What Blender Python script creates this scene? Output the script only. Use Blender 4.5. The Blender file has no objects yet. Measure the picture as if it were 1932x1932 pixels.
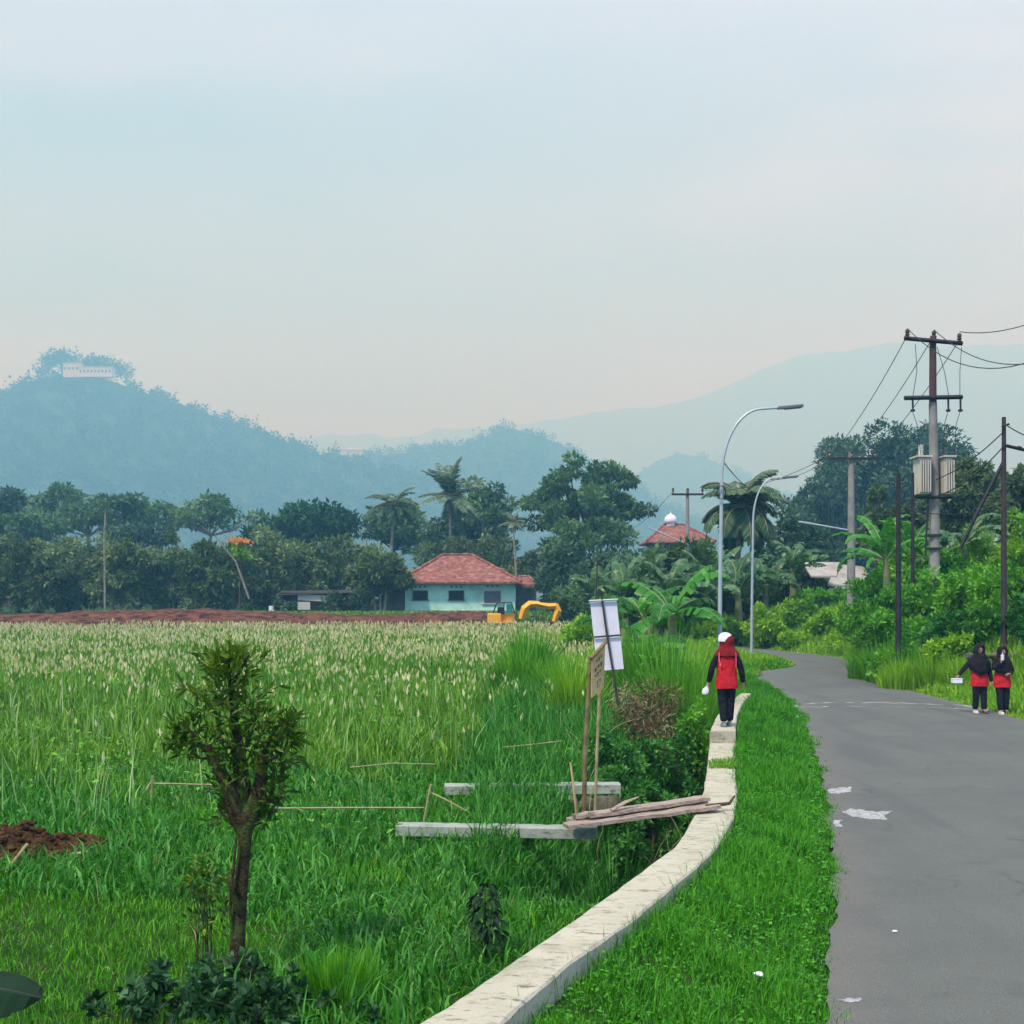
import bpy, bmesh, math, random
import numpy as np
from mathutils import Vector, Matrix, noise as mnoise

random.seed(7)
SC = bpy.context.scene
COL = SC.collection
PI = math.pi
F, UC, VH, HC = 2500.0, 966.0, 1128.0, 2.4     # focal length (px), image centre, horizon row, eye height


def PX(u, v, Y):
    """point at distance Y along the view axis seen at photo position (u, v)"""
    return Vector(((u - UC) * Y / F, Y, HC - (v - VH) * Y / F))


def PZ(u, v, z):
    """point on the level plane z seen at photo position (u, v)"""
    Y = (HC - z) * F / (v - VH)
    return ((u - UC) * Y / F, Y)


# ------------------------------------------------------------------ objects
def tag(o, label=None, cat=None, group=None, kind=None):
    if label: o['label'] = label
    if cat: o['category'] = cat
    if group: o['group'] = group
    if kind: o['kind'] = kind
    return o


def empty(name, loc, rz=0.0):
    o = bpy.data.objects.new(name, None)
    COL.objects.link(o)
    o.location = loc
    o.rotation_euler = (0, 0, rz)
    o.empty_display_size = 0.2
    return o


def link(name, me, mats, parent=None, smooth=False):
    o = bpy.data.objects.new(name, me)
    COL.objects.link(o)
    if not isinstance(mats, (list, tuple)): mats = [mats]
    if len(me.materials) == 0:
        for m in mats: me.materials.append(m)
    if parent is not None: o.parent = parent
    if smooth:
        me.polygons.foreach_set('use_smooth', np.ones(len(me.polygons), dtype=bool))
    return o


def np_mesh(name, V, loops, sizes, rnd=None):
    me = bpy.data.meshes.new(name)
    V = np.asarray(V, dtype=np.float32)
    loops = np.asarray(loops, dtype=np.int32)
    sizes = np.asarray(sizes, dtype=np.int32)
    me.vertices.add(len(V)); me.vertices.foreach_set('co', V.ravel())
    me.loops.add(len(loops)); me.loops.foreach_set('vertex_index', loops)
    me.polygons.add(len(sizes))
    st = np.zeros(len(sizes), dtype=np.int32); st[1:] = np.cumsum(sizes)[:-1]
    me.polygons.foreach_set('loop_start', st)
    me.polygons.foreach_set('loop_total', sizes)
    if rnd is not None:
        a = me.attributes.new('rnd', 'FLOAT', 'POINT')
        a.data.foreach_set('value', np.asarray(rnd, dtype=np.float32))
    me.update(calc_edges=True)
    return me


class MB:
    """collects simple solids into one mesh"""
    def __init__(s): s.v = []; s.f = []; s.m = []

    def add(s, vs, fs, mi=0):
        b = len(s.v)
        s.v += [tuple(x) for x in vs]
        s.f += [tuple(i + b for i in f) for f in fs]
        s.m += [mi] * len(fs)

    def box(s, c, size, rot=None, mi=0, bev=0.0):
        hx, hy, hz = size[0] / 2, size[1] / 2, size[2] / 2
        if bev > 0:
            bm = bmesh.new()
            bmesh.ops.create_cube(bm, size=1)
            for v in bm.verts: v.co = Vector((v.co.x * size[0], v.co.y * size[1], v.co.z * size[2]))
            bmesh.ops.bevel(bm, geom=list(bm.edges), offset=bev, segments=2, affect='EDGES', profile=0.7)
            bm.verts.index_update()
            vs = [v.co.copy() for v in bm.verts]
            fs = [[v.index for v in f.verts] for f in bm.faces]
            bm.free()
        else:
            vs = [Vector((sx * hx, sy * hy, sz * hz)) for sz in (-1, 1) for sy in (-1, 1) for sx in (-1, 1)]
            fs = [(0, 2, 3, 1), (4, 5, 7, 6), (0, 1, 5, 4), (2, 6, 7, 3), (0, 4, 6, 2), (1, 3, 7, 5)]
        c = Vector(c)
        if rot is not None: vs = [rot @ x for x in vs]
        s.add([x + c for x in vs], fs, mi)
        return s

    def tube(s, pts, r, n=8, mi=0, cap=True, flat=1.0):
        pts = [Vector(p) for p in pts]
        if not isinstance(r, (list, tuple)): r = [r] * len(pts)
        vs, fs = [], []
        up = None
        for i, p in enumerate(pts):
            a = pts[max(i - 1, 0)]; b = pts[min(i + 1, len(pts) - 1)]
            t = (b - a).normalized()
            if up is None:
                up = Vector((0, 0, 1)) if abs(t.z) < 0.9 else Vector((1, 0, 0))
            x = t.cross(up)
            if x.length < 1e-5: x = t.cross(Vector((0, 1, 0)))
            x.normalize(); y = x.cross(t).normalized(); up = y
            for k in range(n):
                an = 2 * PI * k / n
                vs.append(p + (x * math.cos(an) + y * math.sin(an) * flat) * r[i])
        for i in range(len(pts) - 1):
            for k in range(n):
                k2 = (k + 1) % n
                fs.append((i * n + k, i * n + k2, (i + 1) * n + k2, (i + 1) * n + k))
        if cap:
            fs.append(tuple(range(n))[::-1]); fs.append(tuple((len(pts) - 1) * n + k for k in range(n)))
        s.add(vs, fs, mi)
        return s

    def rings(s, rings, mi=0, close=True, cap=True):
        n = len(rings[0]); vs = [p for r in rings for p in r]; fs = []
        for i in range(len(rings) - 1):
            for k in range(n if close else n - 1):
                k2 = (k + 1) % n
                fs.append((i * n + k, i * n + k2, (i + 1) * n + k2, (i + 1) * n + k))
        if cap and close:
            fs.append(tuple(range(n))[::-1]); fs.append(tuple((len(rings) - 1) * n + k for k in range(n)))
        s.add(vs, fs, mi)
        return s

    def lathe(s, c, prof, n=16, mi=0):
        rr = []
        for r, z in prof:
            rr.append([Vector(c) + Vector((max(r, 1e-4) * math.cos(2 * PI * k / n), max(r, 1e-4) * math.sin(2 * PI * k / n), z)) for k in range(n)])
        return s.rings(rr, mi)

    def ball(s, c, r, n=10, mi=0):
        c = Vector(c)
        if not isinstance(r, (tuple, list)): r = (r, r, r)
        rr = []
        m = max(4, n // 2 + 1)
        for j in range(m + 1):
            t = -PI / 2 + PI * j / m
            rr.append([c + Vector((r[0] * max(math.cos(t), 1e-3) * math.cos(2 * PI * k / n), r[1] * max(math.cos(t), 1e-3) * math.sin(2 * PI * k / n), r[2] * math.sin(t))) for k in range(n)])
        return s.rings(rr, mi)

    def mesh(s, name):
        me = bpy.data.meshes.new(name)
        me.from_pydata(s.v, [], s.f)
        return me

    def build(s, name, mats, parent=None, smooth=False):
        me = s.mesh(name)
        o = link(name, me, mats, parent)
        if any(s.m): me.polygons.foreach_set('material_index', np.array(s.m, dtype=np.int32))
        bm = bmesh.new(); bm.from_mesh(me)
        bmesh.ops.recalc_face_normals(bm, faces=bm.faces)
        bm.to_mesh(me); bm.free()
        if smooth:
            me.polygons.foreach_set('use_smooth', np.ones(len(me.polygons), dtype=bool))
            try: me.set_sharp_from_angle(angle=math.radians(40))
            except Exception: pass
        me.update()
        return o


# ------------------------------------------------------------------ materials
def new_mat(name):
    m = bpy.data.materials.new(name); m.use_nodes = True
    nt = m.node_tree; nt.nodes.clear()
    out = nt.nodes.new('ShaderNodeOutputMaterial')
    return m, nt, out


def N(nt, t, **kw):
    n = nt.nodes.new(t)
    for k, v in kw.items(): setattr(n, k, v)
    return n


def ramp(nt, fac, stops):
    r = N(nt, 'ShaderNodeValToRGB')
    el = r.color_ramp.elements
    while len(el) < len(stops): el.new(0.5)
    for e, (p, c) in zip(el, stops):
        e.position = p; e.color = (c[0], c[1], c[2], 1)
    nt.links.new(fac, r.inputs['Fac'])
    return r.outputs['Color']


def mixc(nt, fac, a, b, mode='MIX'):
    m = N(nt, 'ShaderNodeMix', data_type='RGBA', blend_type=mode)
    if isinstance(fac, (int, float)): m.inputs[0].default_value = fac
    else: nt.links.new(fac, m.inputs[0])
    for i, x in ((6, a), (7, b)):
        if isinstance(x, (tuple, list)): m.inputs[i].default_value = (x[0], x[1], x[2], 1)
        else: nt.links.new(x, m.inputs[i])
    return m.outputs[2]


def noise_fac(nt, scale, detail=4, rough=0.6, lo=0.35, hi=0.65, vec=None, dist=0.0):
    n = N(nt, 'ShaderNodeTexNoise')
    n.inputs['Scale'].default_value = scale; n.inputs['Detail'].default_value = detail
    n.inputs['Roughness'].default_value = rough; n.inputs['Distortion'].default_value = dist
    if vec is None:
        g = N(nt, 'ShaderNodeNewGeometry'); vec = g.outputs['Position']
    nt.links.new(vec, n.inputs['Vector'])
    mr = N(nt, 'ShaderNodeMapRange')
    mr.inputs['From Min'].default_value = lo; mr.inputs['From Max'].default_value = hi
    nt.links.new(n.outputs['Fac'], mr.inputs['Value'])
    return mr.outputs['Result']


def scaled_pos(nt, s):
    g = N(nt, 'ShaderNodeNewGeometry')
    mp = N(nt, 'ShaderNodeMapping'); mp.inputs['Scale'].default_value = s
    nt.links.new(g.outputs['Position'], mp.inputs['Vector'])
    return mp.outputs['Vector']


def leaf_mat(name, dark, mid, light, patch=None, pscale=0.4, rough=0.5, spec=0.35, trans=0.32, pamt=0.6):
    m, nt, out = new_mat(name)
    at = N(nt, 'ShaderNodeAttribute', attribute_name='rnd')
    c = ramp(nt, at.outputs['Fac'], [(0.0, dark), (0.45, mid), (1.0, light)])
    if patch:
        f = noise_fac(nt, pscale, 3, 0.6, 0.42, 0.66)
        mul = N(nt, 'ShaderNodeMath', operation='MULTIPLY'); mul.inputs[1].default_value = pamt
        nt.links.new(f, mul.inputs[0])
        c = mixc(nt, mul.outputs[0], c, patch)
    p = N(nt, 'ShaderNodeBsdfPrincipled')
    nt.links.new(c, p.inputs['Base Color'])
    p.inputs['Roughness'].default_value = rough
    p.inputs['Specular IOR Level'].default_value = spec * .6
    t = N(nt, 'ShaderNodeBsdfTranslucent')
    hs = N(nt, 'ShaderNodeHueSaturation'); hs.inputs['Saturation'].default_value = 1.1; hs.inputs['Value'].default_value = 1.1
    hs.inputs['Hue'].default_value = 0.49
    nt.links.new(c, hs.inputs['Color']); nt.links.new(hs.outputs['Color'], t.inputs['Color'])
    mx = N(nt, 'ShaderNodeMixShader'); mx.inputs[0].default_value = trans
    nt.links.new(p.outputs[0], mx.inputs[1]); nt.links.new(t.outputs[0], mx.inputs[2])
    nt.links.new(mx.outputs[0], out.inputs['Surface'])
    return m


def surf_mat(name, c1, c2, scale=3.0, rough=0.8, spec=0.3, bump=0.0, bscale=30.0, bdist=0.02, lo=0.35, hi=0.65, c3=None, s3=0.7,
             lo3=0.5, hi3=0.7, metal=0.0, vec=None, detail=5):
    m, nt, out = new_mat(name)
    v = scaled_pos(nt, vec) if vec else None
    c = mixc(nt, noise_fac(nt, scale, detail, 0.6, lo, hi, v), c1, c2)
    if c3: c = mixc(nt, noise_fac(nt, s3, 5, 0.65, lo3, hi3), c, c3)
    p = N(nt, 'ShaderNodeBsdfPrincipled')
    nt.links.new(c, p.inputs['Base Color'])
    p.inputs['Roughness'].default_value = rough
    p.inputs['Specular IOR Level'].default_value = spec
    p.inputs['Metallic'].default_value = metal
    if bump:
        b = N(nt, 'ShaderNodeBump'); b.inputs['Strength'].default_value = bump; b.inputs['Distance'].default_value = bdist
        n = N(nt, 'ShaderNodeTexNoise'); n.inputs['Scale'].default_value = bscale; n.inputs['Detail'].default_value = 6
        g = N(nt, 'ShaderNodeNewGeometry')
        nt.links.new(v if v else g.outputs['Position'], n.inputs['Vector'])
        nt.links.new(n.outputs['Fac'], b.inputs['Height'])
        nt.links.new(b.outputs['Normal'], p.inputs['Normal'])
    nt.links.new(p.outputs[0], out.inputs['Surface'])
    return m


M = {}
M['turf'] = leaf_mat('turf_blades', (0.018, 0.105, 0.004), (0.072, 0.33, 0.008), (0.22, 0.54, 0.030), (0.028, 0.15, 0.006), 3.2)
M['verge'] = leaf_mat('verge_blades', (0.013, 0.085, 0.004), (0.042, 0.265, 0.008), (0.14, 0.46, 0.030), (0.085, 0.33, 0.010), 2.2)
M['broad'] = leaf_mat('broad_blades', (0.014, 0.090, 0.006), (0.042, 0.25, 0.016), (0.17, 0.48, 0.09), (0.022, 0.12, 0.010), 2.6)
M['field'] = leaf_mat('field_blades', (0.032, 0.12, 0.008), (0.135, 0.35, 0.022), (0.36, 0.58, 0.10), (0.055, 0.19, 0.012), 1.1)
M['straw'] = leaf_mat('seed_heads', (0.42, 0.46, 0.16), (0.62, 0.62, 0.28), (0.80, 0.78, 0.50), None, trans=0.3, rough=0.8)
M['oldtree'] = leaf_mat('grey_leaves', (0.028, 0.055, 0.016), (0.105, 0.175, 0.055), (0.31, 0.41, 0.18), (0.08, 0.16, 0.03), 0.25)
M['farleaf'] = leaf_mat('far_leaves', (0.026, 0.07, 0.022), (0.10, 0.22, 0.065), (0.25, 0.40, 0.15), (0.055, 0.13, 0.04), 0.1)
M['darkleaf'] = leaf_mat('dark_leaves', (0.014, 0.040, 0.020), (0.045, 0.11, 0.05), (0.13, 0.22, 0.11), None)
M['palm'] = leaf_mat('palm_leaves', (0.030, 0.070, 0.028), (0.10, 0.185, 0.075), (0.32, 0.42, 0.24), None)
M['greenshrub'] = leaf_mat('green_shrub', (0.018, 0.095, 0.006), (0.075, 0.31, 0.016), (0.24, 0.56, 0.06), (0.15, 0.38, 0.014), 0.6)
M['limeshrub'] = leaf_mat('lime_shrub', (0.055, 0.18, 0.008), (0.21, 0.45, 0.016), (0.42, 0.64, 0.05), (0.13, 0.36, 0.014), 0.5)
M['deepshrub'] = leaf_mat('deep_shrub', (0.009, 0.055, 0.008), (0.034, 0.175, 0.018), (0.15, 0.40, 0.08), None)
M['palmdark'] = leaf_mat('dark_palm_leaves', (0.020, 0.055, 0.020), (0.055, 0.125, 0.045), (0.17, 0.26, 0.12), None)
M['banana'] = leaf_mat('banana_leaf', (0.018, 0.12, 0.010), (0.05, 0.25, 0.022), (0.18, 0.46, 0.08), None, rough=0.38, spec=0.5, trans=0.35)
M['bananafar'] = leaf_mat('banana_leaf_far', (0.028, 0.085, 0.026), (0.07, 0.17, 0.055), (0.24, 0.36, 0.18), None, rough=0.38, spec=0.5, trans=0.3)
M['paleblade'] = leaf_mat('pale_dead_blades', (0.14, 0.17, 0.04), (0.26, 0.28, 0.09), (0.42, 0.42, 0.18), None)
M['palestalk'] = leaf_mat('pale_stalks', (0.16, 0.33, 0.08), (0.28, 0.47, 0.15), (0.46, 0.60, 0.28), None)
M['dry'] = leaf_mat('dry_brush', (0.06, 0.048, 0.020), (0.17, 0.135, 0.06), (0.40, 0.33, 0.18), None, rough=0.8, spec=0.1, trans=0.1)
M['pollard'] = leaf_mat('pollard_leaves', (0.012, 0.042, 0.005), (0.065, 0.160, 0.008), (0.32, 0.44, 0.030), (0.03, 0.085, 0.008), 3.0, rough=0.42, spec=0.45)
M['forest'] = leaf_mat('forest_leaves', (0.020, 0.045, 0.022), (0.027, 0.06, 0.028), (0.04, 0.08, 0.038), None, trans=0.1, rough=.9, spec=.05)
M['blossom'] = leaf_mat('orange_blossom', (0.55, 0.20, 0.03), (0.75, 0.30, 0.05), (0.8, 0.48, 0.15), None)
M['bark'] = surf_mat('bark', (0.05, 0.035, 0.02), (0.11, 0.08, 0.045), 9, 0.9, 0.15, 0.8, 40)
M['palebark'] = surf_mat('pale_bark', (0.17, 0.16, 0.11), (0.29, 0.27, 0.2), 3, 0.9, 0.15)
M['mossbark'] = surf_mat('mossy_bark', (0.024, 0.017, 0.009), (0.070, 0.052, 0.024), 16, 0.9, 0.15, 1.0, 60, c3=(0.06, 0.09, 0.02), s3=9, lo3=0.48, hi3=0.62)
M['ground'] = surf_mat('earth_under_grass', (0.012, 0.035, 0.006), (0.028, 0.07, 0.010), 1.2, 0.95, 0.1, 0.6, 12, c3=(0.06, 0.05, 0.022), s3=0.35, lo3=0.52, hi3=0.7)
M['soil'] = surf_mat('red_soil', (0.10, 0.038, 0.021), (0.20, 0.082, 0.044), 1.6, 0.95, 0.1, 1.0, 5, bdist=.25, lo=.4, hi=.6, c3=(0.035, 0.016, 0.009), s3=1.1, lo3=.48, hi3=.6)
M['patchsoil'] = surf_mat('brown_soil', (0.055, 0.027, 0.011), (0.125, 0.062, 0.022), 14, 0.95, 0.1, 1.0, 20, bdist=.08, lo=.42, hi=.6, c3=(0.022, 0.012, 0.006), s3=7, lo3=.5, hi3=.6)
M['hill'] = surf_mat('hill_forest_floor', (0.02, 0.05, 0.022), (0.04, 0.08, 0.03), 0.02, 1.0, 0.05)
M['timber'] = surf_mat('weathered_timber', (0.24, 0.18, 0.13), (0.48, 0.39, 0.31), 2.0, 0.85, 0.15, 0.5, 12, vec=(3, 30, 30), c3=(0.10, 0.075, 0.055), s3=6, lo3=0.55, hi3=0.68)
M['bamboo'] = surf_mat('dry_bamboo', (0.22, 0.19, 0.08), (0.40, 0.36, 0.18), 8, 0.6, 0.3)
M['post'] = surf_mat('sign_post_wood', (0.12, 0.085, 0.035), (0.24, 0.19, 0.085), 7, 0.8, 0.2, 0.5, 30)
M['board'] = surf_mat('sign_board', (0.42, 0.31, 0.12), (0.54, 0.42, 0.20), 9, 0.8, 0.2)
M['ink'] = surf_mat('faded_ink', (0.035, 0.028, 0.015), (0.09, 0.07, 0.03), 20, 0.9, 0.1)
M['white'] = surf_mat('white_sheet', (0.66, 0.66, 0.70), (0.74, 0.74, 0.77), 6, 0.55, 0.3)
M['paper'] = surf_mat('white_paper', (0.75, 0.77, 0.8), (0.82, 0.83, 0.85), 6, 0.6, 0.3)
M['darkwood'] = surf_mat('dark_batten', (0.035, 0.035, 0.032), (0.07, 0.065, 0.06), 8, 0.8, 0.2)
M['galv'] = surf_mat('galvanised_steel', (0.36, 0.42, 0.43), (0.46, 0.52, 0.52), 3, 0.45, 0.5, metal=0.25)
M['blacksteel'] = surf_mat('black_steel', (0.012, 0.013, 0.016), (0.028, 0.028, 0.032), 5, 0.6, 0.3)
M['rustpole'] = surf_mat('rusty_steel_pole', (0.06, 0.025, 0.025), (0.095, 0.05, 0.045), 4, 0.7, 0.3)
M['brownsteel'] = surf_mat('dark_brown_pole', (0.03, 0.022, 0.022), (0.055, 0.04, 0.038), 4, 0.7, 0.3)
M['concpole'] = surf_mat('concrete_pole', (0.19, 0.18, 0.16), (0.29, 0.28, 0.25), 2, 0.85, 0.2)
M['cream'] = surf_mat('cream_paint', (0.48, 0.46, 0.37), (0.58, 0.56, 0.46), 2, 0.6, 0.3, c3=(0.33, 0.3, 0.22), s3=2, lo3=0.55, hi3=0.75)
M['porcelain'] = surf_mat('brown_porcelain', (0.06, 0.022, 0.02), (0.1, 0.04, 0.034), 6, 0.3, 0.5)
M['wire'] = surf_mat('line_wire', (0.02, 0.022, 0.026), (0.04, 0.042, 0.048), 4, 0.7, 0.2)
M['mint'] = surf_mat('mint_plaster', (0.40, 0.74, 0.56), (0.47, 0.80, 0.62), 0.8, 0.8, 0.2, c3=(0.26, 0.42, 0.34), s3=0.9, lo3=.5, hi3=.8)
M['plinth'] = surf_mat('pale_plinth', (0.45, 0.46, 0.38), (0.55, 0.54, 0.45), 1.5, 0.85, 0.2)
M['roofred'] = surf_mat('red_tiles', (0.15, 0.054, 0.040), (0.26, 0.10, 0.072), 3.2, 0.9, 0.15, 0.8, 9, c3=(0.36, 0.19, 0.15), s3=2.1, lo3=0.48, hi3=0.66)
M['roofold'] = surf_mat('old_tiles', (0.09, 0.07, 0.055), (0.19, 0.15, 0.11), 2.5, 0.9, 0.1, 0.5, 8)
M['roofgrey'] = surf_mat('grey_roof_sheet', (0.27, 0.25, 0.22), (0.42, 0.40, 0.36), 1.2, 0.9, 0.1, 0.4, 6)
M['oldwall'] = surf_mat('weathered_wall', (0.09, 0.085, 0.07), (0.21, 0.19, 0.16), 1.1, 0.9, 0.1)
M['dark'] = surf_mat('dark_interior', (0.012, 0.013, 0.014), (0.022, 0.022, 0.024), 3, 0.9, 0.1)
M['glassdark'] = surf_mat('window_glass', (0.045, 0.055, 0.06), (0.075, 0.085, 0.09), 3, 0.15, 0.6)
M['whitepaint'] = surf_mat('white_paint', (0.68, 0.70, 0.70), (0.78, 0.79, 0.79), 2, 0.6, 0.3)
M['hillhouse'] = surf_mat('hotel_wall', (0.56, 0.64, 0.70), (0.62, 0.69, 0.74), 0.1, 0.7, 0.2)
M['yellow'] = surf_mat('yellow_machine_paint', (0.80, 0.36, 0.006), (0.86, 0.43, 0.010), 2, 0.45, 0.5, c3=(0.45, 0.2, 0.03), s3=2.5, lo3=0.6, hi3=0.75)
M['tealglass'] = surf_mat('cab_glass', (0.02, 0.16, 0.15), (0.03, 0.2, 0.19), 1, 0.15, 0.6)
M['track'] = surf_mat('track_rubber', (0.03, 0.025, 0.02), (0.07, 0.055, 0.04), 6, 0.9, 0.2)
M['stone'] = surf_mat('field_stone', (0.06, 0.055, 0.042), (0.17, 0.15, 0.11), 3, 0.9, 0.2, 0.8, 18, c3=(0.05, 0.06, 0.03), s3=2)
M['skin'] = surf_mat('skin', (0.30, 0.165, 0.105), (0.34, 0.195, 0.125), 8, 0.55, 0.35)
M['redcloth'] = surf_mat('red_cloth', (0.46, 0.010, 0.018), (0.56, 0.016, 0.026), 12, 0.8, 0.2, 0.9, 11, bdist=.05)
M['darkred'] = surf_mat('dark_red_cloth', (0.16, 0.008, 0.012), (0.24, 0.014, 0.018), 12, 0.85, 0.15, 0.3, 50)
M['blackcloth'] = surf_mat('black_cloth', (0.010, 0.009, 0.011), (0.020, 0.017, 0.020), 12, 0.9, 0.12, 0.9, 11, bdist=.05)
M['navycloth'] = surf_mat('black_trousers', (0.008, 0.009, 0.015), (0.016, 0.017, 0.025), 12, 0.9, 0.12, 0.9, 11, bdist=.05)
M['shoe'] = surf_mat('shoe', (0.025, 0.025, 0.03), (0.05, 0.05, 0.055), 12, 0.6, 0.3)
M['greyshoe'] = surf_mat('grey_shoe', (0.10, 0.12, 0.12), (0.22, 0.25, 0.24), 40, 0.6, 0.3)
M['whiteshoe'] = surf_mat('white_shoe', (0.5, 0.48, 0.47), (0.6, 0.58, 0.57), 12, 0.6, 0.3)
M['eye'] = surf_mat('eye_dark', (0.012, 0.009, 0.008), (0.02, 0.015, 0.013), 9, 0.3, 0.5)
M['lip'] = surf_mat('lips', (0.24, 0.07, 0.06), (0.27, 0.085, 0.075), 9, 0.5, 0.4)
M['pink'] = surf_mat('pink_tag', (0.62, 0.12, 0.14), (0.7, 0.16, 0.18), 9, 0.6, 0.3)


def asphalt():
    m, nt, out = new_mat('asphalt')
    g = N(nt, 'ShaderNodeNewGeometry')
    c = mixc(nt, noise_fac(nt, 0.55, 5, 0.65, 0.35, 0.68), (0.086, 0.094, 0.077), (0.115, 0.122, 0.100))
    v = scaled_pos(nt, (1.6, 0.16, 1))
    c = mixc(nt, noise_fac(nt, 1.0, 4, 0.55, 0.50, 0.72, v), c, (0.074, 0.079, 0.071))
    # worn dust along the verge, stored per vertex as distance from the left edge
    at = N(nt, 'ShaderNodeAttribute', attribute_name='rnd')
    nf = noise_fac(nt, 1.3, 6, 0.7, 0.2, 0.8)
    ad = N(nt, 'ShaderNodeMath', operation='MULTIPLY_ADD'); ad.inputs[1].default_value = 0.9; nt.links.new(nf, ad.inputs[0]); nt.links.new(at.outputs['Fac'], ad.inputs[2])
    c = mixc(nt, N_range(nt, ad.outputs[0], 0.95, 0.35), c, (0.135, 0.125, 0.105))
    # hairline cracks and small dark repairs
    vo = N(nt, 'ShaderNodeTexVoronoi', feature='DISTANCE_TO_EDGE'); vo.inputs['Scale'].default_value = 0.42
    dn = N(nt, 'ShaderNodeTexNoise'); dn.inputs['Scale'].default_value = 1.6; dn.inputs['Detail'].default_value = 6
    nt.links.new(g.outputs['Position'], dn.inputs['Vector'])
    va = N(nt, 'ShaderNodeVectorMath', operation='MULTIPLY_ADD'); va.inputs[1].default_value = (1.3, 1.3, 0)
    nt.links.new(dn.outputs['Color'], va.inputs[0]); nt.links.new(g.outputs['Position'], va.inputs[2])
    nt.links.new(va.outputs[0], vo.inputs['Vector'])
    ck = N(nt, 'ShaderNodeMath', operation='MULTIPLY'); nt.links.new(N_range(nt, vo.outputs['Distance'], 0.012, 0.003), ck.inputs[0])
    nt.links.new(noise_fac(nt, 0.5, 3, .6, .50, .60), ck.inputs[1])
    ck2 = N(nt, 'ShaderNodeMath', operation='MULTIPLY'); nt.links.new(ck.outputs[0], ck2.inputs[0]); ck2.inputs[1].default_value = .6
    c = mixc(nt, ck2.outputs[0], c, (0.035, 0.036, 0.036))
    n3 = N(nt, 'ShaderNodeMath', operation='MULTIPLY'); nt.links.new(noise_fac(nt, 0.9, 5, .6, .60, .66), n3.inputs[0]); n3.inputs[1].default_value = .5
    c = mixc(nt, n3.outputs[0], c, (0.07, 0.073, 0.072))
    n2 = noise_fac(nt, 140, 2, 0.5, 0.3, 0.75)
    c = mixc(nt, n2, mixc(nt, 0.68, (0, 0, 0), c), mixc(nt, 0.16, c, (0.5, 0.5, 0.5)))
    p = N(nt, 'ShaderNodeBsdfPrincipled'); nt.links.new(c, p.inputs['Base Color'])
    p.inputs['Roughness'].default_value = 0.82; p.inputs['Specular IOR Level'].default_value = 0.25
    b = N(nt, 'ShaderNodeBump'); b.inputs['Strength'].default_value = 0.5; b.inputs['Distance'].default_value = 0.008
    n = N(nt, 'ShaderNodeTexNoise'); n.inputs['Scale'].default_value = 90; n.inputs['Detail'].default_value = 3
    nt.links.new(g.outputs['Position'], n.inputs['Vector']); nt.links.new(n.outputs['Fac'], b.inputs['Height'])
    nt.links.new(b.outputs['Normal'], p.inputs['Normal'])
    nt.links.new(p.outputs[0], out.inputs['Surface'])
    return m


def N_range(nt, val, a, b):
    mr = N(nt, 'ShaderNodeMapRange'); mr.inputs['From Min'].default_value = a; mr.inputs['From Max'].default_value = b
    nt.links.new(val, mr.inputs['Value'])
    return mr.outputs['Result']


def concrete(name, c1, c2, stain):
    m, nt, out = new_mat(name)
    c = mixc(nt, noise_fac(nt, 2.0, 5, 0.6, 0.3, 0.7), c1, c2)
    c = mixc(nt, noise_fac(nt, 14, 6, 0.75, 0.54, 0.66, scaled_pos(nt, (0.5, 1.2, 1))), c, stain)
    c = mixc(nt, noise_fac(nt, 3.1, 7, 0.75, 0.56, 0.78), c, (stain[0] * 1.3, stain[1] * 1.3, stain[2] * 1.1))
    c = mixc(nt, noise_fac(nt, 1.3, 8, 0.8, 0.52, 0.70), c, (c1[0] * .62, c1[1] * .66, c1[2] * .58))
    c = mixc(nt, noise_fac(nt, 5.5, 8, 0.8, 0.60, 0.72), c, (0.11, 0.13, 0.06))
    c = mixc(nt, noise_fac(nt, 70, 2, 0.5, 0.60, 0.8), c, (c1[0] * .6, c1[1] * .6, c1[2] * .58))
    p = N(nt, 'ShaderNodeBsdfPrincipled'); nt.links.new(c, p.inputs['Base Color'])
    p.inputs['Roughness'].default_value = 0.88; p.inputs['Specular IOR Level'].default_value = 0.2
    b = N(nt, 'ShaderNodeBump'); b.inputs['Strength'].default_value = 0.5; b.inputs['Distance'].default_value = 0.01
    n = N(nt, 'ShaderNodeTexNoise'); n.inputs['Scale'].default_value = 26; n.inputs['Detail'].default_value = 7
    g = N(nt, 'ShaderNodeNewGeometry')
    nt.links.new(g.outputs['Position'], n.inputs['Vector']); nt.links.new(n.outputs['Fac'], b.inputs['Height'])
    nt.links.new(b.outputs['Normal'], p.inputs['Normal'])
    nt.links.new(p.outputs[0], out.inputs['Surface'])
    return m


M['asphalt'] = asphalt()
M['coping'] = concrete('wall_concrete', (0.43, 0.40, 0.295), (0.50, 0.46, 0.345), (0.13, 0.125, 0.085))
M['greyconc'] = concrete('grey_concrete', (0.25, 0.29, 0.23), (0.36, 0.39, 0.32), (0.08, 0.11, 0.06))

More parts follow.
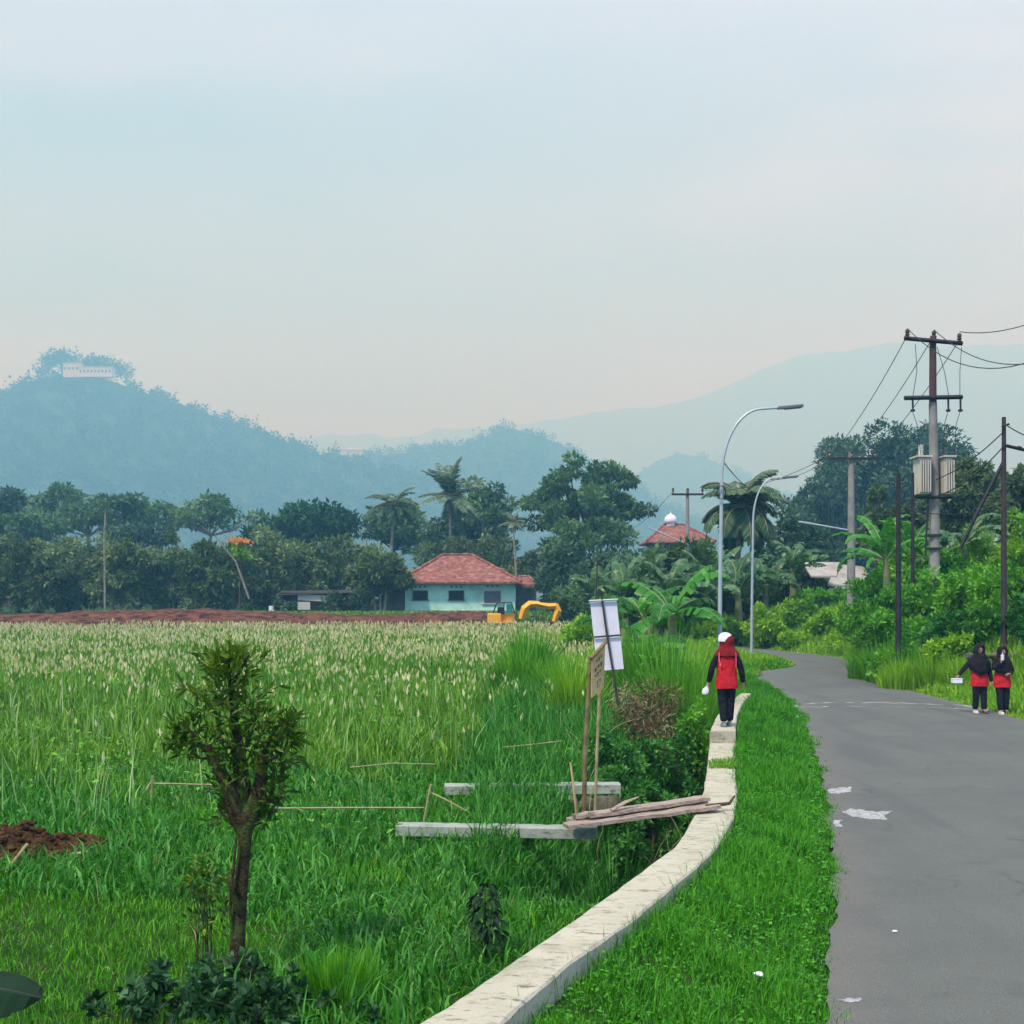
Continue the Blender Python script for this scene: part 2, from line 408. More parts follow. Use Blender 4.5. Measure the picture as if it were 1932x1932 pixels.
# ------------------------------------------------------------------ plan of the place
road_l_px = [(1566, 2050), (1568, 1932), (1571, 1800), (1572, 1700), (1567, 1580), (1558, 1500), (1540, 1420), (1517, 1352), (1494, 1322), (1452, 1295), (1425, 1281)]
RL = [PZ(u, v, 0) for u, v in road_l_px] + [(8.1, 43.2), (9.0, 44.6), (9.85, 46.3), (10.25, 49), (10.45, 53), (10.1, 59), (9.0, 66), (7.0, 75)]
RL = [(1.0, 0.0), (1.4, 4.5)] + RL
RR = [(5.2, 0.0), (5.6, 4.5), (6.2, 7.5), (7.0, 10.5), (8.15, 16), (9.2, 21), (9.95, 25.5), (10.15, 28), (10.25, 33), (10.35, 37), (10.55, 41),
      (11.4, 44.5), (12.6, 47.8), (13.2, 51), (12.9, 55.5), (12.1, 60), (10.9, 66), (9.0, 75)]
WL_low = [PZ(u, v, 0.30) for u, v in [(690, 1996), (790, 1932), (915, 1850), (1044, 1760), (1130, 1703), (1216, 1638), (1277, 1595), (1306, 1545), (1326, 1500), (1334, 1450), (1339, 1402)]]
WR_low = [PZ(u, v, 0.30) for u, v in [(860, 2020), (944, 1932), (1005, 1873), (1109, 1792), (1195, 1735), (1321, 1629), (1350, 1602), (1385, 1540), (1391, 1497), (1387, 1455), (1387, 1402)]]
WL_hi = [PZ(u, v, 0.47) for u, v in [(1339, 1380), (1352, 1350), (1380, 1324), (1396, 1308)]]
WR_hi = [PZ(u, v, 0.47) for u, v in [(1388, 1380), (1390, 1350), (1402, 1324), (1417, 1308)]]


def interp(pts, y):
    p = sorted(pts, key=lambda q: q[1])
    return np.interp(y, [q[1] for q in p], [q[0] for q in p])


def road_l(y): return interp(RL, y)
def road_r(y): return interp(RR, y)
WLALL = WL_low + WL_hi + [(4.6, 29), (5.2, 33), (7.0, 42), (8.6, 46), (9, 60)]
WRALL = WR_low + WR_hi
def wall_l(y): return interp(WLALL, y)
def wall_r(y): return interp(WRALL, y)


def sm(a, b, x):
    t = np.clip((np.asarray(x, dtype=float) - a) / (b - a), 0, 1)
    return t * t * (3 - 2 * t)


def wob(x, y, s, seed=0.0):
    return (np.sin(x * s + 1.3 + seed) * np.cos(y * s * 0.83 + seed * 2.1) + 0.5 * np.sin(x * s * 2.3 + y * s * 1.7 + seed)) / 1.5


def gz(x, y):
    x = np.asarray(x, dtype=float); y = np.asarray(y, dtype=float)
    yy = np.clip(y, 0, 75)
    d = x - road_r(yy) - 0.15
    bank = np.interp(d, [0, 0.8, 1.7, 3.0, 6.0, 14, 30], [0, 0.15, 0.55, 1.2, 2.0, 2.8, 3.0])
    z = np.where(d > 0, bank * sm(26, 33, y) * (1 - 0.6 * sm(80, 120, y)), 0.0)
    dl = wall_l(yy) - x
    ditch = sm(-0.1, 0.15, dl) * (1 - sm(0.75, 1.9, dl))
    z = z - 1.25 * ditch * sm(10.0, 12.0, y) * (1 - sm(27, 31, y))
    dr = x - wall_r(yy)
    hv = np.interp(y, [0, 5, 10, 16, 20, 26, 30, 36], [.12, .13, .17, .21, .30, .33, .15, 0])
    z = z + np.where((dr > -.3) & (y < 36), hv * (1 - sm(.05, 1.25, dr)), 0)
    z = z + np.where(dl > 0, 0.05 * wob(x, y, 0.9) * sm(0.3, 1.5, dl), 0)
    # rear terrace behind the ploughed strip
    z = z + 1.0 * sm(106, 109, y) * (1 - sm(3, 8, x) * (1 - sm(100, 120, y)))
    return z


# ground sheet
def axis(lo, a, b, hi, step, grow=1.12):
    xs = list(np.arange(a, b + step / 2, step))
    s = step; x = b
    while x < hi:
        s *= grow; x += s; xs.append(min(x, hi))
    s = step; x = a
    while x > lo:
        s *= grow; x -= s; xs.insert(0, max(x, lo))
    return np.array(xs)


gx = axis(-9000, -9, 18, 9000, 0.28); gy = axis(-80, 2, 62, 8780, 0.32, 1.06)
GX, GY = np.meshgrid(gx, gy)
GZ = gz(GX, GY)
# keep the ground sheet just under the asphalt
rlm = (GX > road_l(np.clip(GY, 0, 75)) - 0.25) & (GX < road_r(np.clip(GY, 0, 75)) + 0.25) & (GY < 75)
GZ = np.where(rlm, np.minimum(GZ, -0.03), GZ)
nx, ny = len(gx), len(gy)
V = np.stack([GX.ravel(), GY.ravel(), GZ.ravel()], 1)
idx = np.arange(nx * ny).reshape(ny, nx)
Q = np.stack([idx[:-1, :-1], idx[:-1, 1:], idx[1:, 1:], idx[1:, :-1]], -1).reshape(-1, 4)
g = link('ground', np_mesh('ground', V, Q.ravel(), np.full(len(Q), 4)), M['ground'], smooth=True)
tag(g, 'dark earth under the grass of field and verges', 'ground', kind='structure')

# road sheet
ys = np.concatenate([np.arange(0.5, 22, 0.07), np.arange(22, 75, 0.25)])
K = 17
vs = []; dist = []
rngR = np.random.default_rng(5)
for y in ys:
    a = road_l(y) + .10 * mnoise.fractal(Vector((y * 1.1, .3, 0)), 1, 2, 5); b = road_r(y) + .10 * mnoise.fractal(Vector((y * 1.1, 7.3, 0)), 1, 2, 5)
    for k in range(K):
        t = k / (K - 1)
        crown = 0.05 * (1 - (2 * t - 1) ** 2)
        vs.append((a + (b - a) * t, y, 0.012 + crown)); dist.append(min(t, 1 - t) * (b - a))
idx = np.arange(len(vs)).reshape(len(ys), K)
Q = np.stack([idx[:-1, :-1], idx[:-1, 1:], idx[1:, 1:], idx[1:, :-1]], -1).reshape(-1, 4)
r = link('road', np_mesh('road', vs, Q.ravel(), np.full(len(Q), 4), dist), M['asphalt'], smooth=True)
tag(r, 'narrow grey asphalt road bending away between green verges', 'road', kind='structure')


def road_z(x, y):
    a, b = road_l(y), road_r(y)
    t = (x - a) / (b - a)
    return 0.012 + 0.05 * (1 - (2 * t - 1) ** 2)


M['wornpaint'] = surf_mat('worn_white_paint', (0.20, 0.20, 0.195), (0.46, 0.46, 0.45), 22, 0.85, 0.2)


def road_patch(name, poly_px, label, seed, mat=None):
    """ragged sheet lying on the asphalt, outline given as photo positions on the road plane"""
    rg = random.Random(seed)
    pts = []
    n = len(poly_px)
    for i in range(n):
        a = poly_px[i]; b = poly_px[(i + 1) % n]
        for k in range(5):
            t = k / 5
            u = a[0] + (b[0] - a[0]) * t + rg.uniform(-2.2, 2.2); v = a[1] + (b[1] - a[1]) * t + rg.uniform(-1.1, 1.1)
            X, Y = PZ(u, v, 0.03)
            pts.append((X, Y, float(road_z(X, Y)) + 0.004))
    c = Vector((sum(p[0] for p in pts) / len(pts), sum(p[1] for p in pts) / len(pts), sum(p[2] for p in pts) / len(pts) + 0.001))
    me = bpy.data.meshes.new(name)
    me.from_pydata([tuple(c)] + pts, [], [(0, i + 1, (i + 1) % len(pts) + 1) for i in range(len(pts))])
    o = link(name, me, mat or M['wornpaint'])
    tag(o, label, 'road marking', kind='structure')
    return o


road_patch('road_marking', [(1562, 1487), (1590, 1485), (1606, 1484), (1607, 1494), (1580, 1496), (1564, 1495)], 'short worn white bar at the road edge', 1)
road_patch('road_marking', [(1588, 1531), (1604, 1525), (1625, 1528), (1652, 1533), (1684, 1531), (1668, 1540), (1674, 1549), (1640, 1546), (1602, 1538)], 'largest torn white paint patch on the asphalt', 2)
road_patch('road_marking', [(1570, 1545), (1588, 1546), (1581, 1551), (1590, 1557), (1576, 1558)], 'small white paint scrap between the largest patch and the verge', 3)
road_patch('road_marking', [(1580, 1883), (1600, 1880), (1626, 1881), (1622, 1887), (1600, 1888)], 'thin white paint scrap nearest the camera', 4)
road_patch('road_marking', [(1564, 1662), (1580, 1661), (1578, 1664), (1566, 1665)], 'tiny white paint fleck beside the verge', 6)
M['seam'] = surf_mat('pale_seam', (0.24, 0.238, 0.22), (0.38, 0.37, 0.34), 3, 0.9, 0.1)
road_patch('road_seam', [(1497, 1326), (1560, 1327), (1640, 1328), (1720, 1329), (1800, 1330), (1862, 1333), (1862, 1339), (1790, 1337), (1700, 1336), (1600, 1335), (1500, 1333)],
           'pale seam crossing the road where the newer asphalt begins', 5, M['seam'])

# ------------------------------------------------------------------ vegetation builders
def unit(a):
    return a / np.maximum(np.linalg.norm(a, axis=-1, keepdims=True), 1e-9)


def leaf_mesh(name, P, A, Nn, L, W, rnd, fold=0.15):
    """one folded diamond per leaf"""
    n = len(P)
    A = unit(A); B = unit(np.cross(A, Nn)); Nn = np.cross(B, A)
    L = np.broadcast_to(L, (n,))[:, None]; W = np.broadcast_to(W, (n,))[:, None]
    V = np.empty((n, 4, 3))
    V[:, 0] = P
    mid = P + A * L * 0.42 + Nn * W * fold
    V[:, 1] = mid + B * W * 0.5
    V[:, 2] = P + A * L
    V[:, 3] = mid - B * W * 0.5
    idx = np.arange(n * 4, dtype=np.int32).reshape(n, 4)
    return np_mesh(name, V.reshape(-1, 3), idx.ravel(), np.full(n, 4), np.repeat(rnd, 4))


def fine_leaf_mesh(name, P, A, Nn, L, W, rnd, fold=0.22, droop=0.12):
    """pointed leaf with a midrib fold and a drooping tip (8 verts, 6 faces)"""
    n = len(P)
    A = unit(A); B = unit(np.cross(A, Nn)); Nn = np.cross(B, A)
    L = np.broadcast_to(L, (n,))[:, None]; W = np.broadcast_to(W, (n,))[:, None]
    V = np.empty((n, 8, 3))
    V[:, 0] = P
    m1 = P + A * L * 0.32; m2 = P + A * L * 0.68 - Nn * L * droop * 0.4
    V[:, 1] = m1 + B * W * 0.48 + Nn * W * fold; V[:, 2] = m1; V[:, 3] = m1 - B * W * 0.48 + Nn * W * fold
    V[:, 4] = m2 + B * W * 0.36 + Nn * W * fold * .7; V[:, 5] = m2; V[:, 6] = m2 - B * W * 0.36 + Nn * W * fold * .7
    V[:, 7] = P + A * L - Nn * L * droop
    f = np.array([0, 2, 1, 0, 3, 2, 1, 2, 5, 4, 2, 3, 6, 5, 4, 5, 7, 5, 6, 7])
    idx = (np.arange(n, dtype=np.int64)[:, None] * 8 + f[None, :]).ravel()
    sizes = np.tile([3, 3, 4, 4, 3, 3], n)
    return np_mesh(name, V.reshape(-1, 3), idx, sizes, np.repeat(rnd, 8))


def blade_mesh(name, P, az, lean, h, w, rnd, curl=0.5):
    """grass blade: lower quad and upper triangle, bending over towards az"""
    n = len(P)
    D = np.stack([np.cos(az), np.sin(az), np.zeros(n)], 1)
    tw = np.random.default_rng(n).uniform(-0.8, 0.8, n)
    S = np.stack([-np.sin(az + tw), np.cos(az + tw), np.zeros(n)], 1)
    h = h[:, None]; w = w[:, None]; lean = lean[:, None]
    Z = np.array([0, 0, 1.0])
    mid = P + Z * h * 0.55 * np.cos(lean * .6) + D * h * 0.55 * np.sin(lean * .6)
    up2 = lean * (1 + curl)
    tip = mid + Z * h * 0.5 * np.cos(up2) + D * h * 0.5 * np.sin(up2)
    V = np.empty((n, 5, 3))
    V[:, 0] = P - S * w * .5; V[:, 1] = P + S * w * .5
    V[:, 2] = mid + S * w * .45; V[:, 3] = mid - S * w * .45; V[:, 4] = tip
    f = np.array([0, 1, 2, 3, 3, 2, 4])
    idx = (np.arange(n, dtype=np.int64)[:, None] * 5 + f[None, :]).ravel()
    return np_mesh(name, V.reshape(-1, 3), idx, np.tile([4, 3], n), np.repeat(rnd, 5))


def sph(rng, n):
    v = rng.normal(size=(n, 3))
    return unit(v)


def clump_leaves(rng, C, R, per, flat=0.75, shell=0.35):
    """leaf positions and outward directions in round clumps"""
    k = len(C)
    cid = rng.choice(k, size=per, p=(R ** 2 / np.sum(R ** 2)))
    d = sph(rng, per)
    r = R[cid] * (shell + (1 - shell) * rng.random(per) ** 0.5)
    off = d * r[:, None]; off[:, 2] *= flat
    return C[cid] + off, d, cid


def crown_clumps(rng, k, rx, ry, rz, zc, inner=0.25, under=-0.6, lob=1.0):
    # the crown's outline is lobed: each direction has its own reach
    ph = rng.uniform(0, 6.28, 4)
    out = []
    while len(out) < k:
        d = sph(rng, 1)[0]
        if d[2] < under: continue
        az_ = math.atan2(d[1], d[0]); reach = 1 + lob * (.16 * math.sin(3 * az_ + ph[0]) + .14 * math.sin(4 * d[2] + 2 * az_ + ph[1]) + .10 * math.sin(7 * d[2] + 5 * az_ + ph[2]))
        r = (inner + (1 - inner) * rng.random() ** 0.45) * reach
        out.append((d[0] * rx * r, d[1] * ry * r, zc + d[2] * rz * r))
    return np.array(out)


def tree(name, label, u, Y, top_v, w_px, bot_v, mat, group=None, cat='tree', k=16, n=2600, leaf=0.34, seed=0, flat=0.7, cl=0.34,
         trunk_r=None, bark='bark', base=None, depth=0.8, ragged=0.25, inner=0.25, x=None, stems=1, aspect=0.5, under=-0.75, lob=1.0):
    rng = np.random.default_rng(seed + 1000)
    X = (u - UC) * Y / F if x is None else x
    z0 = float(gz(X, Y)) if base is None else base
    top = HC - (top_v - VH) * Y / F; bot = HC - (bot_v - VH) * Y / F
    rx = w_px * Y / F / 2
    root = empty(name, (X, Y, z0 - 0.05))
    tag(root, label, cat, group)
    bot -= z0; top -= z0
    cr = cl * rx
    rz = max((top - bot) / 2 - cr * flat * .6, 0.2); zc = (top + bot) / 2
    C = crown_clumps(rng, k, rx - cr * .6, (rx - cr * .6) * depth, rz, zc, inner, under, lob)
    R = cr * rng.uniform(1 - ragged * 1.6, 1 + ragged, len(C))
    P, d, cid = clump_leaves(rng, C, R, n, flat)
    # leaves point outward and hang a little; faces look up
    A = d + rng.normal(size=(n, 3)) * 0.7; A[:, 2] -= 0.25
    Nn = rng.normal(size=(n, 3)) * 0.55 + np.array([0, 0, 1.0])
    tone = rng.uniform(-.12, .5, len(C))[cid]
    rnd = np.clip(tone + rng.beta(2, 3, n) * 0.7, 0, 1)
    L = leaf * rng.uniform(0.6, 1.35, n)
    link('crown', leaf_mesh('crown', P, A, Nn, L, L * aspect * rng.uniform(.7, 1.2, n), rnd), mat, root)
    # trunk and limbs
    mb = MB()
    tr = trunk_r or max(0.05, (top) * 0.018)
    rg = random.Random(seed)
    zb = max(bot, 0.15 * top)
    for s_ in range(stems):
        ox = 0 if stems == 1 else rg.uniform(-.3, .3) * rx
        fork = Vector((ox * 1.3 + rg.uniform(-.05, .05) * top, rg.uniform(-.03, .03) * top, zb + 0.15 * (top - zb)))
        mb.tube([(ox, 0, 0), Vector((ox, 0, 0)).lerp(fork, .5) + Vector((rg.uniform(-.1, .1), 0, 0)), fork], [tr * 1.25, tr, tr * .75], 7)
        order = list(range(len(C))); rg.shuffle(order)
        for j in order[:max(5, len(C) // (2 * stems))]:
            e = Vector(C[j]); m_ = fork.lerp(e, .5) + Vector((0, 0, -.08 * (e - fork).length)) + Vector((rg.uniform(-.1, .1), 0, 0))
            mb.tube([fork - Vector((0, 0, .1)), m_, e], [tr * .5, tr * .32, tr * .1], 5)
    mb.build('trunk', M[bark], root, True)
    return root


def shrub(name, label, x, y, w, h, mat, group=None, k=12, n=1500, leaf=0.14, seed=0, cat='shrub', depth=0.8, z=None, aspect=0.5, fine=False, up=0.0, cl=0.42, sr=1.0):
    rng = np.random.default_rng(seed + 5000)
    z0 = float(gz(x, y)) if z is None else z
    root = empty(name, (x, y, z0 - 0.05)); tag(root, label, cat, group)
    rx = w / 2
    C = crown_clumps(rng, k, rx * .68, rx * .68 * depth, h * .38, h * .48, 0.2, -1)
    R = rng.uniform(.7, 1.25, k) * min(rx, h * .6) * cl
    P, d, cid = clump_leaves(rng, C, R, n, .85, .3)
    P[:, 2] = np.where(P[:, 2] < 0.02, np.abs(P[:, 2]) * .6 + .03, P[:, 2])
    A = d + rng.normal(size=(n, 3)) * .7; A[:, 2] += up - .1
    Nn = rng.normal(size=(n, 3)) * .55 + np.array([0, 0, 1.0])
    rnd = np.clip(rng.uniform(-.1, .48, k)[cid] + rng.beta(2, 3, n) * .72, 0, 1)
    L = leaf * rng.uniform(.55, 1.35, n)
    W = L * aspect * rng.uniform(.7, 1.2, n)
    me = (fine_leaf_mesh if fine else leaf_mesh)('foliage', P, A, Nn, L, W, rnd)
    link('foliage', me, mat, root)
    mb = MB(); rg = random.Random(seed)
    for j in range(min(k, 9)):
        e = Vector(C[j]); b = Vector((rg.uniform(-.15, .15) * w, rg.uniform(-.15, .15) * w, 0))
        mb.tube([b, b.lerp(e, .5) + Vector((0, 0, .1 * h)), e], [(.012 * h + .004) * sr, (.009 * h + .003) * sr, .003 * sr], 5)
    mb.build('stem', M['bark'], root, True)
    return root


def palm(name, label, u, Y, crown_v, r_px, mat, seed=0, fronds=22, leaflets=44, group=None, cat='palm tree', droop=1.0, base=None, trunk_r=.16, up=0.55):
    rng = np.random.default_rng(seed + 300)
    X = (u - UC) * Y / F; z0 = float(gz(X, Y)) if base is None else base
    zc = HC - (crown_v - VH) * Y / F - z0
    Lf = r_px * Y / F
    root = empty(name, (X, Y, z0 - .05)); tag(root, label, cat, group)
    mb = MB(); pts = []; rr = []
    for i in range(8):
        t = i / 7; pts.append((.25 * math.sin(t * 2.2 + seed) - .25 * math.sin(2.2 + seed), 0, zc * t)); rr.append(trunk_r * (1.3 - .5 * t) + (.1 if i == 0 else 0))
    mb.tube(pts, rr, 8)
    mb.build('trunk', M['palebark'], root, True)
    P, A, Nn, L, rnd = [], [], [], [], []
    rb = MB()
    for f in range(fronds):
        az = 2 * PI * f / fronds * 2.4 + rng.uniform(-.2, .2)
        el = up * 1.9 - (up * 2.6) * (f / fronds) + rng.uniform(-.12, .12)
        D = np.array([math.cos(az), math.sin(az), 0])
        p = np.array([0, 0, zc]); path = [p]; ang = el
        fl = Lf * rng.uniform(.85, 1.15); m = 14
        for i in range(m):
            ang -= droop * (1.5 + .3 * rng.random()) / m * (0.5 + i / m)
            p = p + (D * math.cos(ang) + np.array([0, 0, math.sin(ang)])) * fl / m
            path.append(p)
        path = np.array(path)
        rb.tube([Vector(q) for q in path[::2]], [.045 * (1 - i / 9) + .008 for i in range(len(path[::2]))], 4)
        S = np.array([-D[1], D[0], 0])
        tone = rng.uniform(0, .5)
        for j in range(leaflets):
            t = .12 + .88 * (j // 2) / (leaflets / 2); side = 1 if j % 2 else -1
            q = t * m; i0 = min(int(q), m - 1); pos = path[i0] + (path[i0 + 1] - path[i0]) * (q - i0)
            tang = unit(path[i0 + 1] - path[i0])
            a = S * side * .8 + tang * .55 + np.array([0, 0, -.45 * droop + rng.uniform(-.15, .15)])
            P.append(pos); A.append(a); Nn.append(np.cross(S, tang) + rng.normal(size=3) * .25)
            L.append(fl * .27 * math.sin(PI * (.12 + .82 * t)) + .05); rnd.append(np.clip(tone + rng.random() * .5, 0, 1))
    P, A, Nn, L = map(np.array, (P, A, Nn, L))
    cr = link('crown', leaf_mesh('crown', P, A, Nn, L, np.full(len(L), .12 * Lf / 2.5), np.array(rnd)), mat, root)
    rb.build('rachis', M['palebark'], cr, True)
    return root


def banana_leaf(rng, base, az, el, length, width, V, FC, RN, tear=True, droop=1.5):
    D = np.array([math.cos(az), math.sin(az), 0]); S = np.array([-D[1], D[0], 0]); Z = np.array([0, 0, 1.0])
    p = np.array(base, dtype=float); ang = el; m = 14
    path = [p]; tang = []
    for i in range(m):
        t_ = D * math.cos(ang) + Z * math.sin(ang); tang.append(t_)
        p = p + t_ * length / m; path.append(p)
        ang -= droop * (.3 + 1.4 * i / m) / m
    tang.append(tang[-1])
    tone = rng.uniform(0, .6)
    for side in (1, -1):
        for i in range(1, m):
            if tear and rng.random() < .08: continue
            t0, t1 = i / m, (i + 1) / m
            g_ = .012 * length if tear and rng.random() < .5 else 0
            row = []
            hang = -.15 - .5 * rng.random() * (1 if tear else .25)
            for t, pp, tt in ((t0, path[i] + tang[i] * g_, tang[i]), (t1, path[i + 1], tang[i + 1])):
                w = width * .5 * (math.sin(PI * min(1, (t - .07) / .98)) ** .6 if t < .99 else 0.02)
                nrm = np.cross(tt, S)
                up_ = nrm * (-1 if nrm[2] < 0 else 1)
                e1 = pp + S * side * w * .55 + up_ * w * .14
                e2 = pp + S * side * w + up_ * w * hang
                row.append((pp, e1, e2))
            b = len(V)
            V += [row[0][0], row[0][1], row[0][2], row[1][2], row[1][1], row[1][0]]
            FC += [(b, b + 1, b + 4, b + 5), (b + 1, b + 2, b + 3, b + 4)]
            RN += [min(1, max(0, tone + rng.uniform(-.15, .25)))] * 6
    return path


def banana(name, label, x, y, h, mat, seed=0, leaves=8, ll=1.7, group=None, z=None, tear=True, lw=.42, rot=None, stem=True, cat='banana plant', up=1.25, els=None):
    rng = np.random.default_rng(seed + 900)
    z0 = float(gz(x, y)) if z is None else z
    root = empty(name, (x, y, z0 - .05)); tag(root, label, cat, group)
    hs = h * .55
    mb = MB(); mb.tube([(0, 0, 0), (.03 * h, 0, hs * .5), (.02 * h, 0, hs)], [.05 * h, .042 * h, .026 * h], 8)
    V, FC, RN, ribs = [], [], [], MB()
    for i in range(leaves):
        az = (2 * PI * i / leaves * 1.62 if rot is None else rot[i % len(rot)]) + rng.uniform(-.25, .25)
        el = els[i % len(els)] if els else up - 1.15 * (i / leaves) + rng.uniform(-.3, .3)
        path = banana_leaf(rng, (.02 * h, 0, hs - .02), az, el, ll * rng.uniform(.8, 1.15), lw * rng.uniform(.85, 1.15), V, FC, RN, tear, .9 + 1.5 * rng.random())
        ribs.tube([Vector(q) for q in path], [.016 * ll * (1 - k_ / 16) for k_ in range(len(path))], 5)
    me = bpy.data.meshes.new('leaves'); me.from_pydata([tuple(v) for v in V], [], FC)
    a = me.attributes.new('rnd', 'FLOAT', 'POINT'); a.data.foreach_set('value', np.array(RN, dtype=np.float32))
    lo = link('leaves', me, mat, root, True)
    ribs.build('midrib', M['limerib'], lo, True)
    if stem: mb.build('stem', M['bananastem'], root, True)
    return root


M['nettle'] = leaf_mat('nettle_leaves', (0.006, 0.022, 0.006), (0.014, 0.050, 0.012), (0.045, 0.12, 0.03), None)
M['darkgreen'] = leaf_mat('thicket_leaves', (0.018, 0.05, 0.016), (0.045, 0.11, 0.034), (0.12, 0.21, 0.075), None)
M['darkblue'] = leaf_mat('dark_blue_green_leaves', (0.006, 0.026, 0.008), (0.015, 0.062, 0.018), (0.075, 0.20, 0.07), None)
M['limerib'] = surf_mat('leaf_rib', (0.16, 0.24, 0.08), (0.22, 0.30, 0.12), 5, .5, .3)
M['bananastem'] = surf_mat('banana_stem', (0.10, 0.14, 0.05), (0.20, 0.20, 0.09), 4, .6, .3)

# ------------------------------------------------------------------ hills
HS = 2.6


def hill(name, ridge, Y, label, front, back, mat, rough=6.0, seed=1, rows=26):
    """massif under a ridge line, its slopes running down to the plain in front and behind"""
    Y *= HS; front *= HS; back *= HS; rough *= HS
    us = np.arange(ridge[0][0], ridge[-1][0] + 1, 9.0)
    vr = np.interp(us, [p[0] for p in ridge], [p[1] for p in ridge])
    X = (us - UC) * Y / F; H = np.maximum(HC - (vr - VH) * Y / F, 0.5)
    vs = []
    ts = list(np.linspace(0, 1, rows)) + list(np.linspace(1, 0, 8))[1:]
    for j, t in enumerate(ts):
        fr = j < rows
        y = Y - front * (1 - t) if fr else Y + back * (1 - t)
        prof = t ** 1.15
        for i in range(len(us)):
            z = H[i] * prof
            nz = mnoise.noise(Vector((X[i] * .006 / HS + seed, y * .006 / HS, seed))) * rough * 2.2 + mnoise.noise(Vector((X[i] * .02 / HS, y * .02 / HS, seed))) * rough * .7
            z += nz * min(1, t * 3) * (1 if t < .999 else .55)
            vs.append((X[i] * (1 - .12 * (1 - t)), y, max(z, -.5) if t > 0 else -.5))
    nx_ = len(us); idx = np.arange(len(vs)).reshape(-1, nx_)
    Q = np.stack([idx[:-1, :-1], idx[:-1, 1:], idx[1:, 1:], idx[1:, :-1]], -1).reshape(-1, 4)
    o = link(name, np_mesh(name, vs, Q.ravel(), np.full(len(Q), 4)), mat, smooth=True)
    tag(o, label, 'hill', kind='structure')
    return np.array(vs).reshape(-1, nx_, 3), rows


ridgeA = [(-900, 985), (-650, 930), (-420, 860), (-300, 812), (-150, 772), (0, 742), (70, 714), (110, 703), (160, 708), (222, 722), (300, 752), (400, 782), (500, 812), (560, 836), (610, 858), (700, 872), (800, 905), (900, 960), (1000, 1030), (1080, 1110)]
ridgeB = [(380, 960), (470, 900), (560, 868), (640, 862), (700, 862), (760, 858), (820, 856), (890, 838), (930, 818), (965, 806), (1010, 815), (1055, 828), (1080, 845), (1110, 866), (1150, 885), (1200, 915), (1250, 945), (1320, 985), (1400, 1030), (1500, 1100)]
ridgeC = [(1060, 1000), (1130, 940), (1190, 900), (1240, 866), (1280, 850), (1330, 858), (1380, 880), (1450, 915), (1560, 950), (1700, 980), (1900, 1010), (2100, 1080)]
ridgeD = [(300, 900), (450, 850), (600, 822), (760, 812), (900, 806), (1000, 795), (1100, 782), (1180, 772), (1260, 756), (1330, 738), (1400, 713), (1450, 694), (1500, 676), (1560, 662), (1640, 652), (1750, 648), (1850, 655), (1932, 652), (2100, 668), (2300, 720), (2500, 800)]
gA, rA = hill('hill', ridgeA, 900, 'forested blue hill with a white building on its crest', 380, 300, M['hill'], 5, 1)
gB, rB = hill('hill', ridgeB, 1110, 'low forested saddle and knoll in the middle distance', 420, 260, M['hill'], 5, 7)
gC, rC = hill('hill', ridgeC, 1700, 'pale rounded foothill under the far mountain', 350, 250, M['hill'], 6, 13)
gD, rD = hill('mountain', ridgeD, 3050, 'palest mountain slope rising into the haze', 520, 300, M['hill'], 16, 23)


def forest(name, grid, rows, n, size, seed, label, ridge_n, cut, leaf=2.6, extra=None):
    rng = np.random.default_rng(seed); size *= HS * .78; leaf *= HS * .66; cut *= HS
    ny_, nx_, _ = grid.shape
    j = rng.uniform(5, rows - 1.01, n); i = rng.uniform(0, nx_ - 1.01, n)
    jr = rng.uniform(rows - 1.9, rows - 1.0, ridge_n); ir = rng.uniform(0, nx_ - 1.01, ridge_n)
    # skyline trees come in groups
    keep = (np.sin(ir * .9) + np.sin(ir * .37 + 2) + rng.normal(size=ridge_n) * .8) > -.5
    jr, ir = jr[keep], ir[keep]
    big = np.concatenate([np.ones(n) * .9, rng.uniform(.6, 1.5, len(jr))])
    j = np.concatenate([j, jr]); i = np.concatenate([i, ir])
    j0 = j.astype(int); i0 = i.astype(int); fj = (j - j0)[:, None]; fi = (i - i0)[:, None]
    B = grid[j0, i0] * (1 - fj) * (1 - fi) + grid[j0 + 1, i0] * fj * (1 - fi) + grid[j0, i0 + 1] * (1 - fj) * fi + grid[j0 + 1, i0 + 1] * fj * fi
    sel = B[:, 2] > cut; B = B[sel]; big = big[sel]
    if extra is not None:
        extra = np.repeat(extra, 3, 0) + rng.normal(size=(len(extra) * 3, 3)) * np.array([5., 4., 3.])
        B = np.concatenate([B, extra]); big = np.concatenate([big, rng.uniform(.9, 1.4, len(extra))])
    s = size * rng.uniform(.6, 1.3, len(B)) * big
    per = 60; m = len(B) * per
    d = sph(rng, m); r = rng.random(m) ** .5
    off = d * r[:, None] * np.repeat(s, per)[:, None]; off[:, 2] *= rng.uniform(.7, 1.3, len(B)).repeat(per)
    P = np.repeat(B + np.stack([0 * s, 0 * s, s * .7], 1), per, 0) + off
    # a lobe to one side so that crowns are not round
    lob = rng.normal(size=(len(B), 3)) * s[:, None] * .35; lob[:, 2] = np.abs(lob[:, 2])
    pick = rng.random(m) < .35
    P[pick] += np.repeat(lob, per, 0)[pick]
    A = d + rng.normal(size=(m, 3)) * .5
    Nn = rng.normal(size=(m, 3)) * .5 + np.array([0, 0, 1.])
    L = leaf * rng.uniform(.6, 1.4, m)
    o = link(name, leaf_mesh(name, P, A, Nn, L, L * .7, rng.random(m)), M['forest'])
    tag(o, label, 'forest', kind='stuff')


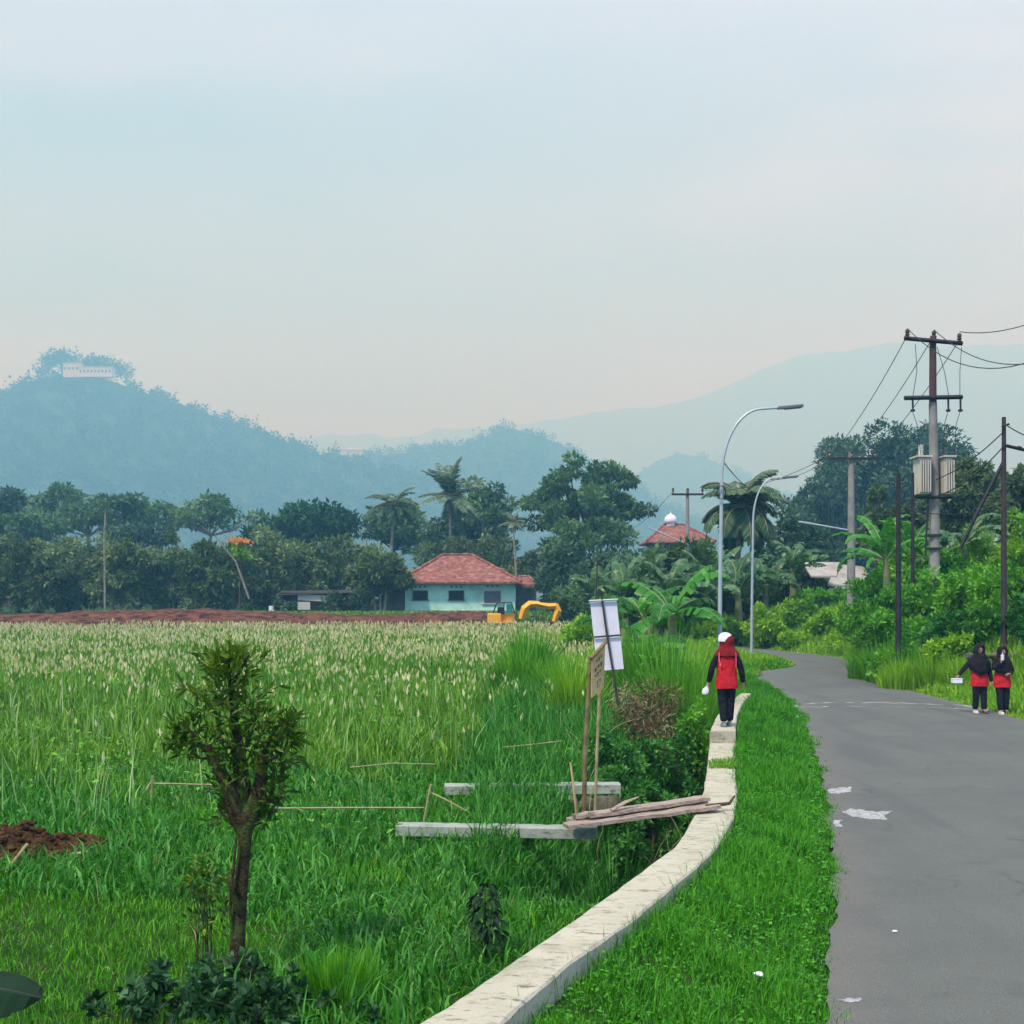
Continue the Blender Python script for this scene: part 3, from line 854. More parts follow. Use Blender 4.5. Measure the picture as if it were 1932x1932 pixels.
forest('hill_forest', gA, rA, 3400, 4.6, 11, 'unbroken woodland covering the hill with the white building', 300, 14, extra=np.array([PX(u, v, 904 * HS) for u, v in [(88, 694), (96, 688), (104, 682), (112, 680), (120, 682), (128, 685), (140, 690), (150, 692), (162, 692), (172, 690), (182, 692), (194, 693), (206, 696), (216, 702), (228, 708), (238, 712), (84, 702), (76, 712), (108, 692), (118, 696)]]))
forest('hill_forest', gB, rB, 1500, 4.8, 12, 'woodland covering the saddle and the middle knoll', 260, 14)
forest('hill_forest', gC, rC, 700, 6.0, 13, 'woodland on the pale foothill under the mountain', 90, 25, 3.4)

# white building on the crest
p0 = PX(168, 713, 874 * HS)
hb = empty('hilltop_building', (p0.x, 874 * HS, p0.z - 1.0)); hb.scale = (HS * .82,) * 3; tag(hb, 'long white building with window rows on the crest of the blue hill', 'building')
mb = MB()
mb.box((-13, 0, 6.0), (13, 8, 11)); mb.box((6, 0.3, 4.6), (27, 8, 7.6))
mb.build('wall', M['hillhouse'], hb)
mb = MB(); mb.box((-13, 0, 11.8), (14, 9, .6)); mb.box((6, .3, 8.7), (28, 9, .6)); mb.build('roof', M['plinth'], hb)
for k in range(4):
    MB().box((-17.8 + k * 3.2, -4.03, 7.5), (1.7, .1, 1.9)).build('window', M['glassdark'], hb)
for k in range(9):
    MB().box((-5.5 + k * 2.9, -3.72, 5.2), (1.6, .1, 2.0)).build('window', M['glassdark'], hb)
p0 = PX(663, 851, 1088 * HS)
wb = empty('ridge_house', (p0.x, 1088 * HS, p0.z - 3.5 * HS)); wb.scale = (HS * .82,) * 3; tag(wb, 'tiny pale house on the wooded saddle', 'building')
MB().box((0, 0, 2.6), (22, 8, 5.2)).build('wall', M['hillhouse'], wb)
mb = MB(); mb.add([(-12, -5, 5.2), (12, -5, 5.2), (12, 5, 5.2), (-12, 5, 5.2), (-9, 0, 7), (9, 0, 7)], [(0, 1, 5, 4), (2, 3, 4, 5), (1, 2, 5), (3, 0, 4), (3, 2, 1, 0)])
mb.build('roof', M['plinth'], wb)

# ------------------------------------------------------------------ ploughed bank at the back of the field
rng = np.random.default_rng(3)
bx = np.arange(-62, 3.2, .35); by = np.arange(98.5, 112, .45)
BX, BY = np.meshgrid(bx, by)
nzv = np.array([[mnoise.fractal(Vector((x * .35, y * .35, 2)), 1, 2, 4) for x in bx] for y in by])
hgt = sm(98.5, 101.5, BY) * 0.6 + sm(102, 105.5, BY) * .62
fade = sm(-62, -58, BX) * (1 - sm(-3.5, 3, BX))
BZ = np.maximum(gz(BX, BY) - .02, 0) * 0 + (hgt * (1 + 0.35 * np.sin(BX * .21 + 1) * .5) + nzv * .16) * fade + gz(BX, BY) * sm(106, 109, BY) * .15 - .06
BZ = np.where(BY > 108.5, gz(BX, BY) - .05 * (BY - 108), BZ)
idx = np.arange(BX.size).reshape(BX.shape)
Q = np.stack([idx[:-1, :-1], idx[:-1, 1:], idx[1:, 1:], idx[1:, :-1]], -1).reshape(-1, 4)
o = link('ploughed_soil', np_mesh('ploughed_soil', np.stack([BX.ravel(), BY.ravel(), BZ.ravel()], 1), Q.ravel(), np.full(len(Q), 4)), M['soil'], smooth=True)
tag(o, 'bank of red-brown ploughed soil between the grass field and the tree row', 'soil', kind='structure')

# brown soil patch near the front tree
bx = np.arange(-6.6, -3.3, .035); by = np.arange(10.9, 13.6, .035)
BX, BY = np.meshgrid(bx, by)
cx, cy = -4.95, 12.45
ell = 1 - np.clip(((BX - cx) / 1.25) ** 2 + ((BY - cy) / .85) ** 2, 0, 1.2)
nzv = np.array([[mnoise.fractal(Vector((x * 2.6, y * 2.6, 5)), 1, 2, 4) for x in bx] for y in by])
nz3 = np.array([[mnoise.noise(Vector((x * 27, y * 27, 8))) for x in bx] for y in by])
nz2 = np.array([[mnoise.noise(Vector((x * 9, y * 9, 1))) for x in bx] for y in by])
BZ = gz(BX, BY) + .16 * np.clip(ell + .1 + nzv * .35, -.6, 1) + (nzv * .05 + .035 * nz2 + .028 * nz3) * np.clip(ell * 3, 0, 1) - .02
idx = np.arange(BX.size).reshape(BX.shape)
Q = np.stack([idx[:-1, :-1], idx[:-1, 1:], idx[1:, 1:], idx[1:, :-1]], -1).reshape(-1, 4)
o = link('soil_mound', np_mesh('soil_mound', np.stack([BX.ravel(), BY.ravel(), BZ.ravel()], 1), Q.ravel(), np.full(len(Q), 4)), M['patchsoil'], smooth=True)
tag(o, 'low mound of bare brown soil in the grass beside the pollarded tree', 'soil', kind='structure')


rng = np.random.default_rng(41)
cb = MB()
for k in range(220):
    a = rng.uniform(0, 2 * PI); r = math.sqrt(rng.random()); x = cx + 1.1 * r * math.cos(a); y = cy + .75 * r * math.sin(a)
    i = int(np.clip((x + 6.6) / .035, 0, BX.shape[1] - 1)); j = int(np.clip((y - 10.9) / .035, 0, BX.shape[0] - 1)); q_ = rng.uniform(.012, .045)
    b0 = len(cb.v); cb.ball((x, y, BZ[j, i] + q_ * .3), (q_ * rng.uniform(.9, 1.5), q_, q_ * .7), 6)
    for t in range(b0, len(cb.v)): cb.v[t] = tuple(Vector(cb.v[t]) + Vector((.3, .3, .3)) * q_ * mnoise.noise(Vector(cb.v[t]) * 31))
o = cb.build('soil_clods', M['patchsoil'], None, True); tag(o, 'crumbled clods lying over the bare brown soil mound', 'soil', kind='stuff')


def soil_mask(x, y): return ((x - cx) / 1.15) ** 2 + ((y - cy) / .8) ** 2 < .85


# ------------------------------------------------------------------ channel wall
def wall_section(Lp, Rp, top, bottom, name, parent, mat, seed, step=.16):
    """concrete wall following its plan, with a softened top edge and slight unevenness"""
    Lp = sorted(Lp, key=lambda q: q[1]); Rp = sorted(Rp, key=lambda q: q[1])
    lc = np.array(Lp); rc = np.array(Rp)

    def resample(c, n):
        s = np.concatenate([[0], np.cumsum(np.linalg.norm(np.diff(c, axis=0), axis=1))])
        t = np.linspace(0, s[-1], n)
        out = np.stack([np.interp(t, s, c[:, 0]), np.interp(t, s, c[:, 1])], 1)
        for _ in range(3): out[1:-1] = (out[:-2] + 2 * out[1:-1] + out[2:]) / 4
        return out
    n = int(np.linalg.norm(np.diff(lc, axis=0), axis=1).sum() / step)
    l = resample(lc, n); r_ = resample(rc, n)
    rings = []
    for i in range(n):
        a = Vector((l[i][0], l[i][1], 0)); b = Vector((r_[i][0], r_[i][1], 0)); d = (b - a).normalized()
        w = .012 * mnoise.noise(Vector((i * .35, seed, 0))); zt = top + .012 * mnoise.noise(Vector((i * .22, seed, 4)))
        a = a - d * w; b = b + d * .012 * mnoise.noise(Vector((i * .4, seed, 9)))
        ch = .014 + .008 * mnoise.noise(Vector((i * .9, seed, 2)))
        rings.append([a + Vector((0, 0, bottom)), a + Vector((0, 0, zt - ch)), a + d * ch + Vector((0, 0, zt)), a.lerp(b, .5) + Vector((0, 0, zt + .004)),
                      b - d * ch + Vector((0, 0, zt)), b + Vector((0, 0, zt - ch)), b + Vector((0, 0, bottom))])
    return MB().rings(rings).build(name, mat, parent)


cw = empty('channel_wall', (WL_low[3][0], WL_low[3][1], 0)); tag(cw, 'low pale concrete wall curving along the ditch between field and verge', 'wall')
off = Vector(cw.location)
for o in (wall_section(WL_low, WR_low, .30, -1.1, 'low_section', cw, M['coping'], 1), wall_section(WL_hi, WR_hi, .47, -1.1, 'raised_section', cw, M['coping'], 2)):
    o.matrix_parent_inverse = Matrix.Translation(-off)

# ------------------------------------------------------------------ culvert beams, planks
def beam(name, label, a, b, z, h, d, seed, mat):
    a = Vector(a); b = Vector(b); L = (b - a).length
    root = empty(name, ((a.x + b.x) / 2, (a.y + b.y) / 2, z - h), math.atan2(b.y - a.y, b.x - a.x))
    tag(root, label, 'beam', 'concrete beams of the field culvert')
    n = 28; rings = []
    for i in range(n + 1):
        x = -L / 2 + L * i / n
        j = lambda s: .007 * mnoise.noise(Vector((i * .6, seed + s, 0)))
        rings.append([Vector((x, -d / 2 + j(1), 0)), Vector((x, -d / 2 + j(2), h - .012)), Vector((x, -d / 2 + .014, h + j(3))), Vector((x, d / 2 - .014, h + j(4))), Vector((x, d / 2, h - .012)), Vector((x, d / 2, 0))])
    MB().rings(rings).build('slab', mat, root)
    return root


x0, y0 = PZ(748, 1553, .17); x1, y1 = PZ(1105, 1561, .17)
fb = beam('concrete_beam', 'longer mossy concrete beam in the grass under the end of the planks', (x0, y0 + .1), (x1 + .12, y1 + .15), .15, .105, .20, 3, M['greyconc'])
x0, y0 = PZ(838, 1482, .16); x1, y1 = PZ(1170, 1479, .16)
bb = beam('concrete_beam', 'mossy concrete beam on rough stones behind the wooden sign post', (x0, y0 + .1), (x1, y1 + .1), .16, .115, .22, 8, M['greyconc'])
for i, t in enumerate((.44, .53, .62, .72, .81, .9, .96)):
    rg = random.Random(i)
    sx = x0 + (x1 - x0) * t; sy = y0 + .12
    s_ = MB(); s_.ball((0, 0, .0), (.10 + .03 * rg.random(), .12, .10 + .02 * rg.random()), 9)
    s_.v = [tuple(Vector(v) * (1 + .25 * mnoise.noise(Vector(v) * 11 + Vector((i, 0, 0))))) for v in s_.v]
    so = s_.build('foundation_stone', M['stone'], None, True)
    so.location = (sx, sy - .04, -.08)
    tag(so, 'rough grey stone bedded under the rear culvert beam', 'stone', 'stones under the rear culvert beam')

# planks across the ditch
pa = Vector((PZ(1066, 1560, .22)[0], PZ(1066, 1560, .22)[1], .215)); pb = Vector((PZ(1352, 1523, .34)[0], PZ(1352, 1523, .34)[1], .345))
dirp = (pb - pa).normalized(); sidep = Vector((-dirp.y, dirp.x, 0)).normalized()
PLK = [(-.02, -.02, .0, 1.0, .21, 'lowest wide grey-brown plank laid across the ditch', 0),
       (.15, .10, .06, .985, .20, 'rear plank of the footbridge with a split end', .01),
       (.06, .07, .16, .97, .17, 'upper plank resting along the top of the footbridge', .055),
       (.10, .02, .08, .5, .12, 'short broken plank lying on the low end of the footbridge', .055)]
for i, (so_, tw, t0, t1, w, lab, dz) in enumerate(PLK):
    a = pa.lerp(pb, t0) + sidep * so_ + Vector((0, 0, dz)); b = pa.lerp(pb, t1) + sidep * (so_ + tw) + Vector((0, 0, dz))
    L = (b - a).length
    rot = (b - a).to_track_quat('X', 'Z')
    rg = random.Random(i + 40); n = 14; rings = []
    for k in range(n + 1):
        x = L * k / n; e = 1 - (.35 * rg.random() if k in (0, n) else 0)
        jz = .012 * mnoise.noise(Vector((k * .5, i, 3))); jy = .008 * mnoise.noise(Vector((k * .8, i, 6)))
        hw = w / 2 * e
        rings.append([Vector((x, -hw + jy, jz)), Vector((x, hw + jy, jz)), Vector((x, hw + jy, .034 + jz)), Vector((x, jy, .036 + jz)), Vector((x, -hw + jy, .034 + jz))])
    o = MB().rings(rings).build('plank', M['timber'])
    o.location = a; o.rotation_mode = 'QUATERNION'; o.rotation_quaternion = rot
    tag(o, lab, 'plank', 'planks of the ditch footbridge')
# splinters
a = pa.lerp(pb, .30) + Vector((0, .02, .10)); b = pa.lerp(pb, .48) + Vector((0, .05, .19))
o = MB().tube([a, a.lerp(b, .5) + Vector((0, 0, .012)), b], [.03, .034, .012], 6, flat=.45).build('wood_splinter', M['timber'])
tag(o, 'short bark splinter sticking up from the planks', 'wood')
a = pb + Vector((-.12, -.1, .02)); b = pb + Vector((.13, .02, .03)); c_ = pb + Vector((.2, .12, .09))
o = MB().tube([a, a.lerp(b, .6), b, c_], [.02, .019, .017, .009], 6).build('twig', M['bark'])
tag(o, 'dark bent twig lying on the wall past the plank ends', 'twig')

# ------------------------------------------------------------------ wooden sign
yb = 14.9
sp = empty('wooden_sign', ((1104 - UC) * yb / F, yb, float(gz((1104 - UC) * yb / F, yb)))); tag(sp, 'weathered wooden board sign on two leaning poles beside the culvert', 'sign')
zz = -sp.location.z
q = lambda u, v, Y: PX(u, v, Y) - Vector(sp.location)
MB().tube([q(1100, 1535, yb) - Vector((0, 0, .3)), q(1105, 1400, yb), q(1114, 1238, yb)], [.028, .026, .022], 8).build('pole', M['post'], sp, True)
MB().tube([q(1121, 1533, yb + .25) - Vector((0, 0, .3)), q(1127, 1400, yb + .25), q(1134, 1230, yb + .25)], [.018, .017, .015], 8).build('pole', M['bamboo'], sp, True)
A_, B_, C_, D_ = q(1116, 1245, yb - .02), q(1142, 1217, yb + .12), q(1139, 1298, yb + .12), q(1117, 1316, yb - .02)
nrm = (B_ - A_).cross(D_ - A_).normalized() * .02
board = MB(); board.add([A_, B_, C_, D_, A_ + nrm, B_ + nrm, C_ + nrm, D_ + nrm], [(0, 1, 2, 3), (7, 6, 5, 4), (0, 4, 5, 1), (1, 5, 6, 2), (2, 6, 7, 3), (3, 7, 4, 0)])
bo = board.build('board', M['board'], sp)
cap = MB().tube([A_ + (A_ - B_) * .06 + Vector((0, 0, .02)), B_ + (B_ - A_) * .08 + Vector((0, 0, .03))], .022, 6).build('top_batten', M['post'], sp)
fn = -(B_ - A_).cross(D_ - A_).normalized()
if fn.y > 0: fn = -fn
ink = MB()
for i, (s_, t_, ln, wd) in enumerate([(.55, .15, .5, .1), (.5, .33, .62, .1), (.45, .50, .5, .12), (.5, .72, .3, .13), (.45, .86, .22, .06)]):
    for k in range(3):
        ex = (B_ - A_); ey = (D_ - A_)
        c0 = A_ + ex * (s_ - ln / 2 + ln * k / 3 + .02) + ey * t_
        c1 = c0 + ex * ln * .22
        off_ = fn * .004
        e = ey * wd * (.5 + .5 * ((i + k) % 2))
        ink.add([c0 + off_, c1 + off_, c1 + e + off_ - ex * .05, c0 + e + off_ + ex * .03], [(0, 1, 2, 3)])
ink.build('faded_lettering', M['ink'], bo)
# leaning slat beside it
o = MB().tube([PX(1076, 1438, 14.95), PX(1083, 1490, 14.9), PX(1091, 1536, 14.9) - Vector((0, 0, .2))], [.024, .03, .032], 6, flat=.5).build('wooden_stake', M['board'])
tag(o, 'short yellowish stake leaning beside the foot of the wooden sign', 'stake')

# white sign seen from the back
yw = 19.0
a_ = PX(1113, 1133, yw); b_ = PX(1163, 1131, yw); c_ = PX(1177, 1262, yw); d_ = PX(1127, 1266, yw)
wz = float(gz(a_.x, yw))
ws = empty('white_sign', (PX(1150, 1300, yw).x, yw, wz)); tag(ws, 'tilted white panel with a dark batten frame standing in the bushes', 'sign')
r0 = Vector(ws.location)
bk = Vector((0, .014, 0))
sh = MB(); sh.add([a_ - r0, b_ - r0, c_ - r0, d_ - r0, a_ + bk - r0, b_ + bk - r0, c_ + bk - r0, d_ + bk - r0], [(0, 1, 2, 3), (7, 6, 5, 4), (0, 4, 5, 1), (1, 5, 6, 2), (2, 6, 7, 3), (3, 7, 4, 0)])
sh.build('panel', M['white'], ws)
fr = lambda u, v: PX(u, v, yw - .03) - r0
MB().tube([fr(1134, 1118), fr(1144, 1190), fr(1158, 1275), fr(1166, 1330)], [.016, .018, .018, .02], 6).build('centre_post', M['darkwood'], ws)
MB().tube([fr(1111, 1134), fr(1166, 1131)], .016, 6).build('top_rail', M['galv'], ws)
MB().tube([fr(1120, 1202), fr(1172, 1198)], .014, 6).build('middle_rail', M['darkwood'], ws)
MB().tube([PX(1127, 1060, yw + .05) - r0, PX(1124, 1130, yw + .05) - r0, PX(1131, 1300, yw + .05) - r0], .013, 6).build('rear_stake', M['darkwood'], ws)

# ------------------------------------------------------------------ lamps and poles
def street_lamp(label, x, y, Ht, arm, drop, seed, coil):
    root = empty('street_lamp', (x, y, -.02)); tag(root, label, 'street lamp', 'curved street lamps along the left verge')
    zs = Ht * .76
    pts = [Vector((0, 0, 0)), Vector((.02, 0, zs * .5)), Vector((.06, 0, zs))]
    rr = [.060, .050, .040]
    e = arm - .55
    for i in range(1, 13):
        t = i / 12 * PI / 2
        pts.append(Vector((.06 + e * .72 * (1 - math.cos(t)), 0, zs + (Ht - zs) * math.sin(t)))); rr.append(.040 - .012 * i / 12)
    pts.append(Vector((arm - .45, 0, Ht + .03))); rr.append(.027)
    MB().tube(pts, rr, 10).build('pole', M['galv'], root, True)
    MB().box((0, 0, .02), (.3, .3, .03)).build('base_plate', M['galv'], root)
    hd = MB(); hd.box((arm - .18, 0, Ht + .05), (.62, .17, .07), Matrix.Rotation(-.09, 3, 'Y'), bev=.025)
    h_ = hd.build('lamp_head', M['headgrey'], root, True)
    MB().box((arm - .12, 0, Ht + .012), (.4, .12, .02), Matrix.Rotation(-.09, 3, 'Y')).build('lens', M['glassdark'], h_)
    if coil:
        cm = MB()
        for k in range(3):
            cm.tube([Vector((.03 + .11 * math.sin(a * .5 + k), -.09 - .01 * k, zs - .35 + .16 * math.cos(a * .5 + k))) for a in range(14)], .011, 5)
        cm.build('cable_coil', M['wire'], root)
    return root


M['headgrey'] = surf_mat('lamp_head_grey', (0.12, 0.13, 0.14), (0.17, 0.18, 0.19), 4, .5, .4)
l1x = PX(1357, 1128, 32).x
street_lamp('nearer and taller galvanised street lamp with a cable coil behind the girl on the wall', l1x, 32, PX(0, 770, 32).z, 148 * 32 / F, 0, 1, True)
l2x = PX(1418, 1128, 51).x
street_lamp('farther curved street lamp on the grass tip beside the bend', l2x, 51, PX(0, 901, 51).z, 82 * 51 / F, 0, 2, False)


def wire(label, a, b, sag, r=.014, name='power_line', group='power lines between the poles', cat='cable', n=18):
    a = Vector(a); b = Vector(b); pts = []
    for i in range(n + 1):
        t = i / n; p = a.lerp(b, t); p.z -= sag * 4 * t * (1 - t); pts.append(p)
    o = MB().tube(pts, r, 5).build(name, M['wire'])
    tag(o, label, cat, group)
    return o


# transformer pole
Yp = 42.0
tpx = PX(1762, 1128, Yp).x; tz = float(gz(tpx, Yp))
tp = empty('utility_pole', (tpx, Yp, tz)); tag(tp, 'tall concrete utility pole with two crossarms carrying the cream transformer', 'utility pole', 'utility poles along the road')
q = lambda u, v, dy=0: PX(u, v, Yp + dy) - Vector(tp.location)
s = Yp / F
MB().tube([(0, 0, -.2), q(1763, 940), q(1760, 760)], [11 * s, 9.2 * s, 7.6 * s], 14).build('concrete_shaft', M['concpole'], tp, True)
MB().tube([q(1760, 764), q(1760, 650), q(1761, 634)], [7.2 * s, 6.4 * s, 6.0 * s], 12).build('steel_top', M['rustpole'], tp, True)
for (va, vb, dy) in ((638, 648, -.17), (751, 749, -.17)):
    MB().tube([q(1706, va, dy), q(1816, vb, dy)], [4.2 * s] * 2, 4).build('crossarm', M['blacksteel'], tp)
for (u, v) in ((1712, 621), (1762, 624), (1810, 629)):
    i_ = MB(); c0 = q(u, v + 20, -.17 if u != 1762 else 0)
    i_.lathe(c0, [(.03, -.02), (.03, .06), (.085, .08), (.05, .12), (.085, .16), (.05, .2), (.075, .24), (.06, .32), (.02, .34)], 10)
    i_.build('insulator', M['porcelain'], tp, True)
for u in (1722, 1789, 1812):
    i_ = MB(); c0 = q(u, 752, -.17)
    i_.tube([c0, c0 + Vector((.005, 0, -.34))], [.035, .03], 8); i_.lathe(c0 + Vector((0, 0, -.42)), [(.02, 0), (.075, .01), (.075, .07), (.02, .09)], 10)
    i_.build('fuse_cutout', M['blacksteel'], tp, True)
for (u0, v0, um, u1, v1) in ((1727, 650, 1730, 1722, 750), (1790 - 22, 655, 1782, 1790, 748), (1814, 655, 1811, 1811, 748)):
    MB().tube([q(u0, v0, -.16), q(um, (v0 + v1) / 2, -.25), q(u1, v1, -.19)], .011, 5).build('jumper_wire', M['wire'], tp)
for (u0, v0, u1, v1, u2, v2) in ((1722, 778, 1730, 800, 1738, 862), (1788, 778, 1782, 800, 1780, 865), (1811, 778, 1804, 800, 1800, 866)):
    MB().tube([q(u0, v0, -.19), q(u1, v1, -.3), q(u2, v2, -.25)], .011, 5).build('down_lead', M['wire'], tp)
MB().tube([q(1755, 880, -.2), q(1750, 960, -.22), q(1746, 1050, -.22)], .03, 6).build('conduit', M['blacksteel'], tp)
for dy in (-.25, .3): MB().tube([q(1727, 938, dy), q(1796, 938, dy)], .05, 4).build('platform_beam', M['blacksteel'], tp)
for v_ in (1010, 1035): MB().box(q(1762, v_), (.40, .42, .06)).build('pole_band', M['blacksteel'], tp)

tf = empty('transformer', (tpx, Yp - .02, PX(0, 936, Yp).z)); tag(tf, 'cream finned transformer on brackets of the tall concrete pole', 'transformer')
mb = MB()
mb.box((-.40, -.0, .62), (.36, .62, 1.16), bev=.03); mb.box((.36, 0, .62), (.26, .62, 1.16), bev=.03)
mb.box((-.02, .34, .62), (.9, .22, 1.1))
mb.build('tank', M['cream'], tf)
mb = MB()
for k in range(5): mb.box((-.54 + k * .075, -.36, .6), (.03, .12, 1.0))
for k in range(4): mb.box((.27 + k * .075, -.36, .6), (.03, .12, 1.0))
mb.build('cooling_fin', M['cream'], tf)
MB().box((-.42, -.02, 1.225), (.5, .8, .05)).build('lid', M['cream'], tf); MB().box((.38, -.02, 1.225), (.4, .8, .05)).build('lid', M['cream'], tf)
MB().tube([(-.42, 0, 1.25), (-.42, 0, 1.62)], .075, 10).build('bushing', M['cream'], tf, True)
MB().tube([(.30, 0, 1.25), (.30, 0, 1.5)], .05, 8).build('bushing', M['porcelain'], tf, True)

# second pole with lamp arm, third pole far left
def small_pole(label, u, Y, top_v, mat, arm_px, arm_v, lamp=None, r=.13, crates=True, tilt=0):
    x = PX(u, 1128, Y).x; z = float(gz(x, Y))
    root = empty('utility_pole', (x, Y, z)); tag(root, label, 'utility pole', 'utility poles along the road')
    Ht = PX(0, top_v, Y).z - z
    MB().tube([(-tilt, 0, -.2), (-tilt * .5, 0, Ht * .5), (0, 0, Ht)], [r * 1.2, r, r * .75], 10).build('shaft', mat, root, True)
    if arm_px:
        za = PX(0, arm_v, Y).z - z; a = arm_px * Y / F / 2
        MB().box((0, -r, za), (2 * a, .1, .11)).build('crossarm', M['blacksteel'], root)
        for k in (-.92, 0, .92):
            i_ = MB(); i_.lathe((a * k, -r, za + .05), [(.03, 0), (.03, .08), (.075, .1), (.05, .16), (.07, .2), (.05, .3), (.01, .32)], 8)
            i_.build('insulator', M['porcelain'], root, True)
    if lamp:
        u0, v0, u1, v1 = lamp
        l0 = Vector(root.location)
        MB().tube([PX(u1, v1, Y - .1) - l0, PX((u0 + u1) / 2, (v0 + v1) / 2, Y - .1) - l0, PX(u0, v0, Y - .1) - l0], [.035, .04, .045], 6).build('lamp_arm', M['galv'], root)
        e = PX(u0, v0, Y - .1) - l0; d = (PX(u0, v0, Y) - PX(u1, v1, Y)).normalized()
        MB().box(e + d * .25, (.6, .2, .08), d.to_track_quat('X', 'Z').to_matrix(), bev=.03).build('lamp_head', M['galv'], root)
    return root


p2 = small_pole('grey concrete pole with crossarm and tube lamp rising before the dark trees', 1606, 60, 853, M['concpole'], 92, 866, (1530, 988, 1600, 1000), .17)
p3 = small_pole('distant pole with black three-pin crossarm before the red roof', 1297, 75, 923, M['concpole'], 60, 933, (1240, 1002, 1290, 1024), .12)
p4 = small_pole('thin black bare pole on the bank left of the tall utility pole', 1695, 36, 892, M['blacksteel'], 0, 0, None, .075)
p5 = small_pole('slim dark pole with a cable arm behind the two girls', 1894, 34, 787, M['brownsteel'], 0, 0, None, .07)
r5 = Vector(p5.location)
MB().tube([PX(1895, 840, 33.9) - r5, PX(1945, 852, 33.9) - r5], .045, 6).build('cable_arm', M['blacksteel'], p5)
MB().tube([PX(1894, 870, 34.02) - r5, PX(1850, 955, 34.1) - r5, PX(1812, 1035, 34.2) - r5], .05, 6).build('stay_strut', M['blacksteel'], p5)
MB().ball(PX(1922, 845, 33.9) - r5, (.1, .07, .05), 8).build('cable_clamp', M['blacksteel'], p5)
MB().tube([PX(1890, 805, 33.9) - r5, PX(1904, 800, 33.9) - r5], .03, 5).build('hook', M['blacksteel'], p5)
p6 = small_pole('short dark service post between the black pole and the transformer', 1722, 41.5, 892, M['blacksteel'], 0, 0, None, .06)

W = lambda u, v, Y: PX(u, v, Y)
wire('upper power line sweeping up from the tall pole to the frame edge', W(1811, 626, 41.8), W(2080, 545, 30), .35)
wire('middle power line leaving the tall pole for the frame edge', W(1762, 622, 42), W(2080, 630, 31), .9)
wire('lower power line leaving the tall pole for the frame edge', W(1712, 620, 41.8), W(2080, 600, 30), 1.2)
wire('power line from the left end of the tall pole to the grey concrete pole', W(1708, 640, 41.8), W(1568, 860, 60), .25)
wire('power line from the middle of the tall pole to the grey concrete pole', W(1758, 640, 41.8), W(1606, 856, 60), .25)
wire('power line from the right end of the tall pole to the grey concrete pole', W(1808, 645, 41.8), W(1644, 862, 60), .25)
wire('cable from the nearer lamp to the farther lamp head', W(1362, 868, 32), W(1425, 930, 51), .1, .013)
wire('cable from the grey concrete pole towards the farther lamp', W(1560, 866, 60), W(1452, 905, 51.2), .25, .013)
wire('cable from the slim dark pole down to the tall pole', W(1893, 815, 33.9), W(1765, 905, 42), .15, .016)
wire('second cable from the slim dark pole down to the tall pole', W(1893, 843, 33.9), W(1768, 935, 42), .2, .016)
wire('top cable from the slim dark pole to the frame edge', W(1896, 800, 34), W(2050, 822, 28), .25, .016)
wire('low slack cable between the black pole and the slim dark pole', W(1695, 955, 36), W(1894, 950, 34), .25, .013)
wire('power line from the distant crossarm to the grey concrete pole', W(1322, 925, 75), W(1560, 862, 60), .5, .014)
wire('line dropping from the distant crossarm behind the big tree', W(1270, 927, 75), W(1190, 1000, 100), .2, .014)

# ------------------------------------------------------------------ house
Yh = 118.0; sh_ = Yh / F
hx0, hx1 = PX(764, 0, Yh).x, PX(972, 0, Yh).x
hz = 0.9
H = empty('green_house', ((hx0 + hx1) / 2, Yh, hz)); tag(H, 'mint green house with red hipped tile roof behind the excavator', 'house')
Wd = hx1 - hx0; wh = PX(0, 1100, Yh).z - hz; dp = 8.0
mb = MB(); mb.box((0, dp / 2, wh / 2), (Wd, dp, wh)); mb.build('wall', M['mint'], H)
MB().box((0, -.04, .2), (Wd + .1, .14, .4)).build('plinth', M['plinth'], H)
for (u, w_, v0, v1, gl) in ((793, 27, 1116, 1131, 0), (861, 27, 1116, 1131, 0), (929, 33, 1115, 1138, 1)):
    xx = PX(u, 0, Yh).x - H.location.x; ww = w_ * sh_; z0_ = PX(0, v1, Yh).z - hz; z1_ = PX(0, v0, Yh).z - hz
    f = MB(); t = .09
    f.box((xx - ww / 2, -.03, (z0_ + z1_) / 2), (t, .12, z1_ - z0_)); f.box((xx + ww / 2, -.03, (z0_ + z1_) / 2), (t, .12, z1_ - z0_))
    f.box((xx, -.035, z1_ + t / 2), (ww + t, .13, t)); f.box((xx, -.05, z0_ - t / 2), (ww + .3, .18, t))
    wf = f.build('window', M['darkwood'] if not gl else M['plinth'], H)
    MB().box((xx, -.012, (z0_ + z1_) / 2), (ww - .1, .06, z1_ - z0_)).build('pane', M['dark'] if not gl else M['glassgrey'] if 'glassgrey' in M else M['glassdark'], wf)
    for k in (-1, 0, 1): MB().box((xx + k * .42, -.01, z1_ + .42), (.16, .05, .14)).build('vent', M['darkwood'], H)


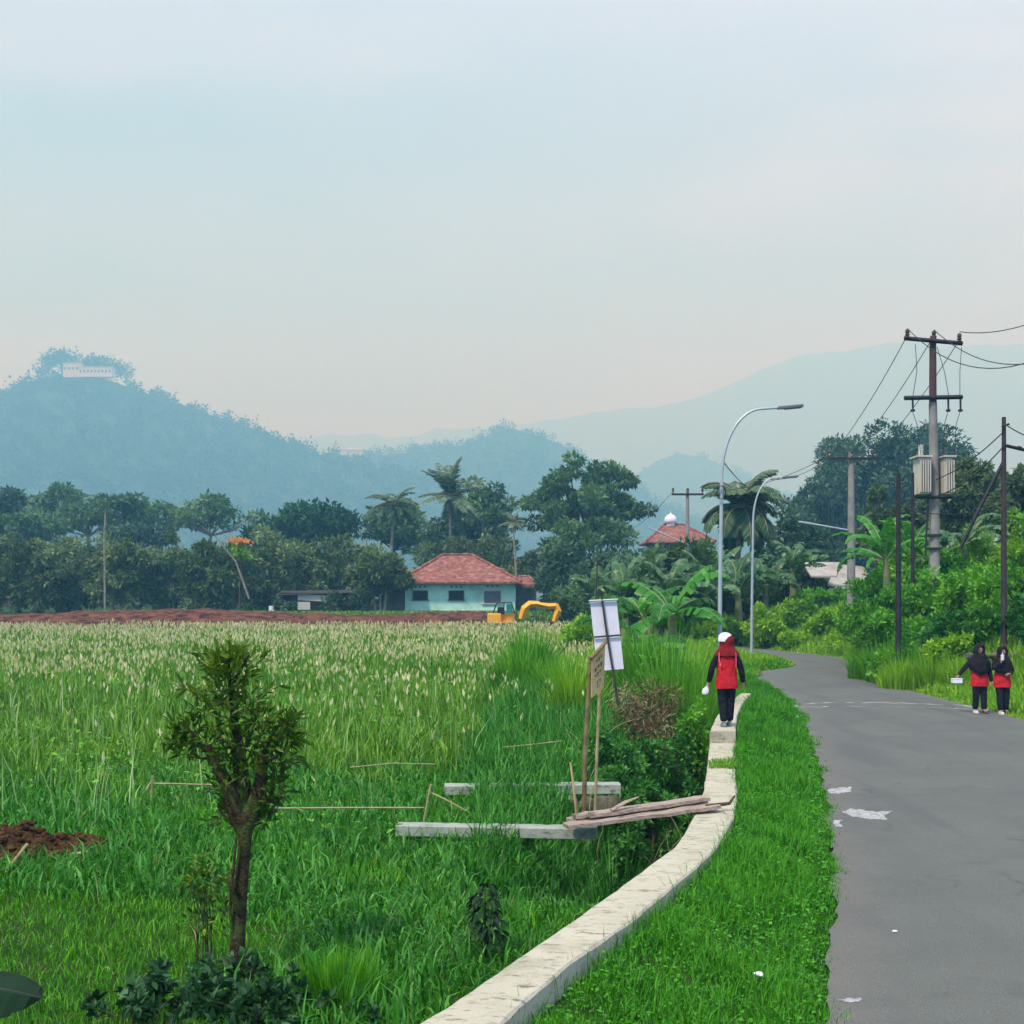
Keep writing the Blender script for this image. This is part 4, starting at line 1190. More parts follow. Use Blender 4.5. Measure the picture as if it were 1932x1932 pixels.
def roof(name, x0, x1, y0, y1, z0, z1, rx0, rx1, mat, parent, thick=.16):
    yc = (y0 + y1) / 2
    mb = MB()
    nx_, nr = 40, 10
    top = []
    b = [(x0, y0), (x1, y0), (x1, y1), (x0, y1)]
    vs = [(x0, y0, z0), (x1, y0, z0), (x1, y1, z0), (x0, y1, z0), (rx0, yc, z1), (rx1, yc, z1),
          (x0, y0, z0 - thick), (x1, y0, z0 - thick), (x1, y1, z0 - thick), (x0, y1, z0 - thick)]
    mb.add(vs, [(0, 1, 5, 4), (1, 2, 5), (2, 3, 4, 5), (3, 0, 4), (6, 7, 1, 0), (7, 8, 2, 1), (8, 9, 3, 2), (9, 6, 0, 3), (9, 8, 7, 6)])
    o = mb.build(name, mat, parent)
    # ridge and hip tiles
    rt = MB()
    for a, b_ in (((rx0, yc, z1), (rx1, yc, z1)), ((x0, y0, z0), (rx0, yc, z1)), ((x1, y0, z0), (rx1, yc, z1))):
        rt.tube([Vector(a) + Vector((0, 0, .05)), Vector(b_) + Vector((0, 0, .05))], .13, 6)
    rt.build('ridge_tiles', mat, o)
    # tile courses
    return o


ex = .55
roof('roof', -Wd / 2 - ex, Wd / 2 + ex, -.9, dp + .9, wh + .1, PX(0, 1047, Yh + 4).z - hz, PX(836, 0, Yh + 4).x - H.location.x, PX(890, 0, Yh + 4).x - H.location.x, M['roofred'], H)
roof('porch_roof', Wd / 2 + .3, Wd / 2 + 1.9, -.3, 5, wh - .1, wh + .6, Wd / 2 + .4, Wd / 2 + 1.2, M['roofred'], H)
for yy_ in (-.4, 4.6): MB().box((Wd / 2 + 1.8, yy_, wh / 2 - .1), (.16, .16, wh - .2)).build('porch_post', M['darkwood'], H)
MB().box((Wd / 2 + .9, 5.2, wh / 2 - .1), (1.7, .1, wh - .3)).build('porch_wall', M['oldwall'], H)
A2 = empty('house_annex', (PX(738, 0, Yh).x, Yh + 1, hz)); tag(A2, 'weathered grey annex under a sagging old tile roof beside the mint house', 'annex')
aw = PX(763, 0, Yh).x - PX(716, 0, Yh).x
MB().box((0, 3, wh / 2 - .1), (aw - .1, 6, wh - .2)).build('wall', M['oldwall'], A2)
mb = MB(); mb.add([(-aw / 2 - .5, -1.1, wh - .15), (aw / 2 + 1.6, -1.3, wh + .12), (aw / 2 + 1.6, 3, wh + 1.5), (-aw / 2 - .1, 3, wh + .9), (-aw / 2 - .5, -1.1, wh - .3), (aw / 2 + 1.6, -1.3, wh - .03), (aw / 2 + 1.6, 3, wh + 1.3), (-aw / 2 - .1, 3, wh + .7)],
                  [(0, 1, 2, 3), (7, 6, 5, 4), (0, 4, 5, 1), (1, 5, 6, 2), (2, 6, 7, 3), (3, 7, 4, 0)])
mb.build('roof', M['roofold'], A2)

SHQ = []
# dark shed among the trees left of the house
S_ = empty('field_shed', (PX(595, 0, 117).x, 117, .95)); tag(S_, 'dark low shed patched with white sheets under the tree row', 'shed')
MB().box((0, 1.5, .95), (6.4, 3, 1.9)).build('wall', M['dark'], S_)
mb = MB(); mb.add([(-3.5, -.4, 1.75), (3.5, -.3, 1.95), (3.5, 3.4, 2.2), (-3.5, 3.4, 2.1), (-3.5, -.4, 1.68), (3.5, -.3, 1.88), (3.5, 3.4, 2.1), (-3.5, 3.4, 2.0)], [(0, 1, 2, 3), (7, 6, 5, 4), (0, 4, 5, 1), (1, 5, 6, 2), (2, 6, 7, 3), (3, 7, 4, 0)])
mb.build('roof', M['darkwood'], S_)
for i_, (dx_, lab_) in enumerate([(-2.6, 'dark shrub hiding the near left end of the low shed'), (1.7, 'dark shrub growing against the low shed front'), (4.2, 'dark shrub between the low shed and the annex')]):
    SHQ.append((S_.location.x + dx_, 115.6 + .2 * i_, 3.0, 1.5 + .5 * i_, lab_))
MB().box((-.1, -.05, 1.45), (2.9, .06, .55), Matrix.Rotation(.05, 3, 'Y')).build('white_sheet', M['plinth'], S_)
MB().box((-1.0, -.05, .75), (1.1, .06, .7)).build('white_sheet', M['plinth'], S_)
MB().box((-3.0, -.05, .5), (2.2, .08, .5)).build('white_sheet', M['whitepaint'], S_)

# red roofed building with dome
Yr = 150.0
R_ = empty('domed_building', (PX(1284, 0, Yr).x, Yr, .9)); tag(R_, 'red roofed building with a small white dome behind the distant pole', 'building')
rz_ = PX(0, 1022, Yr).z - .9
MB().box((0, 4, rz_ / 2), (6.2, 7, rz_)).build('wall', M['oldwall'], R_)
roof('roof', -3.9, 3.9, -.8, 9, rz_, PX(0, 990, Yr + 4).z - .9, -1.4, .9, M['roofred'], R_)
mb = MB(); zt = PX(0, 990, Yr + 4).z - .95
mb.tube([(-.65, 4, zt - .1), (-.65, 4, zt + .2)], .5, 14)
mb.lathe((-.65, 4, zt + .2), [(.6, 0), (.74, .15), (.76, .4), (.66, .7), (.42, .95), (.12, 1.1), (.04, 1.2), (.03, 1.5)], 16)
mb.build('dome', M['whitepaint'], R_, True)

# old shed at the right with grey roofs
Yg = 72.0
G_ = empty('roadside_shed', (PX(1588, 0, Yg).x, Yg, 1.4)); tag(G_, 'old open shed with grey sagging roofs behind the yellow-green hedge', 'shed')
zz1 = PX(0, 1058, Yg).z - 1.4; zz2 = PX(0, 1086, Yg).z - 1.4; zz3 = PX(0, 1110, Yg).z - 1.4
X_ = lambda u: PX(u, 0, Yg).x - G_.location.x
mb = MB()
mb.add([(X_(1530), 0, zz2), (X_(1578), 0, zz2), (X_(1608), 2.5, zz1), (X_(1532), 2.5, zz1), (X_(1530), 0, zz2 - .1), (X_(1578), 0, zz2 - .1), (X_(1608), 2.5, zz1 - .1), (X_(1532), 2.5, zz1 - .1)],
       [(0, 1, 2, 3), (7, 6, 5, 4), (0, 4, 5, 1), (1, 5, 6, 2), (2, 6, 7, 3), (3, 7, 4, 0)])
mb.build('rear_roof', M['roofgrey'], G_)
mb = MB()
mb.add([(X_(1552), -1.2, zz3 + .25), (X_(1648), -1.2, zz3 - .05), (X_(1650), 2.4, zz1 - .25), (X_(1600), 2.4, zz1 - .12), (X_(1552), -1.2, zz3 + .15), (X_(1648), -1.2, zz3 - .15), (X_(1650), 2.4, zz1 - .35), (X_(1600), 2.4, zz1 - .22)],
       [(0, 1, 2, 3), (7, 6, 5, 4), (0, 4, 5, 1), (1, 5, 6, 2), (2, 6, 7, 3), (3, 7, 4, 0)])
mb.build('front_roof', M['roofgrey2'] if 'roofgrey2' in M else M['roofgrey'], G_)
MB().box(((X_(1552) + X_(1650)) / 2, 2.2, zz3 / 2), (X_(1650) - X_(1552), .15, zz3)).build('back_wall', M['oldwall'], G_)
for u in (1560, 1645): MB().box((X_(u), -.9, zz3 / 2), (.18, .18, zz3)).build('roof_post', M['cream'], G_)

# ------------------------------------------------------------------ excavator
Ye = 97.0; se = Ye / F
E = empty('excavator', (PX(948, 0, Ye).x, Ye, float(gz(0, Ye)) + .0)); tag(E, 'yellow excavator with raised arm working in front of the mint house', 'excavator')
ez = E.location.z
e_ = lambda u, v, dy=0: Vector((PX(u, v, Ye).x - E.location.x, dy, PX(u, v, Ye).z - ez))
for dy in (-.75, .75):
    t = MB(); prof = []
    L2, r2 = 1.1, .3
    for k in range(9): a = PI / 2 + PI * k / 8; prof.append((-L2 + r2 * math.cos(a), r2 + r2 * math.sin(a)))
    for k in range(9): a = -PI / 2 + PI * k / 8; prof.append((L2 + r2 * math.cos(a), r2 + r2 * math.sin(a)))
    t.rings([[Vector((x, dy - .22, z)) for x, z in prof], [Vector((x, dy + .22, z)) for x, z in prof]])
    t.build('track', M['track'], E)
MB().box((0, 0, .5), (.9, .9, .25)).build('turntable', M['blacksteel'], E)
mb = MB(); mb.box(e_(933, 1168), (26 * se, 1.7, 22 * se), bev=.1); mb.box(e_(958, 1166, .4), (26 * se, .8, 16 * se), bev=.06); mb.box((0, 0, .68), (1.9, 1.6, .12))
mb.build('body', M['yellow'], E)
mb = MB()
cab = [e_(930, 1158, -.55), e_(937, 1138, -.5), e_(965, 1137, -.5), e_(972, 1158, -.55)]
for dy in (0, 1.0):
    pts = [p + Vector((0, dy, 0)) for p in cab]
    mb.tube(pts, .055, 6)
mb.tube([cab[1], cab[1] + Vector((0, 1, 0))], .05, 6); mb.tube([cab[2], cab[2] + Vector((0, 1, 0))], .05, 6)
mb.tube([(cab[1] + cab[2]) / 2, (cab[0] + cab[3]) / 2], .045, 6)
mb.box((cab[1] + cab[2]) / 2 + Vector((0, .5, .03)), (28 * se, 1.05, .07), bev=.02)
mb.build('cab_frame', M['blacksteel'], E)
gl = MB()
c_ = (cab[1] + cab[3]) / 2
gl.box(e_(961, 1148, -.5), (11 * se, .03, 17 * se)); gl.box(e_(967, 1148, 0), (.03, .9, 16 * se))
gl.build('cab_glass', M['tealglass'], E)
MB().box(e_(945, 1152, 0), (.5, .5, .5), bev=.08).build('seat', M['blacksteel'], E)
bm_ = MB()
bp = [e_(983, 1168, -.1), e_(990, 1148, -.1), e_(1000, 1140, -.1), e_(1016, 1139, -.1)]
bm_.tube(bp, [.2, .29, .28, .19], 4); bm_.build('boom', M['yellow'], E)
MB().tube([e_(1012, 1139, -.1), e_(1035, 1144, -.1), e_(1050, 1143, -.1)], [.18, .25, .22], 4).build('upper_arm', M['yellow2'] if 'yellow2' in M else M['yellow'], E)
MB().tube([e_(1048, 1140, -.1), e_(1053, 1152, -.1), e_(1044, 1176, -.1)], [.2, .26, .15], 4).build('stick', M['yellow'], E)
MB().tube([e_(1004, 1137, -.1), e_(1050, 1136, -.1)], .05, 6).build('hydraulic_ram', M['blacksteel'], E)
bk_ = MB(); prof = [(1030, 1174), (1044, 1172), (1046, 1186), (1040, 1196), (1028, 1194), (1024, 1184)]
bk_.rings([[e_(u, v, -.4) for u, v in prof], [e_(u, v, .3) for u, v in prof]]); bk_.build('bucket', M['blacksteel'], E)

# ------------------------------------------------------------------ trees of the background
row = 'tree row behind the soil bank'
ROW = [(-150, 124, 1012, 130, 'grey-green bushy tree beyond the left end of the row over the soil bank'), (-40, 124, 1008, 130, 'grey-green bushy tree at the left end of the row over the soil bank'),
       (52, 122, 1012, 120, 'second bushy tree from the left in the row over the soil bank'),
       (142, 125, 1004, 130, 'third bushy tree in the row, under the tall white-stemmed tree'),
       (232, 122, 1016, 125, 'fourth bushy tree in the row over the soil bank'),
       (322, 124, 1012, 125, 'fifth bushy tree in the row, left of the orange blossom'),
       (410, 122, 1018, 115, 'sixth bushy tree in the row, just below the orange blossom'),
       (498, 125, 1008, 130, 'seventh bushy tree in the row, right of the orange blossom'),
       (588, 124, 1006, 130, 'eighth bushy tree in the row, above the dark shed'),
       (672, 125, 1004, 120, 'ninth bushy tree in the row, between the shed and the annex'),
       (716, 116.6, 1036, 76, 'bushy grey-green tree hanging over the old annex roof')]
for i, (u, Y, tv, w, lab) in enumerate(ROW):
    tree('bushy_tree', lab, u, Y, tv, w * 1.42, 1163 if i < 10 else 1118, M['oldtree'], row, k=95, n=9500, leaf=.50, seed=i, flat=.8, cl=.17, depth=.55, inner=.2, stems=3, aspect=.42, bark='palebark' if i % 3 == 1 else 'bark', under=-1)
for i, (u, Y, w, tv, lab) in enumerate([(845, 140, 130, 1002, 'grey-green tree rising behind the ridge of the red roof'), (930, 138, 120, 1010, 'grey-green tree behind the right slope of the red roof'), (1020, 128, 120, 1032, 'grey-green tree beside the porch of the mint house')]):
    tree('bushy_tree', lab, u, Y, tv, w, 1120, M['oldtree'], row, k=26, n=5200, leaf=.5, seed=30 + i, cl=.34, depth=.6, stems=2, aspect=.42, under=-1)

back = 'skyline trees behind the tree row'
BK = [(12, 200, 915, 85, 1000, 'darkleaf', 'dark rounded tree against the hill at the frame edge'),
      (112, 205, 909, 110, 1000, 'farleaf', 'wide airy tree crown under the white hilltop building'),
      (160, 190, 945, 90, 1010, 'farleaf', 'small tree tucked right of the wide airy crown'),
      (222, 195, 926, 95, 1000, 'farleaf', 'flat-topped tree with a slender white stem'),
      (305, 210, 945, 85, 1005, 'farleaf', 'pale small tree right of the flat-topped tree'),
      (400, 190, 936, 130, 1010, 'farleaf', 'spreading umbrella tree above the orange blossom'),
      (582, 160, 946, 160, 1025, 'deeptree', 'dark green broad tree alone against the hill, left of the palms'),
      (515, 165, 985, 110, 1030, 'deeptree', 'low dark tree leaning against the broad dark tree'),
      (738, 165, 938, 100, 1040, 'farleaf', 'dense tree wrapped round the smaller palm'),
      (915, 160, 912, 95, 1050, 'farleaf', 'dark blue-green tree right of the tall coconut palm'),
      (868, 158, 955, 120, 1050, 'darkleaf', 'dark tree below the crown of the tall coconut palm'),
      (55, 185, 960, 130, 1030, 'farleaf', 'low wide tree behind the left end of the row'),
      (270, 180, 985, 110, 1030, 'darkleaf', 'low dark shrubby tree between flat-topped and umbrella trees')]
M['deeptree'] = leaf_mat('deep_green_tree', (0.012, 0.045, 0.018), (0.025, 0.09, 0.03), (0.06, 0.16, 0.06), None)
for i, (u, Y, tv, w, bv, mt, lab) in enumerate(BK):
    airy = 'airy' in lab or 'umbrella' in lab or 'flat-topped' in lab
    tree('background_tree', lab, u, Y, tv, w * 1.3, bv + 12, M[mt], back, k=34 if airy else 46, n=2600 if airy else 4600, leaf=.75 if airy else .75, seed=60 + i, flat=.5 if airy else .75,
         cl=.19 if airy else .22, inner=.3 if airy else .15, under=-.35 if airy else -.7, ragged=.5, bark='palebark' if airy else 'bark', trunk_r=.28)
tree('big_tree', 'big spreading tree with sky gaps in its crown, centre of the tree line', 1100, 135, 864, 250, 1030, M['farleaf'], None, k=80, n=12500, leaf=.52, seed=99, flat=.5, cl=.14, inner=.15, ragged=.5, trunk_r=.4, depth=.8)
tree('big_tree', 'lower dense tree filling the space under the big spreading tree', 1130, 128, 945, 235, 1150, M['farleaf'], None, k=70, n=9500, leaf=.52, seed=100, flat=.65, cl=.18, under=-1)
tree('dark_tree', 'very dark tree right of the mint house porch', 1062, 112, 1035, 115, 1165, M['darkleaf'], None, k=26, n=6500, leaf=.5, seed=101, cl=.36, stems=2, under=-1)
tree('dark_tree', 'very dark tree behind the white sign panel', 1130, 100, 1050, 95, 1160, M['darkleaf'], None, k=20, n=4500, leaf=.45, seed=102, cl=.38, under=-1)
palm('coconut_palm', 'tall coconut palm with long arching fronds above the red roof', 850, 142, 936, 72, M['palm'], 3, 28, 52, droop=.55, trunk_r=.17, up=.9)
palm('coconut_palm', 'smaller palm half hidden in trees left of the tall coconut palm', 742, 150, 950, 56, M['palmdark'], 5, 26, 44, droop=.75, trunk_r=.17, up=.6)
palm('young_palm', 'small spiky palm beside the big spreading tree', 968, 126, 985, 28, M['palm'], 8, 14, 26, droop=.6, trunk_r=.1, up=.75)
palm('coconut_palm', 'drooping feathery palm behind the two curved street lamps', 1400, 78, 955, 105, M['palmdark'], 11, 40, 70, droop=1.05, trunk_r=.16, up=.8)

# orange blossom
Yo = 120
ob = tree('blossom_tree', 'slim yellow-green plant topped by an orange blossom spray above the tree row', 452, Yo, 1022, 34, 1060, M['limeshrub'], None, k=6, n=420, leaf=.4, seed=140, cl=.5, trunk_r=.07)
rng = np.random.default_rng(8)
n = 160
P = np.stack([rng.normal(0, .42, n), rng.normal(0, .3, n), PX(0, 1021, Yo).z - ob.location.z + rng.normal(0, .11, n)], 1); P[:, 2] -= P[:, 0] * .12
link('blossom', leaf_mesh('blossom', P, rng.normal(size=(n, 3)), rng.normal(size=(n, 3)) + [0, 0, 1], np.full(n, .34), np.full(n, .2), rng.random(n)), M['blossom'], ob)
# bare slender leaning stem beside it
o = MB().tube([PX(470, 1130, 119.5), PX(445, 1060, 119.5), PX(405, 1010, 119.5)], [.1, .09, .05], 6).build('leaning_trunk', M['palebark']); tag(o, 'bare pale leaning trunk in front of the tree row', 'trunk')
o = MB().tube([(PX(198, 1060, 118).x, 118, 1.0), PX(197, 1010, 118), PX(199, 965, 118)], [.1, .09, .06], 6).build('pale_trunk', M['palebark']); tag(o, 'straight pale bare trunk standing before the flat-topped tree', 'trunk')

# right side big trees
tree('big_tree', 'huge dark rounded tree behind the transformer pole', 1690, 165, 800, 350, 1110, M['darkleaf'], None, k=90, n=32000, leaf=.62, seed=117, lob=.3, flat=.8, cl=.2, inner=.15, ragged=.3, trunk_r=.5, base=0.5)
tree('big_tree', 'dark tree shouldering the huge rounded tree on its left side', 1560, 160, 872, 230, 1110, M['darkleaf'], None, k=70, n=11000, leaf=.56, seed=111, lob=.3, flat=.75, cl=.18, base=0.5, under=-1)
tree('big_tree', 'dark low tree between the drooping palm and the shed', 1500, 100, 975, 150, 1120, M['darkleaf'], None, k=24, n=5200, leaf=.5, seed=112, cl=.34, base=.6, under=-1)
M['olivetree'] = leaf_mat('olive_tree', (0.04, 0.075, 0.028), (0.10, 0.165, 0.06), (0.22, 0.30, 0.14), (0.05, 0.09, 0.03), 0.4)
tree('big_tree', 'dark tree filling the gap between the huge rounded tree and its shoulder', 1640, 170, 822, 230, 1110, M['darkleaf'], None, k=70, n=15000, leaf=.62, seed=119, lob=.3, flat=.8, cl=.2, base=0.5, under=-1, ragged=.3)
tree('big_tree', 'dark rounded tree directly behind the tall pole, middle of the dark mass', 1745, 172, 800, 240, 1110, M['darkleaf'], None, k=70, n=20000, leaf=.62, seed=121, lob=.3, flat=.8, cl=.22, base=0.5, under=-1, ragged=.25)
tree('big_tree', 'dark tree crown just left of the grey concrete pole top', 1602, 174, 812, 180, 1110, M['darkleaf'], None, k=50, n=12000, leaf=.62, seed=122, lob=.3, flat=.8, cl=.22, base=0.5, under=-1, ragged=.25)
tree('olive_tree', 'pale olive tree right of the transformer', 1830, 70, 855, 160, 1060, M['olivetree'], None, k=75, n=11000, leaf=.34, seed=113, flat=.7, cl=.16, under=-1, inner=.3, base=2.2)
tree('olive_tree', 'pale olive tree left of the transformer', 1690, 74, 915, 165, 1100, M['olivetree'], None, k=60, n=9500, leaf=.34, seed=114, flat=.7, cl=.17, under=-1, base=2.0)
tree('olive_tree', 'darker olive tree at the frame edge behind the slim dark pole', 1935, 62, 868, 150, 1060, M['olivetree'], None, k=60, n=9500, leaf=.32, seed=115, flat=.7, cl=.17, under=-1, base=2.4)

# ------------------------------------------------------------------ bananas
for i_, (a_, b_, c_, d_, lab_) in enumerate(SHQ):
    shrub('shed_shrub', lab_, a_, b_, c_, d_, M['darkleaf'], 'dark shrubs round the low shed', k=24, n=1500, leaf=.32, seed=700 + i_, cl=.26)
bg = 'banana plants at the bend'
BAN = [(1175, 62, 1045, 1, 'banana plant nearest the white sign in the dark thicket'), (1222, 66, 1020, 2, 'banana plant in the thicket below the red roof'),
       (1262, 62, 1035, 3, 'banana plant left of the distant pole'), (1330, 64, 1030, 4, 'banana plant right of the distant pole'),
       (1388, 66, 1015, 5, 'banana plant between the two street lamp shafts'), (1440, 68, 1030, 6, 'banana plant right of the farther street lamp'),
       (1492, 70, 1000, 7, 'tall banana plant with upright leaves before the shed'), (1130, 70, 1050, 8, 'banana plant at the foot of the big spreading tree'),
       (1350, 74, 1010, 9, 'rear banana plant under the drooping palm'), (1292, 72, 1020, 10, 'rear banana plant behind the distant pole')]
for (u, Y, tv, sd, lab) in BAN:
    x_ = PX(u, 0, Y).x; zg = float(gz(x_, Y)); h_ = PX(0, tv, Y).z - zg
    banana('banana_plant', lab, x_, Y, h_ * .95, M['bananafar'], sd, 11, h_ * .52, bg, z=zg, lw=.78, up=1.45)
tg = 'dark thicket under the banana plants'
for i, (u, Y, tv, w, lab) in enumerate([(1150, 68, 1085, 100, 'dark thicket shrub right of the white sign top'), (1205, 72, 1040, 110, 'dark thicket shrub below the big spreading tree'), (1255, 69, 984, 110, 'dark thicket shrub under the red roof'),
                                        (1316, 70, 986, 110, 'dark thicket shrub right of the distant pole foot'), (1365, 70, 1065, 95, 'dark thicket shrub beside the nearer lamp shaft'), (1420, 72, 1060, 100, 'dark thicket shrub beside the farther lamp shaft'),
                                        (1475, 73, 1070, 95, 'dark thicket shrub at the foot of the upright banana plant'), (1095, 108, 1090, 120, 'dark thicket shrub behind the excavator bucket'), (1525, 78, 1065, 80, 'dark thicket shrub left of the shed')]):
    x_ = PX(u, 0, Y).x; zg = float(gz(x_, Y))
    shrub('thicket_shrub', lab, x_, Y, w * Y / F * 1.3, (PX(0, tv, Y).z - zg), M['farleaf'] if i % 2 else M['darkgreen'], tg, k=44, n=4600, leaf=.32, seed=300 + i, cl=.24, aspect=.4)
banana('banana_plant', 'fresh green banana plant with broad leaves behind the white sign', PX(1262, 0, 33).x, 33, 3.7, M['banana'], 21, 12, 1.8, lw=.62, z=.0, els=[1.2, .6, .15, .9, -.05, .5, .3])
banana('banana_plant', 'green banana plant with torn leaves just right of the white sign top', PX(1208, 0, 36).x, 36, 3.5, M['banana'], 27, 10, 1.7, lw=.55, z=.0)
banana('banana_plant', 'low green banana plant with hanging leaves beside the wall end', PX(1215, 0, 30).x, 30, 2.1, M['banana'], 22, 7, 1.2, lw=.5, z=.0)
banana('banana_plant', 'banana plant with upright spear leaves left of the black pole', PX(1668, 0, 44).x, 44, 3.1, M['banana'], 23, 11, 2.2, lw=.42, z=2.0, up=1.5)
banana('banana_plant', 'banana plant with arching leaves beside the tall utility pole', PX(1720, 0, 47).x, 47, 3.0, M['banana'], 24, 10, 2.0, lw=.42, z=2.4, up=1.4)
banana('banana_plant', 'banana plant with pale drooping leaves right of the tall utility pole', PX(1815, 0, 46).x, 46, 3.0, M['bananafar'], 25, 10, 2.0, lw=.44, z=2.6)

# ------------------------------------------------------------------ shrubs: hedge at the bend, right bank, ditch side
hg = 'yellow-green shrubs beyond the bend'
HED = [(1330, 63, 1150, 80, 'lime'), (1385, 65, 1155, 80, 'lime'), (1445, 62, 1140, 85, 'lime'), (1500, 64, 1128, 90, 'lime'), (1560, 60, 1150, 85, 'lime'), (1615, 58, 1140, 80, 'lime'), (1530, 67, 1112, 100, 'green'), (1600, 66, 1106, 90, 'green'), (1660, 56, 1135, 70, 'green')]
HL = ['lime shrub behind the nearer street lamp foot', 'lime shrub between the lamp feet', 'lime shrub just right of the farther lamp foot', 'lime shrub below the tall upright banana plant', 'lime shrub below the shed post', 'lime shrub at the foot of the grey concrete pole',
      'green shrub hiding the shed base', 'green shrub below the front shed roof', 'green shrub where the hedge meets the right bank']
for i, ((u, Y, tv, w, c), lab) in enumerate(zip(HED, HL)):
    x = PX(u, 0, Y).x; z = float(gz(x, Y)); h = PX(0, tv, Y).z - z
    shrub('hedge_shrub', lab, x, Y, w * Y / F * 1.25, max(h, .8) * 1.05, M['limeshrub'] if c == 'lime' else M['greenshrub'], hg, k=40, n=3600, leaf=.22, seed=i, up=.45, cl=.22)
low = [(1335, 58, 55), (1400, 60.5, 70), (1470, 60, 80), (1545, 56, 80), (1610, 53.5, 70), (1650, 51, 50)]
for i, (u, Y, w) in enumerate(low):
    x = PX(u, 0, Y).x
    if road_l(Y) < x < road_r(Y) + .5: x = float(road_r(Y)) + .9
    shrub('verge_shrub', ['low lime weeds beside the nearer lamp shaft', 'low lime weeds beside the farther lamp shaft', 'low lime weeds at the outer edge of the bend', 'low lime weeds along the middle of the bend', 'low lime weeds near the road bend end', 'low lime weeds beside the right bank tip'][i],
          x, Y, w * Y / F * 1.2, .75, M['limeshrub'], 'low weeds along the bend', k=14, n=1700, leaf=.15, seed=30 + i, up=.5)

rb_ = 'shrubs on the right bank'
RB = [(1690, 46, 1022, 110, 'greenshrub', 'green shrub crowding the spear-leaved banana from behind'), (1738, 49, 1002, 110, 'limeshrub', 'lime shrub behind the short dark service post'), (1632, 50, 1088, 90, 'greenshrub', 'green shrub in front of the right end of the shed'), (1665, 40.5, 1150, 85, 'greenshrub', 'leafy green shrub at the tip of the right bank'), (1700, 43, 1085, 110, 'greenshrub', 'dark shrub behind the black pole'),
      (1650, 45, 1075, 90, 'greenshrub', 'green shrub below the spear-leaved banana'), (1745, 38.5, 1165, 95, 'greenshrub', 'low green shrub right of the black pole foot'),
      (1765, 41, 1078, 120, 'greenshrub', 'green shrub hiding the foot of the tall utility pole'), (1835, 39, 1060, 130, 'greenshrub', 'broad green shrub between the tall pole and the slim dark pole'),
      (1905, 37, 1060, 120, 'greenshrub', 'deep green shrub behind the slim dark pole'), (1860, 47, 985, 130, 'limeshrub', 'light lime shrub high on the bank left of the slim dark pole'),
      (1930, 45, 972, 120, 'limeshrub', 'light lime shrub high on the bank at the frame edge'), (1800, 36, 1150, 110, 'deepshrub', 'dark hollow shrub above the left girl'),
      (1880, 36, 1130, 110, 'greenshrub', 'dark shrub above the low stone wall'), (1795, 35, 1200, 85, 'limeshrub', 'pale scrambling shrub left of the stone wall'), (1950, 34, 1120, 90, 'deepshrub', 'dark shrub at the frame edge above the stone wall'),
      (1780, 46, 1020, 110, 'greenshrub', 'green shrub high on the bank behind the tall utility pole'), (1700, 36.5, 1215, 90, 'greenshrub', 'grassy shrub at the foot of the black pole')]
for i, (u, Y, tv, w, mt, lab) in enumerate(RB):
    x = PX(u, 0, Y).x; z = float(gz(x, Y)); h = PX(0, tv, Y).z - z
    shrub('bank_shrub', lab, x, Y, w * Y / F * 1.45, max(h, .7) * 1.12, M[mt], rb_, k=60, n=6800, leaf=.15, seed=50 + i, cl=.22, aspect=.5, up=.25)

dg = 'shrubs along the ditch'
DS = [(1286, 19.6, 1338, 75, 'deepshrub', 'dark tangled shrub beside the raised wall section', 2200, .085), (1304, 17.6, 1408, 55, 'deepshrub', 'small dark shrub pressed against the wall before the step', 1300, .075), (1318, 22.5, 1268, 70, 'greenshrub', 'leafy green shrub at the left hand of the girl on the wall', 1800, .1), (1128, 18.8, 1352, 95, 'deepshrub', 'dark leafy ground cover just right of the wooden sign pole', 2200, .085), (1190, 16.9, 1415, 100, 'deepshrub', 'dark leafy ground cover behind the rear culvert beam end', 2400, .075), (1222, 19.3, 1340, 110, 'deepshrub', 'dark leafy shrub directly under the dry brown bush', 2600, .09), (1290, 25, 1230, 95, 'greenshrub', 'tall leafy green shrub between the white sign and the girl', 2600, .13), (1235, 26, 1215, 90, 'greenshrub', 'leafy green shrub right of the white sign panel', 2400, .13),
      (1190, 17.5, 1345, 130, 'deepshrub', 'dark leafy ground shrub right of the wooden sign', 3200, .085), (1228, 16.8, 1392, 90, 'deepshrub', 'dark ditch shrub left of the wall step', 2600, .085),
      (1310, 21, 1295, 60, 'greenshrub', 'green shrub touching the wall behind the girl', 1500, .11), (1185, 15.0, 1462, 100, 'deepshrub', 'dark shrub in the ditch behind the planks', 2200, .075),
      (1100, 55, 1158, 100, 'limeshrub', 'lime shrub mound right of the excavator arm', 2600, .22)]
for i, (u, Y, tv, w, mt, lab, n_, lf) in enumerate(DS):
    x = PX(u, 0, Y).x; z = float(gz(x, Y)); h = PX(0, tv, Y).z - z
    shrub('ditch_shrub', lab, x, Y, w * Y / F * 1.1, max(h, .5), M[mt], dg, k=36, n=n_, leaf=lf, seed=80 + i, cl=.24, up=.25, aspect=.42 if 'weed' not in lab else .25)
